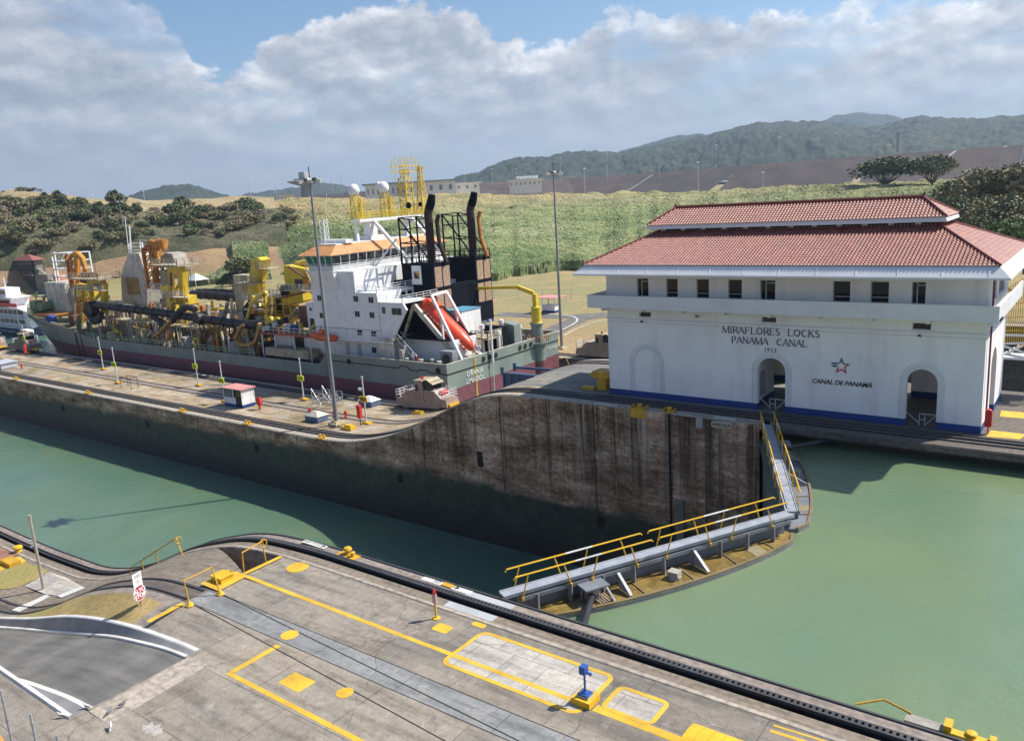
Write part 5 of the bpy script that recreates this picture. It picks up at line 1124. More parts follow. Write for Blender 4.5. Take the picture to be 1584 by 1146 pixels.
m = MB(); m.box(-74.98, -74.94, 89.0, 89.45, -12, -3.6); part('rust_streak', m, paint('yellow_rust_streak', (.45, .26, .05), .8))
m = MB(); m.tube([(-74.6, 92.9, -3.5), (-74.6, 92.9, -12)], .07, 5); m.tube([(-74.6, 92.9, 1.5), (-74.6, 92.9, -5)], .18, 8); part('stern_pole', m, WHITE)

# ---- bridge house
def winrow(parent, pts, w, h, axis, face, mat=GLS, fr=True):
    for a, z in pts:
        m = MB(); p = MB()
        if axis == 'y':
            m.box(a - w / 2 - .06, a + w / 2 + .06, face - .05, face - .003, z - h / 2 - .06, z + h / 2 + .06); p.box(a - w / 2, a - .04, face - .065, face - .02, z - h / 2, z + h / 2); p.box(a + .04, a + w / 2, face - .065, face - .02, z - h / 2, z + h / 2)
        else:
            m.box(face + .003, face + .05, a - w / 2 - .06, a + w / 2 + .06, z - h / 2 - .06, z + h / 2 + .06); p.box(face + .02, face + .065, a - w / 2, a + w / 2, z - h / 2, z + h / 2)
        f = part('window', m, LGREY, parent) if False else obj('window', m, LGREY, SH); obj('pane', p, mat, f)
m = MB(); m.box(-104.4, -89.6, 85, 109, -1.2, 6.05); m.box(-104.4, -94.2, 85.0, 109, 6.05, 9.25); m.box(-104.0, -87.0, 86.6, 107.4, -4.4, -1.22); m.box(-89.6, -86.2, 93.4, 108, -1.2, 4.6); m.prism([(-89.6, -1.2), (-87.4, -1.2), (-83.9, 3.7), (-84.6, 4.7), (-89.6, 4.7)], 'y', 85.2, 85.5); m.box(-89.58, -84.7, 85.5, 90.8, 4.5, 4.7)
m.prism([(85, 6.4), (85, 9.25), (84, 9.25)], 'x', -103.7, -97.8); m.box(-108.0, -104.4, 86.5, 107, -4.4, 3.8); part('deckhouse', m, WHITE)
m = MB(); m.box(-109, -86.9, 84.6, 109.4, -1.38, -1.2); part('boat_deck', m, WHITE)
m = MB(); m.rail([(-105, 84.7, -1.2), (-87, 84.7, -1.2)], 1.05, .03, 2, 1.6); m.rail([(-94, 85.1, 6.05), (-89.7, 85.1, 6.05), (-89.7, 96, 6.05)], 1.05, .03, 2, 1.5); m.rail([(-89.4, 85.3, 4.7), (-84.7, 85.3, 4.7), (-84.7, 93, 4.7)], 1.05, .03, 2, 1.5); part('deck_rail', m, WHITE)
m = MB(); m.bar((-104.4, 84.96, .35), (-89.5, 84.96, .35), .08, .08); part('house_line', m, GREYST)
winrow(SH, [(-94.2, 5.65 - .55), (-90.9, 5.0), (-94.2, 2.75), (-91.0, 2.7), (-94.1, -.15), (-91.0, -.2), (-102.6, 5.0), (-102.5, 2.2)], .95, .8, 'y', 85)
winrow(SH, [(-88.6, 3.5)], .6, .9, 'y', 85.2, DRK); winrow(SH, [(-85.9, 3.4)], 1.9, .95, 'y', 85.2, DRK); winrow(SH, [(-93.0, -3.1)], .9, .8, 'y', 86.6)
winrow(SH, [(90.6, 5.2), (92.0, 5.2)], .8, .75, 'x', -89.6)
m = MB(); m.box(-107.4, -106.4, 86.42, 86.497, -.6, 1.3); m.box(-107.2, -106.8, 86.42, 86.497, 2.6, 3.1); part('side_opening', m, DRK)
for x in (-99.5, -96.8, -89.4): m = MB(); m.box(x, x + .9, 86.55, 86.597, -4.35, -2.3); part('house_door', m, LGREY)
# wheelhouse with raked glass all round and a sloped orange roof
m = MB(); m.box(-104.2, -97.7, 84.0, 110, 9.25, 9.42); m.box(-103.7, -98.1, 84.4, 109.6, 9.42, 10.15); part('wheelhouse_base', m, WHITE)
m = MB(); m.rail([(-104.1, 84.1, 9.42), (-97.8, 84.1, 9.42), (-97.8, 109.9, 9.42)], 1.0, .035, 2, 1.7); part('wing_rail', m, WHITE)
m = MB(); z0, z1 = 10.15, 11.75; b_ = [(-103.6, 84.5), (-98.2, 84.5), (-98.2, 109.5), (-103.6, 109.5)]; t_ = [(-104.1, 84.1), (-97.8, 84.1), (-97.8, 109.9), (-104.1, 109.9)]
for k in range(4): m.m = 1 if k == 0 else 0; a, b, c, d = b_[k], b_[(k + 1) % 4], t_[(k + 1) % 4], t_[k]; m.quad((*a, z0), (*b, z0), (*c, z1), (*d, z1))
part('wheelhouse_glass', m, [GLS, GGL]); m = MB()
for k in range(4):
    a, b, c, d = [Vector((*p, 0)) for p in (b_[k], b_[(k + 1) % 4], t_[(k + 1) % 4], t_[k])]; nn = 4 if k % 2 == 0 else 14
    for j in range(nn + 1): m.bar(a.lerp(b, j / nn) + Vector((0, 0, z0)), d.lerp(c, j / nn) + Vector((0, 0, z1)), .16, .12)
    m.bar(d + Vector((0, 0, z1)), c + Vector((0, 0, z1)), .2, .2)
part('mullions', m, WHITE)
rf_ = paint('orange_bridge_roof', (.62, .29, .11), .6, dirt=.3, rust=.6, scale=.3); m = MB(); e = [(-104.9, 83.3), (-97.0, 83.3), (-97.0, 110.7), (-104.9, 110.7)]; i_ = [(-103.2, 86.2), (-98.9, 86.2), (-98.9, 107.8), (-103.2, 107.8)]
for k in range(4): m.quad((*e[k], 11.8), (*e[(k + 1) % 4], 11.8), (*i_[(k + 1) % 4], 13.2), (*i_[k], 13.2))
m.m = 1; m.box(-103.2, -98.9, 86.2, 107.8, 13.1, 13.35); m.m = 0; m.quad(*[(*p, 11.78) for p in e]); part('bridge_roof', m, [rf_, WHITE])
m = MB(); m.box(-105, -98.5, 88, 89.5, 13.3, 13.9); m.box(-103, -100, 94, 98, 13.3, 14.0); part('roof_locker', m, WHITE)
# mast platform, yellow lattice towers, radomes
m = MB(); m.box(-101.4, -99.2, 92.0, 109, 16.3, 16.75); m.box(-101.0, -99.4, 94.3, 95.9, 12.0, 16.3); m.box(-100.6, -100.2, 92.1, 92.5, 13.2, 16.3); m.box(-100.6, -100.2, 108, 108.4, 13.2, 16.3); m.box(-100.6, -99.8, 103.2, 104.0, 13.2, 16.3)
m.bar((-99.4, 95.2, 16.4), (-92.6, 95.2, 10.2), .45, .45); m.bar((-92.6, 95.2, 10.2), (-92.6, 95.2, 5.8), .5, .5); m.bar((-99.4, 104, 16.4), (-92.6, 104, 10.2), .45, .45); m.bar((-97.4, 92.8, 9.3), (-94.5, 95.2, 13.4), .3, .3); part('mast_platform', m, WHITE)
m = MB(); m.rail([(-99.3, 92.1, 16.75), (-99.3, 108.9, 16.75)], 1.1, .04, 2, 1.4); m.rail([(-101.3, 92.1, 16.75), (-101.3, 108.9, 16.75)], 1.1, .04, 2, 1.4); part('platform_rail', m, SHIPYEL)
def lattice(m, x, y, z0, z1, w, th=.11, step=1.1, taper=1.0):
    n = max(2, int((z1 - z0) / step)); c = [(-1, -1), (1, -1), (1, 1), (-1, 1)]
    P = lambda k, t: Vector((x + c[k][0] * w / 2 * (1 + (taper - 1) * t), y + c[k][1] * w / 2 * (1 + (taper - 1) * t), z0 + (z1 - z0) * t))
    for k in range(4):
        m.bar(P(k, 0), P(k, 1), th)
        for j in range(n):
            m.bar(P(k, (j + 1) / n), P((k + 1) % 4, (j + 1) / n), th * .7); m.bar(P(k, j / n), P((k + 1) % 4, (j + 1) / n), th * .6)
def dome(px, py, Y, r, zb):
    c = aty(px, py, Y); m = MB(); m.lathe((c.x, c.y, c.z), [(r * .75, -r * .9), (r, -r * .3), (r, .1), (r * .85, r * .55), (r * .5, r * .88), (.05, r)], 12); part('radome', m, WHITE, smooth=True)
    m = MB(); lattice(m, c.x, c.y, zb, c.z - r * .9, 1.0, .13); lattice(m, c.x + .9, c.y + .5, zb, c.z - r * 1.6, .6, .1); part('lattice_tower', m, SHIPYEL)
dome(547, 294, 93.2, .95, 16.75); dome(593, 290, 99.5, .95, 16.75)
c = aty(586, 287, 100.8); m = MB(); m.lathe((c.x, c.y, c.z), [(.5, -.7), (.62, 0), (.4, .5), (.05, .62)], 10); part('radome', m, WHITE, smooth=True)
c = aty(631, 330, 105); m = MB(); lattice(m, c.x, c.y, 16.7, aty(631, 275, 105).z, 1.6, .16); lattice(m, c.x, c.y, aty(631, 275, 105).z, aty(631, 262, 105).z, 1.0, .12)
zt = aty(631, 266, 105).z
for k in range(5):
    for s in (-1, 1): m.bar((c.x + s * 1.1, c.y - 1.8 + k * .9, zt), (c.x + s * 1.1, c.y - 1.8 + k * .9, zt + 2.3 + .4 * (k % 2)), .09)
for zz in (zt, zt + 1.0): m.bar((c.x - 1.2, c.y - 2.4, zz), (c.x - 1.2, c.y + 2.4, zz), .12); m.bar((c.x + 1.2, c.y - 2.4, zz), (c.x + 1.2, c.y + 2.4, zz), .12); m.bar((c.x - 1.2, c.y, zz), (c.x + 1.2, c.y, zz), .12)
m.box(c.x - .5, c.x + .5, c.y - 1.4, c.y + 1.4, zt - 2.6, zt - 2.4); part('lattice_mast', m, SHIPYEL)
c = aty(653, 310, 107.5); m = MB(); zt = aty(652, 256, 107.5).z; lattice(m, c.x, c.y, 16.7, zt, 1.5, .14, 1.2, .25); m.bar((c.x, c.y, zt), (c.x, c.y, zt + 1.2), .08); m.bar((c.x - .8, c.y, zt - .4), (c.x + .8, c.y + .4, zt - .4), .1); m.bar((c.x - 3.5, c.y - 1, 18.6), (c.x, c.y, 18.6), .14); part('lattice_mast', m, SHIPYEL)
m = MB(); q = aty(632, 318, 104); m.tube([q + Vector((0, -.1, 0)), q + Vector((0, .1, 0))], .55, 12); q = aty(650, 316, 106); m.tube([q + Vector((0, -.1, 0)), q + Vector((0, .1, 0))], .4, 12); part('signal_lamp', m, BLACK)
m = MB(); c = aty(504, 378, 88); lattice(m, c.x, c.y, 13.2, aty(504, 340, 88).z, .9, .07, .8); part('signal_mast', m, WHITE); m = MB(); m.bar((c.x, c.y, 13), aty(505, 300, 88), .05); part('aerial', m, WHITE)

# ---- funnels
def funnel(y0, y1, banner):
    x0, x1, zt = -91.8, -85.2, 9.5; m = MB(); m.box(x0, x1, y0, y1, -1.0, zt); m.box(x0 - 3, x0, y0 + .4, y1 - .2, -1, zt - 2.6); F_ = part('funnel', m, BLACK)
    m = MB()
    for z in (zt + .12, zt + 1.1): m.bar((x0, y0, z), (x1, y0, z), .14); m.bar((x1, y0, z), (x1, y1, z), .14); m.bar((x0, y1, z), (x1, y1, z), .14)
    for k in range(7): x = x0 + (x1 - x0) * k / 6; m.bar((x, y0, zt), (x, y0, zt + 1.1), .1); m.bar((x, y1, zt), (x, y1, zt + 1.1), .1)
    h = 7.2
    for y in (y0, y1):
        m.bar((x0 + .2, y, zt), (x0 + .2, y, zt + h), .2); m.bar((x0 + 2.5, y, zt), (x0 + 2.5, y, zt + h - .4), .18); m.bar((x0 + .2, y, zt + h), (x1, y, zt), .18); m.bar((x0 + .2, y, zt + h), (x0 + 2.5, y, zt + h - .3), .16); m.bar((x0 + .2, y, zt + 3.3), (x0 + 4.1, y, zt + 3.1), .16); m.bar((x0 + .2, y, zt + 5.4), (x0 + 2.2, y, zt + 5.3), .14)
    for (x, z) in ((x0 + .2, h), (x0 + 2.5, h - .4), (x0 + .2, 3.3), (x0 + 4, 3.1), (x0 + .2, 5.4)): m.bar((x, y0, zt + z), (x, y1, zt + z), .15)
    obj('funnel_frame', m, BLACK, F_)
    yc = (y0 + y1) / 2; xp = x0 + 4.7; m = MB(); m.tube([(xp, yc, zt - .3), (xp, yc, zt + 7.6), (xp + .2, yc + .1, zt + 8.3), (xp + .7, yc + .1, zt + 9.3), (xp + 1.0, yc + .1, zt + 10.3)], [.66, .66, .66, .64, .5], 12); obj('exhaust_pipe', m, STACK, F_)
    m = MB(); m.tube([(xp + .25, yc + .1, zt + 8.4), (xp + .72, yc + .1, zt + 9.3), (xp + 1.02, yc + .1, zt + 10.4)], [.68, .67, .52], 12); obj('sooty_tip', m, BLACK, F_)
    m = MB(); m.tube([(xp + 2.3, yc + .8, zt), (xp + 1.3, yc + .6, zt + 3.2), (xp + 1.15, yc + .6, zt + 6.3), (xp + 1.6, yc + .6, zt + 7.4)], .33, 8); obj('exhaust_pipe', m, ORRUST if not banner else STACK, F_)
    lm = NT('louvre_tan'); nn = lm.noise(3.5, 6, lm.vec((1, 1, 3)), rough=.8); LV = lm.out(lm.mix(lm.ramp(nn, [(.46, 0.0), (.56, 1.0)]), (.50, .40, .29), (.24, .10, .06)), .7)
    for j in range(2):
        for k in range(2):
            ya = y0 + .28 + k * (y1 - y0 - .3) / 2; yb = ya + (y1 - y0) / 2 - .42; za = zt - 3.6 - j * 3.7; m = MB(); m.box(x1 + .003, x1 + .09, ya, yb, za, za + 3.1)
            for q in range(9): m.bar((x1 + .1, ya, za + .2 + q * .34), (x1 + .1, yb, za + .2 + q * .34), .05, .05)
            obj('louvre', m, LV, F_)
    return F_
F1 = funnel(93, 97, True); F2 = funnel(103.2, 107.2, False)
a, b = aty(639, 440, 92.97), aty(651, 411, 92.97); m = MB(); m.box(a.x, b.x, 92.9, 92.97, a.z, b.z); obj('funnel_banner', m, WHITE, F1)
w_ = b.x - a.x; m = MB(); zc = b.z - w_ * .85
m.box(a.x + w_ * .28, b.x - w_ * .28, 92.87, 92.897, zc - .12, zc - .04)
for k in range(4): x = a.x + w_ * (.30 + .13 * k); m.box(x, x + .07, 92.87, 92.897, zc, zc + .42 + (.1 if k in (1, 2) else 0))
m.box(a.x + w_ * .30, b.x - w_ * .26, 92.87, 92.897, zc + .44, zc + .5); obj('crown_emblem', m, INK, F1)
zq = a.z + w_ * .45; m = MB(); m.prism([(a.x + w_ * .25, zq + w_ * .6), (b.x - w_ * .2, zq + w_ * .6), (b.x - w_ * .2, zq)], 'y', 92.87, 92.897); obj('flag_emblem', m, SHIPYEL, F1); m = MB(); m.prism([(a.x + w_ * .25, zq + w_ * .6), (b.x - w_ * .2, zq), (a.x + w_ * .25, zq)], 'y', 92.87, 92.897); obj('flag_emblem', m, INK, F1)
m = MB()
for z in (5.3, 4.9, 1.4, .9): m.bar((-85.1, 101.2, z), (-85.1, 102.9, z), .06)
for y in (101.5, 102.3): m.bar((-85.1, y, 5.7), (-85.1, y, .5), .06)
m.box(-86.0, -85.2, 97.05, 103.1, -1, 6); part('funnel_link', m, BLACK); COL.objects[-1].data.materials.clear(); COL.objects[-1].data.materials.append(BLACK)

# ---- stern: dark boat bay, slipway, gantry, stairs
m = MB(); m.prism([(-90.5, -.9), (-78.2, -.9), (-85.5, 4.3), (-90.5, 4.3)], 'y', 90.9, 93.2); m.box(-87.4, -78, 87.0, 93.4, -1.0, -.9); m.box(-89.55, -89.4, 85.5, 91, -1.1, 4.48); m.box(-89.4, -85.5, 85.52, 85.6, -1.0, 3.0) if False else None; part('boat_bay', m, BLACK)  # inner faces coloured black to paint in the shade of the open bay
m = MB(); m.box(-86.8, -77.6, 88.2, 93.0, -4.4, -1.02); m.box(-89.6, -86.8, 86.9, 89.4, -4.4, -1.2); m.box(-90.0, -86.9, 84.6, 86.9, -4.4, -4.3); part('stern_house', m, WHITE)
m = MB(); m.box(-89.8, -86.9, 84.8, 86.9, -4.4, -.85); m.box(-90.1, -86.7, 84.6, 87.0, -.85, -.7); part('stern_locker', m, DWHITE)
slip = MB(); _a, _b = aty(640, 472, 88.3), aty(728, 576, 88.3); A0, A1 = Vector((_a.x, 0, _a.z)), Vector((_b.x, 0, _b.z))
for y in (88.3, 92.4): slip.bar(A0 + Vector((0, y, 0)), A1 + Vector((0, y, 0)), .5, .75); slip.bar(A0 + Vector((0, y, .1)), (-88.0, y, -1.0), .3, .4)
for k in range(6): p = A0.lerp(A1, k / 5); slip.bar(p + Vector((0, 88.3, 0)), p + Vector((0, 92.4, 0)), .25, .25)
slip.bar((-79.0, 88.3, -1.4), (-79.0, 88.3, -4.4), .25); slip.bar((-79.0, 88.3, -2.6), (-77.2, 88.3, -2.4), .18); part('slipway', slip, DWHITE)
g = MB()
for y, u0, u1 in ((88.0, (667, 457), (721, 570)), (92.8, (690, 451), (744, 548))): u0, u1 = aty(*u0, y), aty(*u1, y); g.bar(u0, u1, .34, .34); v_ = u0.lerp(u1, .3); g.bar(v_, v_ + Vector((0, 0, -3.6)), .26, .26); v_ = u0.lerp(u1, .62); g.bar(v_, v_ + Vector((-1.8, 0, -.4)), .2, .2)
g.bar(aty(667, 457, 88.0), aty(690, 451, 92.8), .34, .34); g.bar(aty(721, 570, 88), aty(744, 548, 92.8), .3, .3); part('boat_gantry', g, WHITE)
g = MB()
for y in (85.4, 86.3): g.bar((-86.6, y, -.9), (-82.7, y, -4.2), .08, .3); g.bar((-86.6, y, .1), (-82.7, y, -3.2), .06, .06)
for k in range(12): t = k / 12; g.box(-86.5 + 3.8 * t, -86.2 + 3.8 * t, 85.4, 86.3, -1.05 - 3.2 * t, -1.0 - 3.2 * t)
part('stern_stair', g, LGREY)
g = MB(); g.box(-85.6, -84.9, 84.6, 85.1, -4.4, -2.2); g.prism([(-85.4, -4.4), (-84.6, -4.4), (-85.0, -1.6)], 'y', 85.2, 85.7); part('capstan_post', g, DWHITE)
for x, y, r in ((-81.3, 84.6, .35), (-79.6, 85.2, .3), (-77.6, 84.4, .35), (-83.9, 84.4, .3)): g = MB(); g.lathe((x, y, -4.4), [(r, 0), (r * .7, .2), (r * .7, .8), (r * 1.1, .9), (r, 1.1)], 10); part('mooring_bollard', g, DWHITE)
g = MB(); g.box(-78.8, -76.4, 86.0, 87.2, -4.4, -2.2); part('mooring_winch', g, GREYST); g = MB(); g.tube([(-77.6, 85.9, -3.3), (-77.6, 86.05, -3.3)], .7, 14); part('winch_drum', g, DRK)
# aft deck gear across the transom
g = MB(); g.box(-80, -76, 97.5, 98.8, -4.4, -.5); g.box(-79.5, -77.5, 98.8, 100.0, -4.4, -1.6); part('vent_house', g, BLACK); g = MB(); g.prism([(-78.4, -4.4), (-75.6, -4.4), (-75.6, -.6), (-77.6, -.2)], 'y', 99.9, 101.6); part('chain_guard', g, HULL)
g = MB()
for y in (96.6, 102.0): g.lathe((-76.2, y, -4.4), [(.3, 0), (.3, 2.8), (.45, 2.9), (.45, 3.5), (.1, 3.6)], 8)
for y in (94.4, 99.2): g.lathe((-77.5, y, -4.4), [(.25, 0), (.25, 4.0), (.4, 4.1), (.4, 4.7), (.1, 4.8)], 8)
part('vent_pipe', g, WHITE)
g = MB(); g.box(-83, -76, 93.8, 97.2, -1.9, -1.6); g.rail([(-83, 93.8, -1.6), (-76, 93.8, -1.6), (-76, 97.2, -1.6)], 1, .05, 2, 1.2); g.bar((-76, 93.9, -1.7), (-76, 93.9, -4.4), .2); g.bar((-76, 97.1, -1.7), (-76, 97.1, -4.4), .2); part('aft_platform', g, CREAM)
g = MB(); g.box(-84.5, -81, 94.0, 98.6, -1.6, 2.2); part('blue_roof_cabin', g, WHITE); g = MB(); g.box(-84.6, -80.9, 93.9, 98.7, 2.2, 2.35); part('cabin_roof', g, paint('pale_blue_roof', (.10, .30, .45), .6))
g = MB(); g.box(-80, -77, 103.6, 105.0, -4.4, -3.0); g.lathe((-77.0, 103.5, -4.4), [(.4, 0), (.25, .5), (.25, 1.8), (.5, 2.0), (.3, 2.6)], 8); part('mooring_winch', g, DWHITE)
g = MB(); g.lathe((-75.3, 105.6, -9.2), [(1.2, 0), (1.2, 4.4), (1.7, 4.8), (1.7, 5.0), (1.0, 5.0), (.95, 7.8), (1.15, 7.9), (1.15, 8.1)], 16); part('crane_pedestal', g, HULL)
g = MB(); g.lathe((-75.3, 105.6, -1.1), [(.9, 0), (.8, .3), (.8, 2.5), (.35, 2.7)], 16); g.bar((-75.3, 105.6, 1.4), (-75.3, 105.6, 3.5), .7, .7); g.bar((-75.5, 105.6, 3.6), (-78.5, 105.4, 4.6), .55, .6); g.bar((-78.5, 105.4, 4.6), (-87.0, 103.0, 4.5), .45, .5); part('stern_crane', g, SHIPYEL)
g = MB(); g.rail([(-75.3 + 1.8 * math.cos(a), 105.6 + 1.8 * math.sin(a), -4.2) for a in np.linspace(0, 6.283, 9)], 1.0, .04, 1, 5); part('crane_rail', g, ORRUST)
# ---- port side platform amidships with rescue boat davit
g = MB(); g.box(-118.5, -104.8, 84.2, 88.5, -1.45, -1.15); part('side_platform', g, paint('red_oxide_deck', (.42, .12, .07), .7, dirt=.35, rust=.8)); g = MB(); g.rail([(-118.5, 84.25, -1.15), (-105, 84.25, -1.15)], 1.0, .035, 1, 1.3)
for x in (-118, -114.5, -109.5, -105.5): g.bar((x, 84.4, -1.4), (x, 84.4, -5.9), .18)
part('platform_rail', g, WHITE)
g = MB(); g.box(-117.8, -108.2, 86.8, 89, -5.9, -1.5); part('midship_house', g, WHITE); g = MB(); g.box(-112.6, -110, 86.7, 86.797, -5.5, -1.7); g.box(-118.6, -117.8, 84.4, 87, -5.9, -3.0); part('house_opening', g, DRK)
g = MB(); g.box(-116.5, -105.5, 83.6, 86.0, -4.9, -3.6); part('deck_locker', g, CREAM); g = MB()
for k in range(10): x = -116.8 + k * 1.2; g.box(x, x + .5, 83.4, 84.4, -6.2, -5.2)
part('deck_fittings', g, DARKST)
g = MB(); g.bar((-108.9, 85.6, -1.2), (-108.9, 85.6, .6), .5); g.bar(aty(471, 519, 85.6), aty(499, 491, 85.6), .42, .42); part('boat_davit', g, paint('lime_yellow', (.50, .46, .04), .5, dirt=.3))
for (x, z, mt) in ((-117.3, .2, SHIPYEL), (-115.2, .2, SHIPYEL)): g = MB(); g.tube([(x, 85.6, z), (x, 86.3, z)], 1.15, 14); part('hose_reel', g, mt)
for x0, x1, mt in ((-114.2, -112.3, WHITE), (-112.2, -110.4, BLUEP)): g = MB(); g.tube([(x0, 86.5, -.5), (x1, 86.5, -.5)], .6, 12); part('gas_tank', g, mt)
g = MB(); g.box(-112.0, -108.9, 88, 90.5, .3, 3.0); part('brown_container', g, RUSTB); g = MB(); g.lathe((-107.8, 87, -4), [(2.0, 0), (2.0, .1)], 3)

# ---- black suction pipe along the port side
def pipe(name, pts, r, mat, flg=True):
    g = MB(); g.tube(pts, r, 10)
    if flg:
        for a, b in zip(pts[:-1], pts[1:]):
            L_ = (Vector(b) - Vector(a)).length
            for k in range(1, int(L_ / 3.2) + 1): p = Vector(a).lerp(Vector(b), k * 3.2 / L_ if k * 3.2 < L_ else 1); d = (Vector(b) - Vector(a)).normalized(); g.tube([p - d * .1, p + d * .1], r * 1.15, 10)
    return part(name, g, mat, smooth=False)
pipe('suction_pipe', T((133, 482, 86.5), (150, 472, 86.5), (175, 475, 86.5), (250, 484, 86.5), (300, 491, 86.5), (370, 501, 86.5), (436, 505, 86.5)), .74, BLACKP)
pipe('pipe_bend', T((236, 490, 85.6), (255, 501, 85.6), (266, 497, 85.6), (278, 481, 85.8), (290, 475, 86.2), (302, 479, 86.4)), .6, BLACKP, False)
pipe('pipe_bend', T((133, 480, 86.0), (142, 494, 85.6), (152, 496, 85.6), (158, 486, 85.8)), .7, BLACKP, False)
g = MB(); q = aty(142, 478, 86.4); g.tube([q - Vector((0, .9, 0)), q + Vector((0, .9, 0))], 1.7, 14); q = aty(310, 492, 86.4); g.tube([q - Vector((0, 1, 0)), q + Vector((0, 1, 0))], 1.2, 14); part('drag_head_joint', g, BLACKP)
pipe('suction_pipe', T((298, 455, 101), (340, 458, 101), (385, 463, 101)), .9, BLACKP); pipe('hose', T((305, 450, 103), (345, 450, 103), (372, 454, 103)), .5, BLACKP)
g = MB(); g.bar(*T((408, 509, 85.4), (442, 495, 85.4)), 1.1, .9); part('pipe_spool', g, BLACKP); g = MB(); g.bar(*T((408, 509.5, 84.9), (418, 505.5, 84.9)), .9, .8); g.bar(*T((424, 502.5, 84.9), (430, 500, 84.9)), .9, .8); part('pipe_collar', g, LGREY)

# ---- masts, gantries and cranes along the deck (heights and widths measured on the ship's centre plane)
g = MB(); pbox(g, 74, 438, 99, 500, 93, 6); part('foremast_house', g, DWHITE); g = MB(); pbox(g, 100, 445, 112, 495, 94, 4); part('foremast_house', g, DWHITE)
g = MB()
a, b = aty(88, 440, 93), aty(105, 392, 93)
for x in (a.x, b.x):
    for y in (93, 98): g.bar((x, y, a.z - 1), (x, y, b.z), .3)
for k in range(5): z = a.z + (b.z - a.z) * k / 4; g.bar((a.x, 93, z), (b.x, 93, z), .22); g.bar((a.x, 98, z), (b.x, 98, z), .2); g.bar((a.x, 93, z), (a.x, 98, z), .2); g.bar((b.x, 93, z), (b.x, 98, z), .2)
g.bar(*T((84, 390, 93), (92, 440, 93)), .3); g.bar(*T((84, 390, 93), (77, 391, 93)), .14); g.bar(*T((99, 395, 93), (78, 428, 93)), .2); part('foremast', g, WHITE)
g = MB(); p = T((77, 391, 93), (83, 392, 93), (83, 396, 93), (78, 398, 93)); g.add([tuple(q) for q in p] + [tuple(q + Vector((0, .03, 0))) for q in p], [(0, 1, 2, 3), (4, 5, 6, 7)]); part('flag', g, SHIPYEL)
def orange_gantry(px, top, bot, w, hookdx, Y):
    g = MB(); a, b = aty(px, bot, Y), aty(px, top, Y); lattice(g, b.x, Y, a.z, b.z, w, .34, 1.6); g.bar((b.x - w / 2, Y - w / 2, a.z), (b.x - w / 2, Y - w / 2, b.z), .6, .6); part('gantry_ladder', g, ORRUST)
    g = MB(); c = [aty(px + 1, top + 1, Y), aty(px + hookdx * .5, top - 1, Y), aty(px + hookdx * .9, top + 6, Y), aty(px + hookdx * 1.15, top + 22, Y), aty(px + hookdx * 1.1, top + 36, Y)]; g.tube(c, [.55, .75, .7, .5, .4], 8); g.tube(T((px + 7, top + 3, Y), (px + 8, bot, Y)), .55, 8); part('gantry_arm', g, ORRUST if False else paint('orange_yellow_arm', (.62, .30, .04), .6, dirt=.35, rust=.5))
orange_gantry(111, 394, 445, 1.8, 18, 93); orange_gantry(234, 383, 445, 2.4, 5, 92)
g = MB(); g.tube(T((240, 384, 92), (246, 377, 92), (253, 376, 92), (254, 386, 92)), [.7, 1.0, 1.1, .6], 8); g.tube(T((228, 384, 92), (236, 376, 92), (244, 378, 92)), [.6, .9, .6], 8); part('sheave_head', g, ORRUST)
def portal(px0, px1, top, bot, Y, plat=True):
    """yellow Y-shaped portal leg under a railed platform"""
    g = MB(); a0, a1 = aty(px0, top, Y), aty(px1, top, Y); b0 = aty(px0 + (px1 - px0) * .45, bot, Y); b1 = aty(px1 + 1, bot, Y); 
    g.bar(a0, a1, 1.0, 1.4); g.bar(a0, (a0.lerp(b0, .6)), .8, .9); g.bar(a0.lerp(b0, .6), b0, 1.0, 1.1); g.bar(a1, b1, 1.2, 1.2); g.bar(a0.lerp(a1, .5), a1.lerp(b1, .5), .5, .6); g.bar(a0.lerp(b0, .55), a1.lerp(b1, .2), .5, .5); part('portal_leg', g, SHIPYEL)
    if plat:
        x0, x1, z = aty(px0 - 18, top - 3, Y).x, aty(px1 + 5, top - 3, Y).x, a0.z + .9; g = MB(); g.box(x0, x1, Y - 2, Y + 3, z, z + .3); g.rail([(x0, Y - 2, z + .3), (x1, Y - 2, z + .3), (x1, Y + 3, z + .3)], 1.2, .06, 2, 1.5); part('portal_platform', g, CREAM)
portal(138, 161, 438, 490, 89); portal(263, 284, 418, 484, 90)
g = MB(); g.tube(T((130, 430, 90), (147, 430, 90)), 1.3, 10); part('hoist_winch', g, RUSTB)
g = MB(); pbox(g, 118, 440, 134, 462, 92, 3); part('gantry_box', g, SHIPYEL); g = MB()
for k in range(7): g.bar(aty(114 + 5 * k, 460, 91), aty(120 + 4 * k, 492, 91), .45)
part('gantry_truss', g, ORRUST)
g = MB(); P_ = [aty(x, y, 94) for x, y in ((199, 392), (215, 392), (225, 425), (228, 440), (228, 472), (189, 472), (187, 425), (190, 414))]; g.prism([(p.x, p.z) for p in P_], 'y', 94, 99); part('deck_tower', g, DWHITE)
g = MB(); pbox(g, 196, 430, 212, 455, 93.8, .19); part('rusty_panel', g, paint('rust_stained_panel', (.45, .30, .12), .8, dirt=.4, rust=.8))
g = MB(); a, b = aty(202, 393, 95), aty(216, 376, 95)
for x in (a.x, b.x): g.bar((x, 95, a.z), (x, 95, b.z), .25); g.bar((x, 98, a.z), (x, 98, b.z), .25)
for k in range(4): z = a.z + (b.z - a.z) * k / 3; g.bar((a.x, 95, z), (b.x, 95, z), .18)
g.bar(*T((203, 395, 94), (200, 350, 94)), .28); g.bar(*T((200, 397, 94), (193, 335, 94)), .12); g.bar(*T((217, 378, 95), (216, 371, 95)), .15); g.bar(*T((216, 372, 95), (226, 372, 95)), .15); part('tower_mast', g, WHITE)
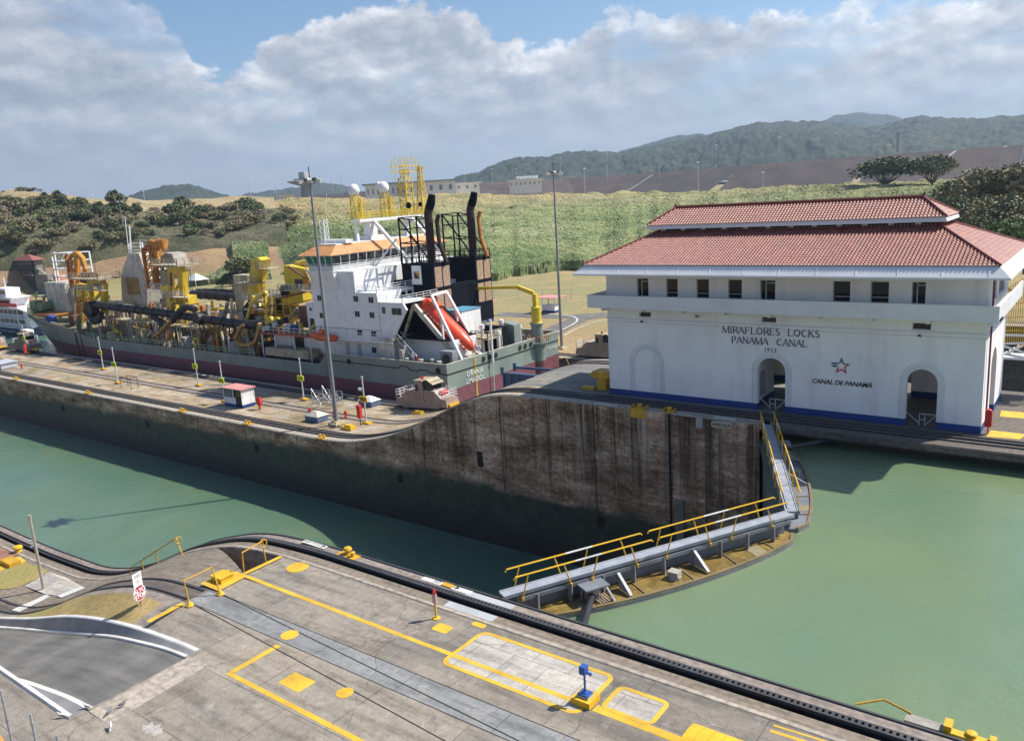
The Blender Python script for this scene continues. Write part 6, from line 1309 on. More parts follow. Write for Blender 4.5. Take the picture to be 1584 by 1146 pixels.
g = MB(); q0 = aty(250, 413, 93); P_ = [aty(x, y, 93) for x, y in ((248, 414), (248, 397), (256, 391), (266, 393), (274, 414))]; g.prism([(p.x, p.z) for p in P_], 'y', 93, 96); part('winch_house', g, paint('grey_winch', (.36, .34, .31), .7, dirt=.4)); g = MB(); pbox(g, 250, 418, 262, 470, 92, 1.5); part('gantry_column', g, CREAM)
g = MB(); g.bar(*T((262, 440, 88), (266, 478, 88)), 1.1, 1.0); g.bar(*T((252, 447, 88), (268, 447, 88)), .8, 1.2); pbox(g, 271, 458, 290, 470, 89, 2); part('portal_leg', g, SHIPYEL)
# mid crane and big knuckle crane
g = MB(); P_ = [aty(x, y, 92) for x, y in ((388, 438), (392, 402), (402, 398), (408, 402), (403, 420), (401, 445), (396, 470), (410, 500), (398, 500), (386, 460))]; g.prism([(p.x, p.z) for p in P_], 'y', 91.5, 93.5); part('deck_crane', g, SHIPYEL)
g = MB(); z = aty(395, 436, 92).z; x0, x1 = aty(378, 436, 92).x, aty(408, 436, 92).x; g.box(x0, x1, 90, 93, z - .2, z); g.rail([(x0, 90, z), (x1, 90, z)], 1.2, .06, 2, 1.1); z2 = aty(405, 415, 92).z; x2, x3 = aty(403, 415, 92).x, aty(421, 415, 92).x; g.box(x2, x3, 91, 94, z2 - .15, z2); g.rail([(x2, 91, z2), (x3, 91, z2)], 1.3, .06, 2, 1.0); g.bar(*T((404, 402, 92), (406, 490, 92)), .2); part('crane_ladder', g, CREAM)
g = MB(); pbox(g, 361, 426, 382, 441, 94, 2.5); pbox(g, 364, 441, 373, 490, 94, 1.8); part('crane_cabin_block', g, CREAM)
g = MB(); P_ = [aty(x, y, 94) for x, y in ((414, 505), (414, 462), (428, 455), (474, 446), (476, 464), (436, 475), (432, 505))]; g.prism([(p.x, p.z) for p in P_], 'y', 93, 98); part('crane_base', g, SHIPYEL)
g = MB(); P_ = [aty(x, y, 94) for x, y in ((443, 410), (478, 416), (481, 428), (470, 434), (474, 448), (447, 450), (443, 430))]; g.prism([(p.x, p.z) for p in P_], 'y', 93.5, 97.5); c0, c1 = aty(446, 411, 94), aty(470, 408, 94); g.tube([c0 + Vector((0, 2, -.2)), c1 + Vector((0, 2, 0))], .8, 8); part('knuckle_crane', g, SHIPYEL)
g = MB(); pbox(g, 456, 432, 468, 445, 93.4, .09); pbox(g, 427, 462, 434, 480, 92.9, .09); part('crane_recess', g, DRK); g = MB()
for k in range(5): g.bar(*T((472 + 2 * k, 418 + 4 * k, 93), (470 + 3 * k, 434 + 5 * k, 93)), .35)
part('crane_cylinder', g, ORRUST); g = MB(); pbox(g, 438, 476, 450, 496, 93, 2); part('yellow_cabinet', g, SHIPYEL); g = MB(); pbox(g, 450, 476, 471, 492, 93.5, 2); part('white_container', g, CREAM); g = MB(); pbox(g, 464, 490, 482, 506, 90, 2); part('brown_container', g, RUSTB)
for (x, y, Y, r) in ((440, 449, 92.5, .9), (388, 482, 90, 1.5), (391, 474, 91, 1.2)): g = MB(); q = aty(x, y, Y); g.lathe(tuple(q), [(r * .7, -r), (r, -.3 * r), (r, .5 * r), (r * .5, r)], 10); part('float_buoy', g, BLACKP, smooth=True)
# C-shaped lifting arms over the side
# ribs, ladders, rams and cable runs that break up the big yellow structures
for pts_, w_, mt_ in ((((146, 441), (160, 441)), .5, RUSTB), (((120, 470), (160, 470)), .35, ORRUST), (((128, 446), (128, 500)), .5, SHIPYEL), (((116, 446), (116, 500)), .35, CREAM), (((121, 500), (134, 462)), .3, CREAM), (((256, 420), (250, 500)), .35, CREAM), (((264, 422), (270, 500)), .3, RUSTB), (((286, 440), (289, 500)), .35, SHIPYEL), (((246, 500), (272, 460)), .35, SHIPYEL), (((240, 470), (290, 470)), .3, CREAM),
    (((386, 470), (412, 452)), .45, SHIPYEL), (((410, 450), (412, 505)), .5, SHIPYEL), (((380, 500), (392, 458)), .4, SHIPYEL), (((378, 478), (414, 480)), .35, CREAM), (((420, 505), (420, 460)), .3, CREAM), (((440, 505), (460, 476)), .3, CREAM), (((476, 424), (486, 452)), .5, SHIPYEL), (((484, 420), (488, 460)), .4, ORRUST), (((446, 412), (472, 430)), .25, RUSTB), (((430, 462), (472, 452)), .3, RUSTB), (((416, 474), (434, 470)), .25, RUSTB),
    (((150, 500), (150, 470)), .3, RUSTB), (((205, 500), (205, 470)), .45, DWHITE), (((240, 504), (225, 470)), .4, CREAM), (((322, 500), (322, 470)), .6, DWHITE), (((345, 503), (352, 468)), .5, CREAM), (((358, 505), (358, 462)), .35, DWHITE)):
    g = MB(); Y_ = 87.6 if mt_ is not CREAM else 88.4; q0_, q1_ = aty(*pts_[0], Y_), aty(*pts_[1], Y_); g.bar(q0_, q1_, w_, w_)
    L_ = (q1_ - q0_).length; dd = (q1_ - q0_).normalized(); [g.bar(q0_ + dd * k + Vector((-.25, -.1, 0)), q0_ + dd * k + Vector((.25, -.1, 0)), w_ * .6) for k in np.arange(.8, L_, 1.1)]
    part('gear_strut', g, mt_)
for x0, x1, y_, Y_ in ((118, 165, 447, 88), (238, 262, 446, 89), (256, 292, 458, 88), (376, 412, 462, 90), (412, 440, 456, 92), (436, 486, 448, 92.4)):
    g = MB(); a, b = aty(x0, y_, Y_), aty(x1, y_, Y_); g.box(a.x, b.x, Y_ - .8, Y_ + .4, a.z - .12, a.z); g.rail([(a.x, Y_ - .8, a.z), (b.x, Y_ - .8, a.z)], 1.1, .05, 2, 1.0); part('catwalk', g, DWHITE)
for pts in (((262, 497), (250, 512), (237, 521), (240, 526), (250, 529), (262, 524), (264, 512)), ((375, 503), (364, 525), (372, 533), (384, 534), (396, 528), (401, 512), (402, 500))):
    g = MB(); q = T(*[(x, y, 84.3) for x, y in pts]); 
    for a, b in zip(q[:-1], q[1:]): g.bar(a, b, .5, .75, up=(0, 1, 0))
    part('lifting_arm', g, YELR if False else paint('ochre_arm', (.42, .26, .07), .7, dirt=.35, rust=.4))
# ---- hopper deck gear: walkways, stanchions, pipes, valves along both sides
rs = random.Random(5); mats = [CREAM, RUSTB, DWHITE, CREAM, ORRUST, CREAM, LGREY, SHIPYEL, RUSTB, RUSTB, GREEND]
for (x0, x1, y, Y) in ((166, 250, 490, 89), (330, 395, 497, 89), (250, 330, 500, 90)):
    g = MB(); a, b = aty(x0, y, Y), aty(x1, y + (x1 - x0) * .12, Y); g.box(a.x, b.x, Y - 1.6, Y + .8, a.z - .3, a.z); part('walkway_deck', g, CREAM)
k = 0
for i in range(90):   # upright stanchions and frames between deck and pipe
    x = rs.uniform(-179, -119); y = rs.uniform(83.8, 90); h = rs.uniform(2.4, 5.4); g = MB(); t = rs.random()
    if t < .45: w = rs.uniform(.16, .5); g.bar((x, y, -6.2), (x + rs.uniform(-.8, .8), y, -6.2 + h), w, w)
    elif t < .7: w = rs.uniform(1, 2.6); g.bar((x, y, -6.2), (x, y, -6.2 + h), .2); g.bar((x + w, y, -6.2), (x + w, y, -6.2 + h), .2); g.bar((x, y, -6.2 + h), (x + w, y, -6.2 + h), .22); g.bar((x, y, -6.2), (x + w, y, -6.2 + h), .16)
    elif t < .88: r = rs.uniform(.25, .6); g.tube([(x, y, -6.2), (x, y, -6.2 + h * .6), (x + 1.2, y, -6.2 + h * .8), (x + 2.4, y, -6.2 + h * .6)], r, 8)
    else: g.box(x, x + rs.uniform(.8, 2.2), y, y + 1.2, -6.2, -6.2 + h * .55)
    part(['stanchion', 'frame', 'valve_pipe', 'deck_box'][0 if t < .45 else 1 if t < .7 else 2 if t < .88 else 3], g, rs.choice(mats))
for i in range(84):   # lighter clutter on the raised hopper coaming
    x = rs.uniform(-182, -118); y = rs.uniform(92, 104); z = -3.0; t = rs.random(); g = MB()
    if t < .35: h = rs.uniform(1, 4.5); g.lathe((x, y, z), [(rs.uniform(.3, .6),) * 1 + (0,), (.4, 0), (.4, h), (.1, h + .1)], 8)
    elif t < .6: w = rs.uniform(2, 6); g.bar((x, y, z + 1.6), (x + w, y, z + 1.6), .12); g.bar((x, y, z + .9), (x + w, y, z + .9), .1); [g.bar((x + w * q / 3, y, z), (x + w * q / 3, y, z + 1.6), .1) for q in range(4)]
    elif t < .85: w = rs.uniform(.8, 3.0); g.box(x, x + w, y, y + rs.uniform(.8, 2), z, z + rs.uniform(.7, 2.0))
    else: g.tube([(x, y, z + .7), (x + rs.uniform(4, 9), y, z + .7)], rs.uniform(.25, .5), 8)
    part(['vent_post', 'deck_rail', 'deck_box', 'deck_pipe'][0 if t < .35 else 1 if t < .6 else 2 if t < .85 else 3], g, rs.choice([CREAM, CREAM, DWHITE, DWHITE, RUSTB, ORRUST, LGREY]))
for i in range(110):   # taller thin pipes, davits and posts that break the skyline of the gear
    x = rs.uniform(-188, -117); y = rs.uniform(86, 101); z = -5.5 if y < 91 else -3.0; t = rs.random(); g = MB(); h = rs.uniform(2.0, 6.5); w = rs.uniform(.12, .34)
    if t < .4: g.bar((x, y, z), (x, y, z + h), w); g.bar((x, y, z + h), (x + rs.uniform(-2, 2), y, z + h * rs.uniform(.7, 1)), w * .8)
    elif t < .7: d = rs.uniform(1.5, 4); g.bar((x, y, z), (x + d, y, z + h * .8), w); g.bar((x + d, y, z), (x + d, y, z + h * .8), w); g.bar((x, y, z + h * .4), (x + d, y, z + h * .4), w * .7)
    else: d = rs.uniform(.8, 2.2); g.box(x, x + d, y, y + d, z + h * .3, z + h * .3 + rs.uniform(.5, 1.6)); g.bar((x + d / 2, y, z), (x + d / 2, y, z + h * .3), w)
    part('davit_post' if t < .4 else 'brace_frame' if t < .7 else 'winch_box', g, rs.choice([CREAM, DWHITE, RUSTB, RUSTB, ORRUST, SHIPYEL, SHIPYEL, GREYST]))
for i in range(58):   # runs of pipe, cable trays and lockers at rail height above the coaming
    x = rs.uniform(-186, -124); y = rs.uniform(88.5, 96); z = rs.uniform(-2.4, 1.2); L_ = rs.uniform(2, 11); g = MB(); r = rs.uniform(.08, .24)
    g.tube([(x, y, z), (x + L_, y, z)], r, 6); [g.bar((x + q_, y, z), (x + q_, y, -3.4), .12) for q_ in np.arange(.4, L_, 2.2)]
    if i % 3 == 0: g.box(x + L_ * .3, x + L_ * .3 + 1.1, y - .5, y + .4, z - .2, z + .9)
    part('pipe_run', g, rs.choice([CREAM, CREAM, DWHITE, RUSTB, ORRUST, SHIPYEL]))
g = MB(); g.box(-184, -117, 91, 105, -6.2, -3.0); part('hopper_coaming', g, CREAM)
for x0 in (-176, -166, -156, -146, -136, -126): g = MB(); g.bar((x0, 90, -3.2), (x0, 90, .4), .9, .8); part('hopper_post', g, DWHITE)
g = MB(); g.box(-150, -139, 97, 102, -1.6, -1.3); part('orange_hatch', g, ORRUST)
GRL = paint('green_rail', (.26, .40, .28), .6, dirt=.3); g = MB(); g.rail([(-178, 83.2, -5.2), (-119, 83.2, -5.2)], 1.0, .05, 1, 1.5); part('side_rail', g, GRL)
# bow: windlass, rails, blue drum
g = MB(); g.rail([(-229, 96.6, -1.3), (-226, 93.6, -1.4), (-220, 89.8, -1.5), (-212, 86.4, -1.6), (-205, 84.6, -1.8)], 1.1, .06, 2, 1.4); part('bow_rail', g, paint('pale_green_rail', (.36, .42, .28), .6, dirt=.3))
g = MB(); g.box(-222, -214, 92, 101, -2.4, -1.0); g.box(-219, -216, 90, 92, -2.4, .6); g.tube([(-214, 90, -.8), (-214, 95, -.8)], 1.2, 10); part('windlass', g, GREEND); g = MB()
for k in range(8): g.bar((-226 + k * 1.6, 94, -2), (-223 + k * 1.4, 94 - (k % 3), 2.2 - .2 * k), .22)
g.box(-226, -214, 93.5, 95.5, 1.0, 1.25); part('bow_platform', g, paint('olive_bow_steel', (.28, .30, .18), .8, dirt=.4, rust=.5)); g = MB(); g.box(-214, -205, 88, 94, -2.6, -2.2); part('orange_deck_patch', g, ORRUST)
g = MB(); g.tube([(-201, 86, -3.0), (-201, 87.4, -3.0)], 1.3, 12); part('rope_drum', g, BLUEP); g = MB(); g.box(-193, -190.6, 87, 89, -5, -1.6); part('brown_cabinet', g, RUSTB); g = MB(); g.bar((-216, 97, -1), (-216, 97, 5), .3); g.box(-217.5, -215, 96, 98, 3, 6.4); part('bow_crane', g, paint('salmon_crane', (.62, .25, .14), .7, dirt=.4))
for i in range(16): x = rs.uniform(-203, -184); y = rs.uniform(85.5, 91); h = rs.uniform(.8, 3); g = MB(); g.box(x, x + rs.uniform(.3, 1.4), y, y + .8, -5, -5 + h); part('bow_fitting', g, rs.choice([CREAM, GREEND, RUSTB, DARKST, DWHITE]))

# ---- boats carried by the dredger: each hangs free, so each is a thing of its own
def boat_body(p, q, prof, up, sq=1.0):
    """lofted closed boat hull between p and q; prof = [(t, half width, below, above)]"""
    m = MB(); p, q = Vector(p), Vector(q); d = (q - p).normalized(); s = d.cross(Vector(up)).normalized(); u = s.cross(d).normalized(); n = 12
    for t, w, dn, ab in prof:
        c = p.lerp(q, t)
        for k in range(n): a = 2 * math.pi * k / n; cs, sn = math.cos(a), math.sin(a); m.v.append(tuple(c + s * cs * w + u * (sn * ab if sn > 0 else sn * dn)))
    for i in range(len(prof) - 1):
        for k in range(n): a, b = i * n + k, i * n + (k + 1) % n; m.f.append(((a, b, b + n, a + n), 0))
    m.f += [(tuple(range(n))[::-1], 0), (tuple(range(len(m.v) - n, len(m.v))), 0)]; return m, d, s, u
P0_, P1_ = tuple(aty(653, 469, 90.3)), tuple(aty(731, 541, 90.3))
LB = thing('lifeboat', 'enclosed red-orange lifeboat lying stern-down on its sloping white slipway', 'lifeboat', (-80, 90.3, 1), world=True)
m, d, s, u = boat_body(P0_, P1_, [(0, .5, .5, .9), (.05, 1.1, 1.0, 1.5), (.15, 1.45, 1.25, 1.6), (.4, 1.55, 1.35, 1.35), (.75, 1.45, 1.25, 1.25), (.9, 1.0, .9, 1.0), (1.0, .25, .3, .5)], (0, 0, 1)); obj('hull', m, REDBOAT, LB, smooth=True)
p = Vector(P0_); m = MB(); m.box(-.01, .01, 0, .01, 0, .01); m = MB(); c = p + d * 2.0 + u * 1.2; m.bar(c - s * .8, c + s * .8, 2.0, 1.1, up=tuple(u)); obj('conning_dome', m, REDBOAT, LB)
m = MB(); c = p + d * 3.1 + u * 1.35; m.bar(c - s * .6, c + s * .6, .08, .45, up=tuple(u)); obj('window', m, DRK, LB); m = MB(); e = p - s * 0
for sg in (-1, 1):
    for k in range(13): c = p + d * (1.6 + k * .8) + s * sg * 1.5 + u * .28; m.bar(c, c + d * .45, .09, .09)
obj('grab_line', m, WHITE, LB)
RB = thing('rescue_boat', 'small open orange rescue boat hanging from the davit beside the white deckhouse', 'boat', (-105, 84.6, 0), world=True)
a, b = aty(480, 516, 84.3), aty(521, 523, 84.3); m, d, s, u = boat_body(a, b, [(0, .25, .2, .15), (.08, .7, .5, .3), (.3, .95, .8, .35), (.7, .95, .8, .35), (.93, .7, .6, .3), (1, .3, .3, .2)], (0, 0, 1)); obj('hull', m, ORANGE, RB, smooth=True)
m = MB(); c = Vector(a).lerp(Vector(b), .45) + u * .5; m.bar(c - d * .45, c + d * .45, .6, .9); m.bar(c - d * .2 + u * .5, c - d * .2 + u * 1.1, .12); obj('console', m, ORANGE, RB); m = MB(); m.tube([Vector(a) + d * .5 + u * .1 - s * .9, Vector(b) - d * .5 + u * .1 - s * .9], .16, 6); obj('fender', m, ORANGE, RB)
# ------------------------------------------------------------------ lamp towers
def lamp_tower(name, label, x, y, z, h, r=.215, heads=6, scale=1.0):
    T_ = thing(name, label, 'lamp tower', (x, y, z), world=True); m = MB(); n = 12
    m.tube([(x, y, z), (x, y, z + h * .35), (x, y, z + h * .7), (x, y, z + h)], [r * 1.35, r * 1.1, r * .85, r * .6], 10); obj('pole', m, paint('lamp_pole_grey', (.26, .27, .29), .45, .2, dirt=.25), T_, smooth=False)
    m = MB(); m.box(x - .8, x + .8, y - .8, y + .8, z, z + .28); m.box(x - .5, x + .5, y - .5, y + .5, z + .28, z + .5); obj('footing', m, paint('cream_footing', (.55, .48, .30), .8, dirt=.3), T_)
    m = MB(); m.tube([(x, y, z + h - .3), (x, y, z + h - .1)], 1.0, 12); m.bar((x - 1.2, y, z + h), (x + 1.2, y, z + h), .12); m.bar((x, y - 1.6, z + h), (x, y + 1.6, z + h), .12); m.bar((x, y, z + h), (x, y, z + h + 1.4), .09); obj('head_ring', m, DARKST, T_)
    for k in range(heads):
        a = 2 * math.pi * k / heads + .3; c = Vector((x + 1.15 * math.cos(a), y + 1.15 * math.sin(a), z + h - .15)); m = MB(); o = Vector((math.cos(a), math.sin(a), 0)); m.bar(c - o * .35, c + o * .4 + Vector((0, 0, -.25)), .5, .42); obj('floodlight', m, paint('lamp_housing', (.55, .56, .56), .4, dirt=.15), T_)
    return T_
lamp_tower('lamp_tower', 'tall grey floodlight tower standing on the island in front of the ship bridge', -81.0, 67.6, -8.6, 31.2)
lamp_tower('lamp_tower', 'tall grey floodlight tower on the far bank between the ship stern and the white building', -81.0, 121.0, -8.6, 31.2)
p = atd(195, 380, 420); t_ = aty(187, 311, p.y); lamp_tower('lamp_tower', 'slender floodlight tower before the left woodland, behind the dredger masts', p.x, p.y, p.z - 4, t_.z - p.z + 4, .3, 5)
# ------------------------------------------------------------------ numbered posts on the island
PW = paint('post_white', (.62, .62, .60), .5, dirt=.25); SIGNY = paint('fluorescent_sign', (.62, .78, .02), .4, dirt=.1); SIGNO = paint('amber_sign', (.75, .52, .03), .4, dirt=.1)
where = ['leftmost, beside the dark mule at the ship bow', 'second from the left, against the maroon bow', 'third from the left, beside the rusty frame', 'fourth from the left, under the suction pipe', 'left of the red-roofed white booth', 'behind the grey steel step frame', 'with the orange sign beside the red cabinet']
num = ['847', '840', '835', '821', '814', '810', '804']
for k, ((bx, by), sg) in enumerate(zip([(42, 546), (160, 571), (182, 592), (307, 596), (348, 621), (470, 618), (567, 655)], num)):
    p = atz(bx, by, -8.6); q = thing('marker_post', 'white marker post with yellow-green sign, ' + where[k] if k < 6 else 'thin white marker post ' + where[k], 'marker post', (p.x, p.y, -8.6), 'marker posts on the island', world=True)
    m = MB(); m.tube([(p.x, p.y, -8.6), (p.x, p.y, -2.5)], [.11, .08], 8); m.tube([(p.x, p.y, -2.5), (p.x, p.y, -2.35)], .14, 8); obj('pole', m, PW, q)
    m = MB(); m.box(p.x - .45, p.x + .75, p.y - .35, p.y + .35, -8.6, -8.38); obj('footing', m, YEL, q)
    m = MB(); m.prism([(p.x - .72, -5.6), (p.x - .6, -5.72), (p.x + .6, -5.72), (p.x + .72, -5.6), (p.x + .72, -5.02), (p.x + .6, -4.9), (p.x - .6, -4.9), (p.x - .72, -5.02)], 'y', p.y - .2, p.y - .12); s_ = obj('sign', m, SIGNY if k < 6 else SIGNO, q)
    tm = text_mesh(sg, .62, .01, 1.05, 0, .01); xform(tm, Matrix.Translation((p.x, p.y - .215, -5.53))); obj('numbers', tm, INK, s_)
    if k == 6: m = MB(); m.box(p.x - .7, p.x - .1, p.y - .25, p.y + .05, -4.2, -3.9); obj('camera', m, WHITE, q)
# the same kind of post on the near bank
q = thing('marker_post', 'tall pale post with two small white lamps on a yellow block beside the dark ramp', 'marker post', (-64.6, 23.8, -8.5), world=True)
m = MB(); m.tube([(-64.6, 23.8, -8.4), (-64.6, 23.8, -2.2)], [.13, .09], 8); m.tube([(-64.6, 23.8, -2.3), (-64.6, 23.8, -2.0)], .13, 8); obj('pole', m, paint('weathered_pole', (.42, .38, .30), .6, dirt=.3), q); m = MB(); m.box(-65.0, -63.9, 23.45, 24.15, -8.5, -8.2); m.m = 0; obj('footing', m, YEL, q)
m = MB(); m.box(-64.95, -64.25, 23.5, 24.1, -8.2, -8.1); obj('base_plate', m, DARKST, q)
m = MB(); m.bar((-65.1, 23.7, -4.6), (-64.6, 23.8, -4.4), .14); m.bar((-65.0, 23.6, -4.1), (-64.6, 23.8, -4.05), .14); obj('lamp', m, WHITE, q)

# ------------------------------------------------------------------ booths
def booth(label, x, y, z, w, d, h, glass=True, rz=0, over=.6):
    q = thing('booth', label, 'booth', (x, y, z), rz=rz); m = MB(); t = .12
    m.m = 1; m.box(0, w, 0, d, 0, h * .15); m.m = 0; m.box(.004, w - .004, .004, d - .004, h * .15, h * .5)
    for (a, b) in ((0, 0), (w - t, 0), (0, d - t), (w - t, d - t), (w * .52, 0)): m.box(a, a + t, b, b + t, h * .5, h)
    m.box(0, w, 0, d, h - .12, h); obj('wall', m, [WHITE, BBASE], q)
    if glass: m = MB(); m.box(t, w * .52, .04, .06, h * .5, h - .12); m.box(.04, .06, t, d - t, h * .5, h - .12); m.box(t, w - t, d - .06, d - .04, h * .5, h - .12); obj('pane', m, glass_green, q); m = MB(); m.box(w * .66, w - t, -.01, .03, 0.1, h - .12); obj('door', m, DRK, q); m = MB(); m.box(w - .10, w - .02, .2, d - .2, h * .5, h - .12); obj('side_panel', m, WHITE, q)
    m = MB(); m.box(-over, w + over, -over, d + over, h, h + .1); obj('roof', m, REDROOF, q); return q
glass_green = glass('grey_green_glass', (.10, .16, .15), .1)
booth('small white booth with green glass, blue base and faded red roof on the island', -105.6, 67.6, -8.6, 4.4, 2.2, 2.65, over=.25)
booth('open white shelter with blue base and red roof beside the far bank road', -110.5, 157.5, -8.6, 3.6, 2.6, 3.6, glass=False, over=1.2)
q = booth('shed with pale red roof and red slatted side, half hidden behind the ship stern', -122.5, 139.0, -8.6, 8.0, 5, 4.6, glass=False, over=.8)

# ------------------------------------------------------------------ island furniture
HB = paint('hatch_blue', (.10, .16, .28), .6, dirt=.3)
for (px, py, lab) in ((482, 652, 'blue sided vent hatch with a domed white lid left of the grey floodlight tower'), (565, 628, 'blue sided vent hatch with a domed white lid behind the orange-signed post')):
    p = atz(px, py, -8.6); q = thing('vent_hatch', lab, 'vent hatch', (p.x, p.y, -8.6), 'vent hatches on the island', world=True); m = MB(); m.box(p.x - 1.3, p.x + 1.3, p.y, p.y + 1.8, -8.6, -7.9); obj('box', m, HB, q); m = MB(); b = [(p.x - 1.4, p.y - .1), (p.x + 1.4, p.y - .1), (p.x + 1.4, p.y + 1.9), (p.x - 1.4, p.y + 1.9)]; c = (p.x, p.y + .9, -7.25)
    for k in range(4): m.quad((*b[k], -7.9), (*b[(k + 1) % 4], -7.9), (c[0] + (b[(k + 1) % 4][0] - c[0]) * .3, c[1] + (b[(k + 1) % 4][1] - c[1]) * .3, -7.4), (c[0] + (b[k][0] - c[0]) * .3, c[1] + (b[k][1] - c[1]) * .3, -7.4))
    m.box(c[0] - .42, c[0] + .42, c[1] - .3, c[1] + .3, -7.45, -7.38); obj('lid', m, DWHITE if px < 500 else WHITE, q)
def hydrant(label, px, py, kind):
    p = atz(px, py, -8.6); q = thing('fire_hydrant', label, 'fire hydrant', (p.x, p.y, -8.6), 'red hydrants on the island', world=True); x, y, z = p
    m = MB(); m.lathe((x, y, z), [(.22, 0), (.2, .1), (.14, .12), (.14, .7), (.2, .72), (.17, .9), (.04, 1.0)], 10); obj('body', m, REDP, q); m = MB(); m.tube([(x - .32, y, z + .6), (x + .32, y, z + .6)], .08, 8); m.tube([(x, y - .3, z + .55), (x, y, z + .55)], .1, 8); obj('outlet', m, REDP, q)
    if kind == 2: m = MB(); m.prism([(x - .55, z + .7), (x + .55, z + .7), (x + .3, z + 1.7), (x - .6, z + 1.55)], 'y', y - .15, y + .25); obj('hood', m, REDP, q)
hydrant('red hooded hydrant beside the red-roofed booth', 402, 632, 2); hydrant('small red hydrant above the left vent hatch', 480, 641, 1); hydrant('red hydrant just left of the grey floodlight tower foot', 517, 646, 1); hydrant('red hydrant just right of the grey floodlight tower foot', 535, 646, 1); hydrant('small red hydrant at the far left of the island', 34, 570, 1)
for (px, py, lab) in ((558, 658, 'red fire cabinet on a post beside the orange-signed post'), (41, 553, 'red fire cabinet beside the dark mule at the far left')):
    p = atz(px, py, -8.6); q = thing('fire_cabinet', lab, 'fire cabinet', (p.x, p.y, -8.6), 'red fire cabinets', world=True); m = MB(); m.box(p.x - .3, p.x + .3, p.y - .2, p.y + .2, -7.6, -6.0); m.lathe((p.x, p.y, -6.0), [(.3, 0), (.2, .15), (.05, .2)], 8); obj('cabinet', m, REDP, q); m = MB(); m.tube([(p.x, p.y, -8.6), (p.x, p.y, -7.6)], .07, 6); obj('post', m, DARKST, q)
p = atz(484, 626, -8.6); m = MB(); x, y, z = p
for a in (0, 1.5, 3.0, 4.2):
    for b in (0, 2.0): m.bar((x + a, y + b, z), (x + a, y + b, z + (2.4 if a < 1 else 1.9)), .08)
for b in (0, 2.0):
    for h in (.6, 1.1, 1.9): m.bar((x, y + b, z + h), (x + 4.2, y + b, z + h), .07)
    m.bar((x, y + b, z + 2.4), (x + 1.8, y + b, z + .2), .07); m.bar((x + 2.2, y + b, z + 1.9), (x + 4.2, y + b, z + .4), .07)
for a in (0, 1.5, 3.0, 4.2): m.bar((x + a, y, z + 1.1), (x + a, y + 2.0, z + 1.1), .07); m.bar((x + a, y, z + .5), (x + a, y + 2.0, z + .5), .07)
obj('step_frame', m, GALV, origin=p, label='grey steel pipe step frame standing on the island left of the floodlight tower', cat='step frame')
p = atz(188, 600, -8.6); m = MB(); x, y, z = p
for a in (0, 3.2): m.bar((x + a, y, z), (x + a, y, z + 1.9), .09); m.bar((x + a, y + 1.2, z), (x + a, y + 1.2, z + 1.9), .09); m.bar((x + a, y, z + 1.9), (x + a, y + 1.2, z + 1.9), .09)
m.bar((x, y, z + 1.9), (x + 3.2, y, z + 1.9), .1); m.bar((x, y + 1.2, z + 1.9), (x + 3.2, y + 1.2, z + 1.9), .1); m.bar((x, y, z + 1.5), (x + .8, y, z + 1.9), .07); m.bar((x + 2.4, y, z + 1.9), (x + 3.2, y, z + 1.5), .07)
obj('rusty_rack', m, RUSTB, origin=p, label='rusty brown pipe rack beside the third marker post', cat='rack')
p = atz(8, 568, -8.6); m = MB(); x, y, z = p; m.box(x - 3, x + 2, y - 1.5, y + 1.5, z, z + 1.0); m.box(x - 3.2, x + 2.2, y - 1.7, y + 1.7, z + 1.0, z + 1.2); obj('covered_pit', m, paint('pale_blue_cover', (.50, .54, .60), .5), origin=p, label='low white covered box at the left end of the island', cat='cover')
for k, (px, py, lab) in enumerate(((540, 664, 'yellow steel block on the island right of the orange-signed post'), (648, 642, 'yellow steel block on the island before the tan mule'))):
    p = atz(px, py, -8.6); m = MB(); m.box(p.x - .9, p.x + .9, p.y - .5, p.y + .5, -8.6, -8.2); m.box(p.x - .5, p.x + .7, p.y - .3, p.y + .35, -8.2, -8.0); obj('yellow_block', m, YEL, origin=p, label=lab, cat='block', group='yellow blocks on the island')
for k, (px, py) in enumerate(((18, 588), (136, 608), (285, 635), (388, 654), (503, 676))):
    p = atz(px, py, -8.65); m = MB(); x = p.x; m.box(x - .7, x + .7, 62.16, 63.1, -8.68, -8.58); m.lathe((x - .35, 62.6, -8.6), [(.16, 0), (.12, .3), (.2, .36), (.05, .45)], 8); m.lathe((x + .35, 62.6, -8.6), [(.16, 0), (.12, .3), (.2, .36), (.05, .45)], 8)
    obj('mooring_cleat', m, YELR, origin=(x, 62.6, -8.6), label='worn yellow mooring cleat on the lower edge of the centre wall', cat='cleat', group='cleats on the island edge')
for i in range(5): # openings in the wall face
    px, py = ((98, 632), (228, 657), (397, 694), (619, 741), (929, 808))[i]; p = aty(px, py, 62.2); m = MB(); n = 14; m.prism([(p.x + .45 * math.cos(2 * math.pi * k / n), p.z + .6 * math.sin(2 * math.pi * k / n) * (1 if k <= 7 else .8)) for k in range(n)], 'y', 62.12, 62.19); obj('drain_opening', m, SLOT, origin=p, label='round dark drain mouth in the lock wall face', cat='drain', group='drain mouths in the centre wall')
p = aty(743, 710, 62.2); m = MB(); m.box(p.x - .35, p.x + .35, 62.12, 62.19, p.z - .8, p.z + .8); obj('wall_niche', m, SLOT, origin=p, label='upright dark niche high in the stained centre wall', cat='niche')
m = MB(); m.box(-28.35, -27.75, 62.14, 62.19, -1.0, -.12); m.box(-28.45, -27.7, 62.12, 62.7, -.1, .02); obj('concrete_patch', m, paint('pale_patch', (.42, .43, .41), .9, dirt=.4), origin=(-28, 62.2, 0), label='pale rectangular cement patch on the wall under the white building', cat='patch')
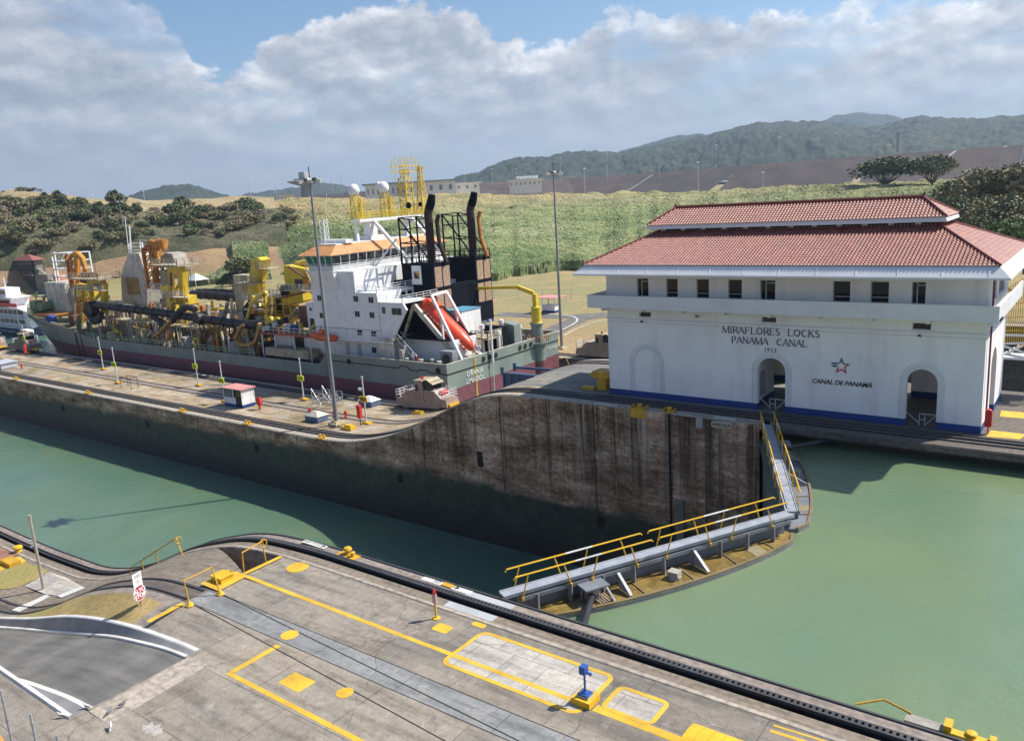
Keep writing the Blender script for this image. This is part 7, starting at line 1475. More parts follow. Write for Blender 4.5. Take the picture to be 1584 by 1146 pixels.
m = MB(); m.box(-26.35, -26.30, 62.08, 62.17, -8.5, -.9); m.box(-26.15, -26.1, 62.1, 62.17, -9.5, -.9); obj('wall_pipe', m, paint('pale_conduit', (.36, .32, .26), .7, dirt=.4), origin=(-26.2, 62.2, -5), label='thin pale pipe running down the wall below the number plate', cat='pipe')
m = MB(); m.box(-30.4, -29.6, 62.04, 62.17, -14.5, -7.8); obj('fender_plate', m, paint('pale_fender', (.25, .25, .20), .8, dirt=.4), origin=(-30, 62.2, -11), label='pale vertical fender strip in the wet part of the lock wall', cat='fender')
m = MB(); m.box(-30.95, -30.77, 62.1, 62.19, -13.5, -.1); obj('wall_slot', m, SLOT, origin=(-30.9, 62.2, -7), label='deep dark vertical slot below the small yellow bollard on the centre wall', cat='slot')
Q = thing('distance_plate', 'cream number plate with black arrows at the top of the lock wall beside the gate', 'sign', (-26, 62.1, -.4), world=True); m = MB(); m.prism([(-26.95, -.32), (-26.85, -.22), (-25.35, -.16), (-25.2, -.28), (-25.2, -.62), (-25.3, -.72), (-26.85, -.72), (-26.95, -.6)], 'y', 62.06, 62.17); obj('plate', m, paint('cream_plate', (.62, .56, .46), .7, dirt=.25), Q)
tm = text_mesh('10SO|O', .42, .01, 1.05, 0, .004); xform(tm, Matrix.Translation((-26.08, 62.04, -.6))); obj('numbers', tm, INK, Q); m = MB(); m.prism([(-26.88, -.47), (-26.72, -.36), (-26.72, -.58)], 'y', 62.03, 62.059); m.prism([(-25.27, -.45), (-25.42, -.34), (-25.42, -.56)], 'y', 62.03, 62.059); obj('arrow', m, INK, Q)
for x0, x1, y0, y1, lab in ((-26.9, -25.0, 62.3, 62.75, 'white lettered strip on the coping above the number plate'), (-38.4, -36.2, 62.3, 62.6, 'white lettered strip on the coping at the foot of the white building'), (-34.9, -34.1, 62.25, 62.6, 'short white strip between the two yellow bollards')):
    m = MB(); m.box(x0, x1, y0, y1, 0.0, .03); obj('coping_plate', m, WCURB, origin=(x0, y0, 0), label=lab, cat='plate')
def box_bollard(label, x, y, z, w, s=1):
    q = thing('edge_bollard', label, 'bollard', (x, y, z), world=True); m = MB(); m.box(x - w, x + w, y - .35, y + .45, z, z + .06); m.box(x - w, x + w, y - .42 * s, y - .34 * s, z - .8, z + .06) if w > .5 else None; m.box(x - w, x - w + .12, y - .34, y + .4, z + .06, z + .28); m.box(x + w - .12, x + w, y - .34, y + .4, z + .06, z + .28); obj('frame', m, YELR, q)
    m = MB(); m.lathe((x, y + .05, z + .06), [(.2, 0), (.14, .18), (.24, .24), (.2, .34), (.04, .4)], 10); obj('head', m, YEL, q)
box_bollard('yellow boxed bollard set in the wall edge under the white building', -33.9, 62.55, 0.0, .75); box_bollard('small yellow bollard right of the boxed one on the wall edge', -31.0, 62.55, 0.0, .5)
q = thing('edge_bollard', 'orange-yellow bollard in a square plate on the near wall edge', 'bollard', (-33.0, 28.35, 0), world=True); x, y = atz(552, 853, 0).x, 28.2; m = MB(); m.box(x - .75, x + .75, y - .42, y + .28, .004, .05); obj('plate', m, YELR, q); m = MB(); m.lathe((x - .15, y + .0, .05), [(.22, 0), (.15, .2), (.26, .26), (.2, .38), (.04, .42)], 10); m.lathe((x + .35, y - .1, .05), [(.13, 0), (.13, .2), (.16, .24), (.03, .3)], 8); obj('head', m, YEL, q)
# plates with painted numbers on the near coping (read from the water side)
for txt, x0, x1, lab in (('<OSOI IO4', -37.9, -35.9, 'white number plate on the near coping at the top of the ramp'), ('<OSO?I OS>', -28.3, -25.0, 'white number plate with yellow patch on the near coping by the gate')):
    q = thing('number_plate', lab, 'plate', ((x0 + x1) / 2, 28.4, 0), world=True); m = MB(); m.box(x0, x1, 28.0, 28.36, .004, .02); obj('plate', m, WCURB, q); tm = text_mesh(txt.replace('<', '◄').replace('>', '').replace('?', ''), .34, .002, 1.1, 0, .004)
    M_ = Matrix.Translation(((x0 + x1) / 2, 28.33, .022)) @ Matrix.Rotation(math.pi, 4, 'Z') @ Matrix.Rotation(rad(-90), 4, 'X'); xform(tm, M_); obj('numbers', tm, INK, q)
m = MB(); m.box(-26.9, -26.2, 28.02, 28.34, .021, .06); obj('yellow_stud_block', m, YELR, origin=(-26.5, 28.2, 0), label='small yellow patch in the middle of the number plate by the gate', cat='stud')

# ------------------------------------------------------------------ near bank furniture
def stand(label, x, y, z=0):
    q = thing('sensor_stand', label, 'stand', (x, y, z), world=True); m = MB(); m.box(x - .42, x + .42, y - .4, y + .4, z, z + .26); obj('plinth', m, YEL, q)
    BL = paint('cobalt_blue', (.03, .10, .36), .4, dirt=.15); m = MB(); m.box(x - .24, x + .24, y - .2, y + .2, z + .34, z + .4); m.lathe((x, y, z + .4), [(.13, 0), (.13, .04), (.07, .06), (.05, .12)], 10); m.tube([(x, y, z + .42), (x, y, z + 1.25)], .045, 8); obj('post', m, BL, q)
    m = MB(); m.box(x - .25, x + .25, y - .22, y + .22, z + .262, z + .335); obj('base', m, LGREY, q); m = MB(); m.box(x - .14, x + .12, y - .16, y + .12, z + 1.22, z + 1.55); m.tube([(x + .1, y, z + 1.3), (x + .3, y + .05, z + 1.22)], [.05, .07], 8); obj('sensor_box', m, BL, q)
stand('cobalt blue sensor post on a yellow plinth between the two yellow outlined slabs', -15.5, 23.6)
q = thing('small_sign', 'thin yellow post with a small red-topped placard beside the near track', 'sign post', (-24.85, 25.4, 0), world=True); x, y = -24.85, 25.4; m = MB(); m.lathe((x, y, 0), [(.2, 0), (.2, .04), (.05, .08), (.05, 1.0)], 8); obj('post', m, YEL, q); m = MB(); m.box(x - .11, x + .11, y - .05, y + .05, .78, 1.25); obj('placard', m, paint('pinkish_placard', (.55, .38, .34), .6), q); m = MB(); m.lathe((x, y, 1.25), [(.08, 0), (.09, .1), (.06, .22), (.02, .26)], 8); obj('lamp', m, REDP, q)
q = thing('stop_sign', 'red octagonal stop sign under a white notice on a post in the dry grass', 'road sign', (-44.9, 20.6, 0), world=True)
p = aty(222, 960, 19.0); x, y, zb = p.x, 19.0, float(profN(p.x)) - .1; h0 = aty(217, 893, 19.0).z; m = MB(); m.tube([(x, y, zb), (x, y, h0)], .035, 6); obj('post', m, paint('thin_rusty_post', (.20, .13, .08), .7), q)
Rz = Matrix.Translation((x, y, 0)) @ Matrix.Rotation(rad(108), 4, 'Z')
zc = aty(219, 918.5, 19.0).z; zn = aty(217, 900, 19.0).z
m = MB(); r8 = .44; m.prism([(r8 * math.cos(rad(22.5 + 45 * k)), zc + r8 * math.sin(rad(22.5 + 45 * k))) for k in range(8)], 'y', -.06, -.045); xform(m, Rz); obj('octagon_border', m, WHITE, q); r8 = .39; m = MB(); m.prism([(r8 * math.cos(rad(22.5 + 45 * k)), zc + r8 * math.sin(rad(22.5 + 45 * k))) for k in range(8)], 'y', -.07, -.061); xform(m, Rz); obj('octagon', m, paint('sign_red', (.42, .012, .03), .4, dirt=.05), q)
for tx, dz in (('ALTO', .03), ('STOP', -.25)): tm = text_mesh(tx, .31, .004, .92, 0, .012); xform(tm, Rz @ Matrix.Translation((0, -.078, zc + dz))); obj('lettering', tm, WHITE, q)
m = MB(); m.box(-.30, .30, -.06, -.045, zn - .42, zn + .42); xform(m, Rz); obj('notice', m, WHITE, q); m = MB()
for k, (w, dz) in enumerate(((.44, .30), (.40, .24), (.36, .18), (.2, .02), (.24, -.06), (.14, -.13))): m.box(-w / 2, w / 2, -.068, -.061, zn + dz - .015, zn + dz + .015)
xform(m, Rz); obj('notice_print', m, paint('grey_print', (.25, .23, .24), .7), q)
q = thing('yellow_vent_block', 'yellow raised steel lid on the painted pad at the head of the covered slot', 'block', (-37.8, 22.6, 0), world=True); m = MB(); m.box(-38.2, -37.3, 22.2, 22.95, .015, .28); m.box(-38.25, -37.25, 22.15, 23.0, .28, .31); obj('lid', m, YEL, q)
def hoop(label, pts, wheel=None, name='handrail_frame'):
    q = thing(name, label, 'handrail', tuple(pts[0]), world=True); m = MB(); m.tube(pts, .045, 8); obj('rail', m, YELR, q)
    if wheel: m = MB(); c = Vector(wheel); m.tube([c + Vector((0, .22 * math.cos(a), .22 * math.sin(a))) for a in np.linspace(-.6, 5.0, 12)], .035, 6); obj('curl', m, YELR, q)
    return q
q = hoop('tall yellow pipe hoop across the head of the grey covered slot', [(-36.7, 19.95, 0), (-37.0, 20.0, 1.25), (-36.9, 21.55, 1.35), (-36.35, 21.5, 0)]); m = MB(); m.lathe((-36.7, 19.95, 0), [(.22, 0), (.07, .2)], 8); obj('foot', m, YEL, q); m = MB(); m.lathe((-36.35, 21.5, 0), [(.22, 0), (.07, .2)], 8); obj('foot', m, YEL, q)
hoop('yellow pipe handrail at the far end of the stair well beside the track', [(-37.75, 23.9, -.1), (-37.75, 23.95, 1.0), (-37.75, 25.3, 1.15), (-37.75, 25.35, -.1)], (-37.75, 25.35, 1.0))
hoop('ochre pipe handrail climbing the side of the dark ramp', [(-54.5, 25.6, profN(-54.5)), (-53.9, 25.6, profN(-53.9) + .55), (-47.6, 25.7, profN(-47.6) + 1.25), (-47.2, 25.7, profN(-47.2))], (-47.4, 25.7, profN(-47.4) + 1.05)); m = MB(); m.tube([(-50.4, 25.65, profN(-50.4)), (-50.4, 25.65, profN(-50.4) + 1.0)], .04, 6); m.tube([(-52.5, 25.65, profN(-52.5)), (-52.5, 25.65, profN(-52.5) + .75)], .04, 6); obj('handrail_post', m, YELR, COL.objects[-2].parent if COL.objects[-2].parent else COL.objects[-1].parent)
hoop('slanting ochre rail guarding the notch at the lower right wall edge', [(-6.9, 28.7, .0), (-6.05, 29.35, .12), (-5.05, 29.1, .05)])
m = MB(); m.prism([(-5.2, -.6), (-3.95, -.6), (-3.95, .03), (-5.2, .03)], 'y', 28.62, 29.1); obj('wall_step', m, CONC, origin=(-4.6, 28.9, 0), label='pale concrete block projecting from the near wall at the lower right', cat='block')
q = thing('edge_bollard', 'bright yellow double bollard at the lower right corner of the wall edge', 'bollard', (-3.2, 28.9, 0), world=True); m = MB(); m.box(-3.95, -2.4, 28.62, 28.95, -.3, .06); m.box(-3.95, -3.7, 28.62, 29.15, .1, .28); m.box(-2.55, -2.35, 28.7, 29.0, .06, .2); obj('frame', m, YEL, q); m = MB(); m.lathe((-3.1, 28.85, .06), [(.12, 0), (.10, .04), (.2, .07), (.17, .12), (.04, .15)], 12); obj('head', m, YEL, q)
q = thing('curved_cover', 'bright yellow curved sheet-metal cover at the bottom edge of the deck', 'cover', (-10.2, 24.4, 0), world=True); m = MB(); n = 9
for i in range(4):
    y0_, y1_ = 23.3 + i * .48, 23.3 + i * .48 + .475
    pr_ = [(-11.15 + 1.9 * k / n * .95, .75 * math.sin(math.pi * (k / n * .5 + .0))) for k in range(n + 1)]
    m.prism([(-11.15, 0)] + [(a, b + .02) for a, b in pr_] + [(-9.2, 0)], 'y', y0_, y1_) if False else None
for i in range(5):
    x0_ = -11.2 + i * .42; pts = [(22.3, 0), (22.35, .22), (22.6, .42), (23.1, .52), (23.6, .52), (24.0, .44), (24.25, .26), (24.35, 0)]; m.prism([(a, b * (1 - .0 * i)) for a, b in pts], 'x', x0_, x0_ + .405)
obj('shell', m, YEL, q)
for k, (px, py, lab) in enumerate(((30, 858, 'yellow square lid with pale scuffs on the painted pad at the left edge'),)):
    p = atz(18, 872, -8.5); q = thing('yellow_vent_block', lab, 'block', tuple(p), world=True); m = MB(); m.box(p.x - .9, p.x + .9, p.y - .5, p.y + .4, -8.45, -8.12); obj('lid', m, YELR, q)
p = atz(8, 862, -8.5); m = MB(); m.lathe((p.x - .3, p.y + 1.2, -8.5), [(.3, 0), (.2, .3), (.4, .36), (.35, .5), (.05, .55)], 12); obj('mushroom_bollard', m, YEL, origin=p, label='yellow mushroom bollard at the left edge of the near bank', cat='bollard')
# pigeons pecking on the concrete
def pigeon(x, y, rz, label, white=False):
    q = thing('pigeon', label, 'bird', (x, y, 0), 'pigeons on the near deck', rz); m = MB(); m.tube([(-.17, 0, .13), (-.10, 0, .15), (0, 0, .155), (.07, 0, .18), (.105, 0, .235), (.13, 0, .26), (.16, 0, .255)], [.012, .045, .065, .05, .028, .03, .008], 8); m.tube([(.16, 0, .255), (.185, 0, .245)], [.010, .002], 5); m.add([(-.15, -.03, .14), (-.15, .03, .14), (-.27, .035, .10), (-.27, -.035, .10)], [(0, 1, 2, 3)]); obj('body', m, paint('pigeon_pale', (.62, .60, .58), .8) if white else paint('pigeon_grey', (.20, .20, .22), .7), q, smooth=True)
    m = MB()
    for s in (-1, 1): m.tube([(0, s * .025, .10), (.005, s * .025, 0.0)], .006, 4); m.bar((-.01, s * .025, .004), (.035, s * .025, .004), .012, .006)
    obj('legs', m, paint('pigeon_leg', (.40, .14, .12), .7), q); m = MB(); [m.add([(-.12, s * .05, .15), (.05, s * .064, .16), (.03, s * .06, .11), (-.16, s * .035, .12)], [(0, 1, 2, 3)]) for s in (-1, 1)]; obj('wing', m, paint('pigeon_wing', (.12, .12, .14), .8), q)
for (px, py, r, w, lab) in ((135, 1096, 3.6, True, 'pale-headed pigeon at the tip of the white kerb'), (95, 1110, 3.8, True, 'pigeon left of the second white line'), (190, 1093, 1.2, False, 'dark pigeon farthest right of the five'), (170, 1104, 2.0, False, 'pigeon between the dark pigeon and the kerb tip'), (172, 1127, 2.6, True, 'lowest pigeon beside the whitewash spill')): p = atz(px, py, 0); pigeon(p.x, p.y, r, lab, w)
# wire fence at the lower left corner
FE = thing('wire_fence', 'low wire fence with grey posts at the lower left corner', 'fence', (-31, 9.9, 0), world=True); pp = [Vector((-35.6, 10.05, 0)), Vector((-32.85, 9.98, 0)), Vector((-30.25, 9.92, 0)), Vector((-28.1, 9.86, 0))]
for p in pp: m = MB(); m.tube([p, p + Vector((0, 0, 2.2))], .045, 8); m.tube([p + Vector((0, 0, .9)), p + Vector((0, 0, 1.0))], .06, 8); m.tube([p + Vector((0, 0, 1.75)), p + Vector((0, 0, 1.85))], .06, 8); obj('post', m, GALV, FE)
for h in (.35, .95, 1.8): m = MB(); m.tube([p + Vector((0, .05, h)) for p in pp], .008, 4); obj('wire', m, GALV, FE)
m = MB(); m.tube([(-31.9, 9.1, 0), (-31.9, 9.1, .9), (-31.9, 9.1, 1.0)], [.34, .34, .3], 14); obj('drum', m, paint('orange_drum', (.60, .28, .06), .6, dirt=.3), origin=(-31.9, 9.1, 0), label='orange drum behind the wire fence at the lower left corner', cat='drum')

# ------------------------------------------------------------------ towing locomotives ("mules")
def mule(label, x, y, z, body, tilt=0.0, rz=0.0):
    q = thing('towing_locomotive', label, 'locomotive', (x, y, z), 'towing locomotives', rz); q.rotation_euler = (0, -tilt, rz); m = MB()
    m.box(-4.7, 4.7, -1.25, 1.25, .55, 1.15); m.box(-3.4, 3.4, -1.32, 1.32, .35, .9); obj('chassis', m, body, q)
    for s in (-1, 1):
        m = MB(); m.prism([(s * .7, 1.15), (s * .7, 2.75), (s * 2.6, 2.6), (s * 3.5, 1.75), (s * 4.6, 1.55), (s * 4.6, 1.15)], 'y', -1.2, 1.2); m.box(min(s * 1.0, s * 2.4), max(s * 1.0, s * 2.4), -1.24, 1.24, 1.3, 2.3); obj('hood', m, body, q)
        m = MB(); m.prism([(s * .75, 2.76), (s * 2.62, 2.62), (s * 3.52, 1.78), (s * 3.52, 1.83), (s * 2.62, 2.67), (s * .75, 2.81)], 'y', -1.15, 1.15); obj('hood_top', m, paint('pale_hood_top', (.46, .41, .36), .7, dirt=.2), q)  # paler sheet laid over the top of each hood
        m = MB(); m.rail([(s * 2.7, -1.15, 1.9), (s * 4.6, -1.15, 1.6), (s * 4.6, 1.15, 1.6), (s * 2.7, 1.15, 1.9)], 1.1, .025, 2, .9); obj('railing', m, WHITE, q)
        m = MB(); m.box(min(s * 4.7, s * 4.95), max(s * 4.7, s * 4.95), -.9, .9, .6, .95); obj('bumper', m, YEL, q)
        for t in (-1, 1):
            m = MB(); m.tube([(s * 2.6, t * 1.0, .42), (s * 2.6, t * 1.28, .42)], .42, 14); obj('wheel', m, DARKST, q)
    m = MB(); m.box(-.75, .65, -1.25, .2, 1.15, 4.0); m.box(-.6, .6, .2, 1.2, 1.15, 3.9); m.box(-.7, -.1, -1.28, -1.2, 1.3, 3.6); obj('cab', m, body, q)
    m = MB(); m.box(-.62, -.12, -1.29, -1.27, 2.7, 3.6); m.box(.66, .68, -1.0, 1.0, 2.7, 3.6); obj('window', m, DRK, q)
    m = MB(); m.box(.6, 2.1, -1.0, 1.0, 2.75, 3.9); obj('operator_cage', m, DRK, q); m = MB(); m.prism([(.5, 4.0), (1.4, 4.25), (2.5, 3.6), (2.5, 3.52), (1.4, 4.15), (.5, 3.9)], 'y', -1.15, 1.15); m.box(-.85, .7, -1.3, 1.25, 4.0, 4.15); obj('canopy', m, CREAM, q)
    m = MB(); m.tube([(.1, -.4, 4.15), (.1, -.4, 4.5)], .2, 8); m.tube([(3.2, -.6, 2.3), (3.2, .6, 2.3)], .35, 12); obj('winch_drum', m, REDP, q)
    return q
MT = paint('tan_mule_paint', (.40, .29, .24), .7, dirt=.35, rust=.3); MG = paint('dark_mule_paint', (.16, .14, .13), .6, dirt=.3)
mule('tan towing locomotive at the foot of the ramp, in front of the ship stern', -74.9, 78.5, -8.46, MT, .06)
mule('dark grey towing locomotive on the island before the ship bow', -197.6, 79.0, -8.6, MG); mule('towing locomotive partly cut by the left edge of the picture on the island', -210.5, 77.0, -8.6, MT)
mule('tan towing locomotive on the far bank track beside the left wall of the white building', -69.6, 116.4, -8.5, MT)

# ------------------------------------------------------------------ blue gate leaf and bank fittings beyond the island
q = thing('blue_gate_leaf', 'faded blue ribbed steel gate leaf with white trusses lying behind the ramp crest', 'lock gate', (-59, 82.5, -6), world=True); m = MB(); m.box(-64.2, -54.4, 82.0, 83.4, -9.5, -3.55); obj('plate', m, BLUEB, q); m = MB()
for k in range(9): m.box(-64.3 + k * 1.2, -64.1 + k * 1.2, 81.85, 82.0, -9.4, -3.5)
m.bar((-64.4, 81.9, -3.45), (-48.5, 81.9, -3.2), .2, .25); m.bar((-64.4, 84.6, -3.2), (-48.5, 84.6, -2.9), .25, .3); m.tube([(-64.3, 81.9, -3.6), (-64.3, 81.9, -2.6)], .25, 8); m.tube([(-64.3, 84.6, -3.6), (-64.3, 84.6, -2.6)], .25, 8); obj('rib', m, BLUEB, q); m = MB()
for k in range(7): m.bar((-56 + k * 1.1, 82.2, -3.4), (-55.2 + k * 1.1, 84.4, -3.1), .14); m.bar((-56 + k * 1.1, 84.4, -3.1), (-55.2 + k * 1.1, 82.2, -3.4), .14)
obj('truss', m, WHITE, q)
q = thing('yellow_ventilator', 'yellow T-shaped steel ventilator at the left corner of the white building', 'ventilator', (-41.0, 69.0, 0), world=True); p = atz(925, 603, 0); x, y = p.x, p.y; m = MB(); m.box(x - .1, x + .9, y, y + 1.0, 0, 1.3); obj('shaft', m, YELR, q); m = MB(); m.prism([(x - .7, 1.45), (x - .4, 1.9), (x + 1.2, 1.9), (x + 1.5, 1.45), (x + 1.2, 1.25), (x - .3, 1.25)], 'y', y - .3, y + 1.3); obj('hood', m, YELR, q)
p = atz(911, 602, 0); m = MB(); m.box(p.x - .7, p.x + .7, p.y - .35, p.y + .35, 0.01, .3); obj('yellow_block', m, YELR, origin=p, label='low yellow block left of the T-shaped ventilator', cat='block')
hoop('ochre pipe handrail on the island before the blue gate', [(-53.5, 77.8, profC(-53.5)), (-53.0, 77.8, profC(-53) + 1.0), (-51.6, 77.8, profC(-51.6) + 1.0), (-51.2, 77.8, profC(-51.2))])

# ------------------------------------------------------------------ far bank: fence, shelter, old lock tower, tent, river boats
FF = thing('chain_fence', 'long thin wire fence with posts along the grass of the far bank', 'fence', (-130, 178, -8.6), world=True)
fp = [atz(x, y, -8.6) for x, y in ((420, 462), (520, 462), (600, 461), (700, 460), (765, 460), (840, 463), (930, 463))]
pts = []
for a, b in zip(fp[:-1], fp[1:]): n = max(1, int((b - a).length / 6)); pts += [a.lerp(b, k / n) for k in range(n)]
m = MB(); [m.tube([p, p + Vector((0, 0, 2.6))], .07, 5) for p in pts]; pm = obj('post', m, GALV, FF); pm['kind'] = 'stuff' if len(pts) > 100 else 'thing'
m = MB(); [m.tube([a + Vector((0, 0, h)), b + Vector((0, 0, h))], .03, 3, False) for h in (.6, 1.5, 2.5) for a, b in zip(pts[:-1], pts[1:])]; obj('wire', m, GALV, FF)
m = MB(); c = atz(305, 442, -8.6)
for a, b in (((-4, -3), (4, -3)), ((4, -3), (4, 3)), ((4, 3), (-4, 3)), ((-4, 3), (-4, -3))): m.quad((c.x + a[0], c.y + a[1], -6.2), (c.x + b[0], c.y + b[1], -6.2), (c.x, c.y, -3.6))
for a in (-3.9, 3.9):
    for b in (-2.9, 2.9): m.bar((c.x + a, c.y + b, -8.6), (c.x + a, c.y + b, -6.2), .12)
obj('canopy_tent', m, WHITE, origin=c, label='small white peaked canopy tent on the far bank behind the ship', cat='tent')
q = thing('lock_tower', 'old dark-walled lock house with a small red-roofed control room behind the ship bow', 'building', (-345, 150, -8.6), world=True)
OC = paint('old_dark_wall', (.075, .072, .075), .9, dirt=.5, rust=.3); OL = paint('old_pale_wall', (.27, .25, .23), .9, dirt=.4)
m = MB(); a, b = aty(15, 450, 150), aty(48, 409, 150); m.box(a.x, b.x, 150, 155, -9, b.z); obj('wall', m, OC, q); m = MB(); x1_ = aty(75, 450, 150).x; m.box(b.x, x1_, 150.5, 154, -9, aty(60, 425, 150).z); obj('wall', m, OL, q)
zt = b.z; m = MB(); m.box(a.x - .8, b.x + .6, 149.4, 155.6, zt - 4.6, zt - 4.2); m.box(a.x - .4, b.x + .4, 149.6, 155.4, zt, zt + .3); m.rail([(a.x - .4, 149.6, zt + .3), (b.x + .4, 149.6, zt + .3)], 1.1, .06, 1, 2); m.rail([(a.x - .8, 149.4, zt - 4.2), (b.x + .6, 149.4, zt - 4.2)], 1.1, .06, 1, 2); obj('balcony', m, OL, q)
c0, c1 = aty(36, 430, 152), aty(57, 402, 152); m = MB(); m.box(c0.x, c1.x, 151, 154, c0.z, c1.z); cab = obj('control_room', m, OL, q); m = MB(); m.box(c0.x + .8, c1.x - .8, 150.93, 150.99, c1.z - 2.2, c1.z - .7); m.box(c0.x + 1.5, c1.x - 1.5, 150.93, 150.99, c0.z + 1.5, c0.z + 3); obj('window', m, DRK, cab)
m = MB(); e = [(c0.x - 1.2, 149.8), (c1.x + 1.2, 149.8), (c1.x + 1.2, 155.2), (c0.x - 1.2, 155.2)]; cc = ((c0.x + c1.x) / 2, 152.5, c1.z + 2.3)
for k in range(4): m.quad((*e[k], c1.z), (*e[(k + 1) % 4], c1.z), cc)
obj('roof', m, paint('old_red_roof', (.36, .12, .11), .8, dirt=.4), q); m = MB(); m.bar((c1.x, 152, c0.z + 4), (x1_ + 8, 152, -6), 1.2, .3); m.bar((c1.x, 152, c0.z + 6.5), (x1_ + 6, 152, c0.z + 6.5), .3); obj('stair', m, OL, q)
# ferry with red upper deck and a launch beside it
q = thing('ferry', 'white two-deck ferry with red upper rail and navy hull at the left edge', 'ferry', (-252, 101, -11.2), world=True)
m, d, s, u = boat_body((-284, 103, -10.6), (-240.5, 101, -10.6), [(0, 3.2, 1.2, 1.2), (.05, 3.8, 1.4, 1.3), (.75, 3.8, 1.4, 1.4), (.92, 2.4, 1.3, 1.7), (1, .2, .8, 2.0)], (0, 0, 1)); obj('hull', m, paint('navy_hull', (.02, .04, .10), .5), q)
m = MB(); m.box(-283, -246.5, 98.4, 105.4, -9.4, -9.15); m.box(-283, -245, 98.2, 105.6, -6.6, -6.4); m.prism([(-283, -3.7), (-283, -3.4), (-247, -3.4), (-240.5, -4.3), (-240.5, -4.5), (-247, -3.7)], 'y', 98.0, 105.8)
m.prism([(-247, -9.2), (-243, -9.0), (-245, -3.8), (-247, -3.8)], 'y', 99.4, 104.4); m.box(-283, -248, 100.0, 104.2, -9.2, -3.7); obj('decks', m, WHITE, q)
m = MB()
for k in range(13): x = -283 + k * 2.9; m.bar((x, 98.3, -9.2), (x, 98.3, -3.6), .16)
for z in (-8.1, -8.6, -5.5, -6.0): m.bar((-283, 98.3, z), (-246, 98.3, z), .1)
m.bar((-249, 98.25, -6.4), (-246, 98.25, -9.2), .2, .5); obj('deck_rail', m, WHITE, q)
m = MB(); m.box(-283, -248, 99.9, 99.99, -8.2, -7.0); m.box(-283, -248, 99.9, 99.99, -5.6, -4.5); obj('cabin_window', m, DRK, q)
m = MB(); m.box(-283, -247.5, 98.2, 98.35, -3.3, -2.2); m.box(-283, -247.5, 105.5, 105.65, -3.3, -2.2); obj('red_rail', m, paint('red_banner_rail', (.60, .05, .04), .5, dirt=.2), q); m = MB(); m.box(-270, -254, 99.5, 104.5, -3.3, -1.0); m.box(-266, -257.5, 100, 104, -1.0, 1.6); m.box(-268, -252, 99.2, 104.8, -1.0, -.8); obj('bridge', m, WHITE, q); m = MB(); m.box(-265.5, -258, 99.93, 99.99, 0, 1.0); m.box(-269, -255, 99.43, 99.49, -2.4, -1.5); obj('bridge_window', m, DRK, q); m = MB(); m.bar((-262, 102, 1.6), (-262, 102, 4.6), .2); m.bar((-264, 102, 3.2), (-260, 102, 3.2), .12); obj('mast', m, WHITE, q)
q = thing('launch', 'small white launch between the ferry and the ship bow', 'boat', (-236, 99.5, -11.2), world=True); m, d, s, u = boat_body((-243, 96.5, -10.9), (-232.5, 96.0, -10.9), [(0, 1.3, .6, .8), (.6, 1.4, .6, .8), (1, .1, .5, 1.2)], (0, 0, 1)); obj('hull', m, WHITE, q); m = MB(); m.box(-241, -237, 95.4, 97.2, -10.2, -8.7); obj('cabin', m, WHITE, q); m = MB(); m.box(-240.6, -237.4, 95.33, 95.39, -9.7, -9.0); obj('window', m, DRK, q)
# small far lamp posts on the bank behind the ship, seen as thin dark masts
for k, (px, py, top) in enumerate(((152, 425, 401), (296, 440, 402), (300, 445, 418), (285, 400, 375))):
    p = atz(px, py + 20, -8.6) if k != 3 else atd(px, py, 405); h = aty(px - 1, top, p.y).z - p.z; m = MB(); m.tube([p, p + Vector((0, 0, h))], [.14, .09], 6); m.bar(p + Vector((-.6, 0, h)), p + Vector((.6, 0, h)), .25); obj('street_lamp', m, DARKST, origin=p, label='thin dark lamp post on the far bank behind the ship deck', cat='street lamp', group='thin lamp posts behind the ship')

# ------------------------------------------------------------------ distant buildings and lamp masts on the plateau
HZW = paint('distant_white_wall', (.80, .79, .76), .8, dirt=.15)
def far_box(px0, py0, px1, py1, dist, depth, down=0):
    a, b = atd(px0, py1, dist), atd(px1, py1, dist); zt = (atd(px0, py0, dist).z + atd(px1, py0, dist).z) / 2; d = (b - a); d.z = 0; L_ = d.length; d.normalize(); n = Vector((-d.y, d.x, 0)); n = n if n.y > 0 else -n; return a, d, n, L_, min(a.z, b.z) - down, zt
def far_building(label, px0, py0, px1, py1, dist, depth, roofm, wins=6, down=16, over=3, name='terminal_building', cat='building'):
    a, d, n, L_, z0, z1 = far_box(px0, py0, px1, py1, dist, depth, down); q = thing(name, label, cat, (a.x, a.y, z0), world=True)
    P = lambda u, v, z: tuple(a + d * u + n * v + Vector((0, 0, z - a.z)))
    def bx(m, u0, u1, v0, v1, za, zb): m.add([P(u0, v0, za), P(u1, v0, za), P(u1, v1, za), P(u0, v1, za), P(u0, v0, zb), P(u1, v0, zb), P(u1, v1, zb), P(u0, v1, zb)], [(0, 3, 2, 1), (4, 5, 6, 7), (0, 1, 5, 4), (1, 2, 6, 5), (2, 3, 7, 6), (3, 0, 4, 7)])
    m = MB(); bx(m, 0, L_, 0, depth, z0, z1); obj('wall', m, HZW, q); m = MB(); bx(m, -over, L_ + over, -over, depth + over, z1, z1 + 1.2); obj('roof', m, roofm, q)
    for k in range(wins): m = MB(); u = L_ * (k + .5) / wins; bx(m, u - L_ / wins * .16, u + L_ / wins * .16, -.12, -.02, z1 - (z1 - z0 - down) * .72, z1 - (z1 - z0 - down) * .3); obj('window', m, GREYST, q)
    return q
SLATE = paint('blue_grey_roof', (.22, .30, .33), .6)
far_building('long white terminal building with blue-grey roof, its left half, behind the ship masts', 566, 285, 628, 304, 880, 40, SLATE, 8)
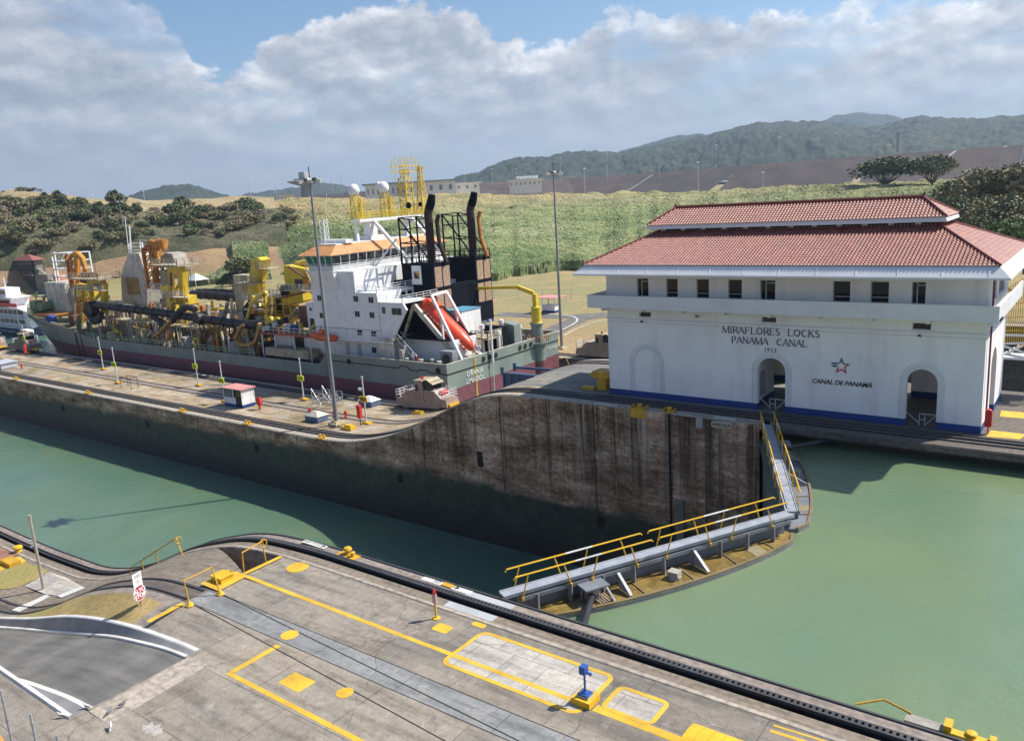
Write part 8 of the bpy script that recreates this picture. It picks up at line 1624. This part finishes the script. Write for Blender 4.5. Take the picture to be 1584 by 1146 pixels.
far_building('white terminal building with blue-grey roof, right half behind the yellow lattice mast', 630, 281, 705, 298, 860, 40, SLATE, 5); far_building('low white shed right of the terminal buildings', 704, 284, 742, 293, 900, 20, HZW, 3, down=8)
far_building('small white two-storey house on the dam behind the funnels', 788, 279, 838, 287, 1000, 20, HZW, 7, down=8); far_building('low pale building at the foot of the mushroom tower', 428, 302, 456, 309, 880, 15, LGREY, 5, down=12); far_building('white villa roof high on the dam, right of centre', 800, 274, 832, 281, 1010, 14, HZW, 5, down=3, over=1)
a = atd(474, 306, 900); zt = atd(474, 283, 900).z; q = thing('control_tower', 'grey mushroom-shaped control tower on the horizon left of the ship bridge', 'tower', tuple(a), world=True); FT = paint('tower_grey', (.26, .27, .29), .8)
m = MB(); m.lathe((a.x, a.y, a.z - 16), [(5.5, 0), (4.5, zt - a.z + 14)], 12); obj('shaft', m, FT, q); m = MB(); m.lathe((a.x, a.y, zt - 3), [(5, 0), (17, 4), (18, 5.2), (11, 6.0), (11, 7.2)], 20); obj('disc', m, FT, q); m = MB(); m.box(a.x - 4, a.x + 5, a.y - 4, a.y + 4, zt + 4.1, zt + 11); obj('top_cabin', m, LGREY, q); m = MB(); m.bar((a.x + 8, a.y, zt + 4), (a.x + 8, a.y, zt + 13), .5); obj('antenna', m, FT, q)
MAST = [(107, 300, 313), (145, 303, 315), (225, 297, 312), (388, 280, 300), (428, 285, 300), (515, 272, 293), (530, 268, 296), (548, 275, 292), (612, 262, 282), (720, 270, 286), (762, 262, 280), (800, 262, 280), (868, 245, 278), (940, 238, 275), (1020, 232, 270), (1108, 225, 262), (1205, 213, 254), (1292, 207, 248), (1445, 215, 240), (905, 262, 300), (1080, 252, 290), (1180, 268, 295), (1552, 228, 262)]
for k, (px, t_, b_) in enumerate(MAST):
    dist = 1150 if k < 19 else 700; p = atd(px, b_ + 6, dist); h = atd(px, t_, dist).z - p.z; q = thing('lamp_mast', 'slender far lamp mast with a pale head on the skyline above the canal', 'lamp mast', tuple(p), 'far lamp masts', world=True); m = MB(); m.tube([p, p + Vector((0, 0, h))], [.42, .26], 5); obj('pole', m, LGREY, q); m = MB(); m.tube([p + Vector((0, 0, h)), p + Vector((0, 0, h + 1.1))], 1.7 if k > 13 and k < 18 else 1.1, 8); obj('lamp_head', m, WHITE, q)
p = atd(1389, 236, 1500); h = atd(1389, 208, 1500).z - p.z; m = MB(); m.tube([p, p + Vector((0, 0, h))], 3.2, 10); m.tube([p + Vector((0, 0, h)), p + Vector((0, 0, h + 3))], 4.4, 10); obj('chimney_tower', m, GREYST, origin=p, label='short grey cylindrical tower on the wooded ridge at the right', cat='tower')

# ------------------------------------------------------------------ people on the ship
def person(x, y, z, rz, label, top, hat=(.75, .75, .7)):
    q = thing('person', label, 'person', (x, y, z), rz=rz); V = [(0, 0, .95), (0, 0, 1.15), (0, 0, 1.38), (0, 0, 1.48), (0, .01, 1.56), (0, .02, 1.66), (.10, 0, .90), (.12, .02, .50), (.12, -.02, .08), (.12, .12, .04), (-.10, 0, .90), (-.12, -.04, .50), (-.13, -.08, .08), (-.13, .06, .04), (.19, 0, 1.40), (.26, .04, 1.12), (.24, .18, .92), (-.19, 0, 1.40), (-.27, .02, 1.12), (-.26, .14, .90)]
    E_ = [(0, 1), (1, 2), (2, 3), (3, 4), (4, 5), (0, 6), (6, 7), (7, 8), (8, 9), (0, 10), (10, 11), (11, 12), (12, 13), (2, 14), (14, 15), (15, 16), (2, 17), (17, 18), (18, 19)]; Rr_ = [.15, .14, .16, .07, .09, .085, .10, .075, .055, .045, .10, .075, .055, .045, .07, .05, .035, .07, .05, .035]
    me = bpy.data.meshes.new('body'); me.from_pydata(V, E_, []); o = bpy.data.objects.new('body', me); COL.objects.link(o); o.parent = q; sk = o.modifiers.new('s', 'SKIN'); [setattr(v, 'radius', (r, r)) for v, r in zip(me.skin_vertices[0].data, Rr_)]; me.skin_vertices[0].data[0].use_root = True; sb = o.modifiers.new('u', 'SUBSURF'); sb.levels = sb.render_levels = 2
    me.materials.append(top); m = MB(); m.lathe((0, .02, 1.68), [(.13, 0), (.12, .05), (.07, .11), (.02, .13)], 10); obj('hard_hat', m, paint('hat', hat, .4), q); return q
person(-81.9, 84.3, -4.4, 2.8, 'person in red overalls and white helmet standing on the ship stern deck', paint('red_overalls', (.50, .04, .05), .8)); person(-83.3, 85.0, -4.4, 1.0, 'person in pale clothes beside the red one on the ship stern deck', paint('pale_overalls', (.45, .47, .52), .8))
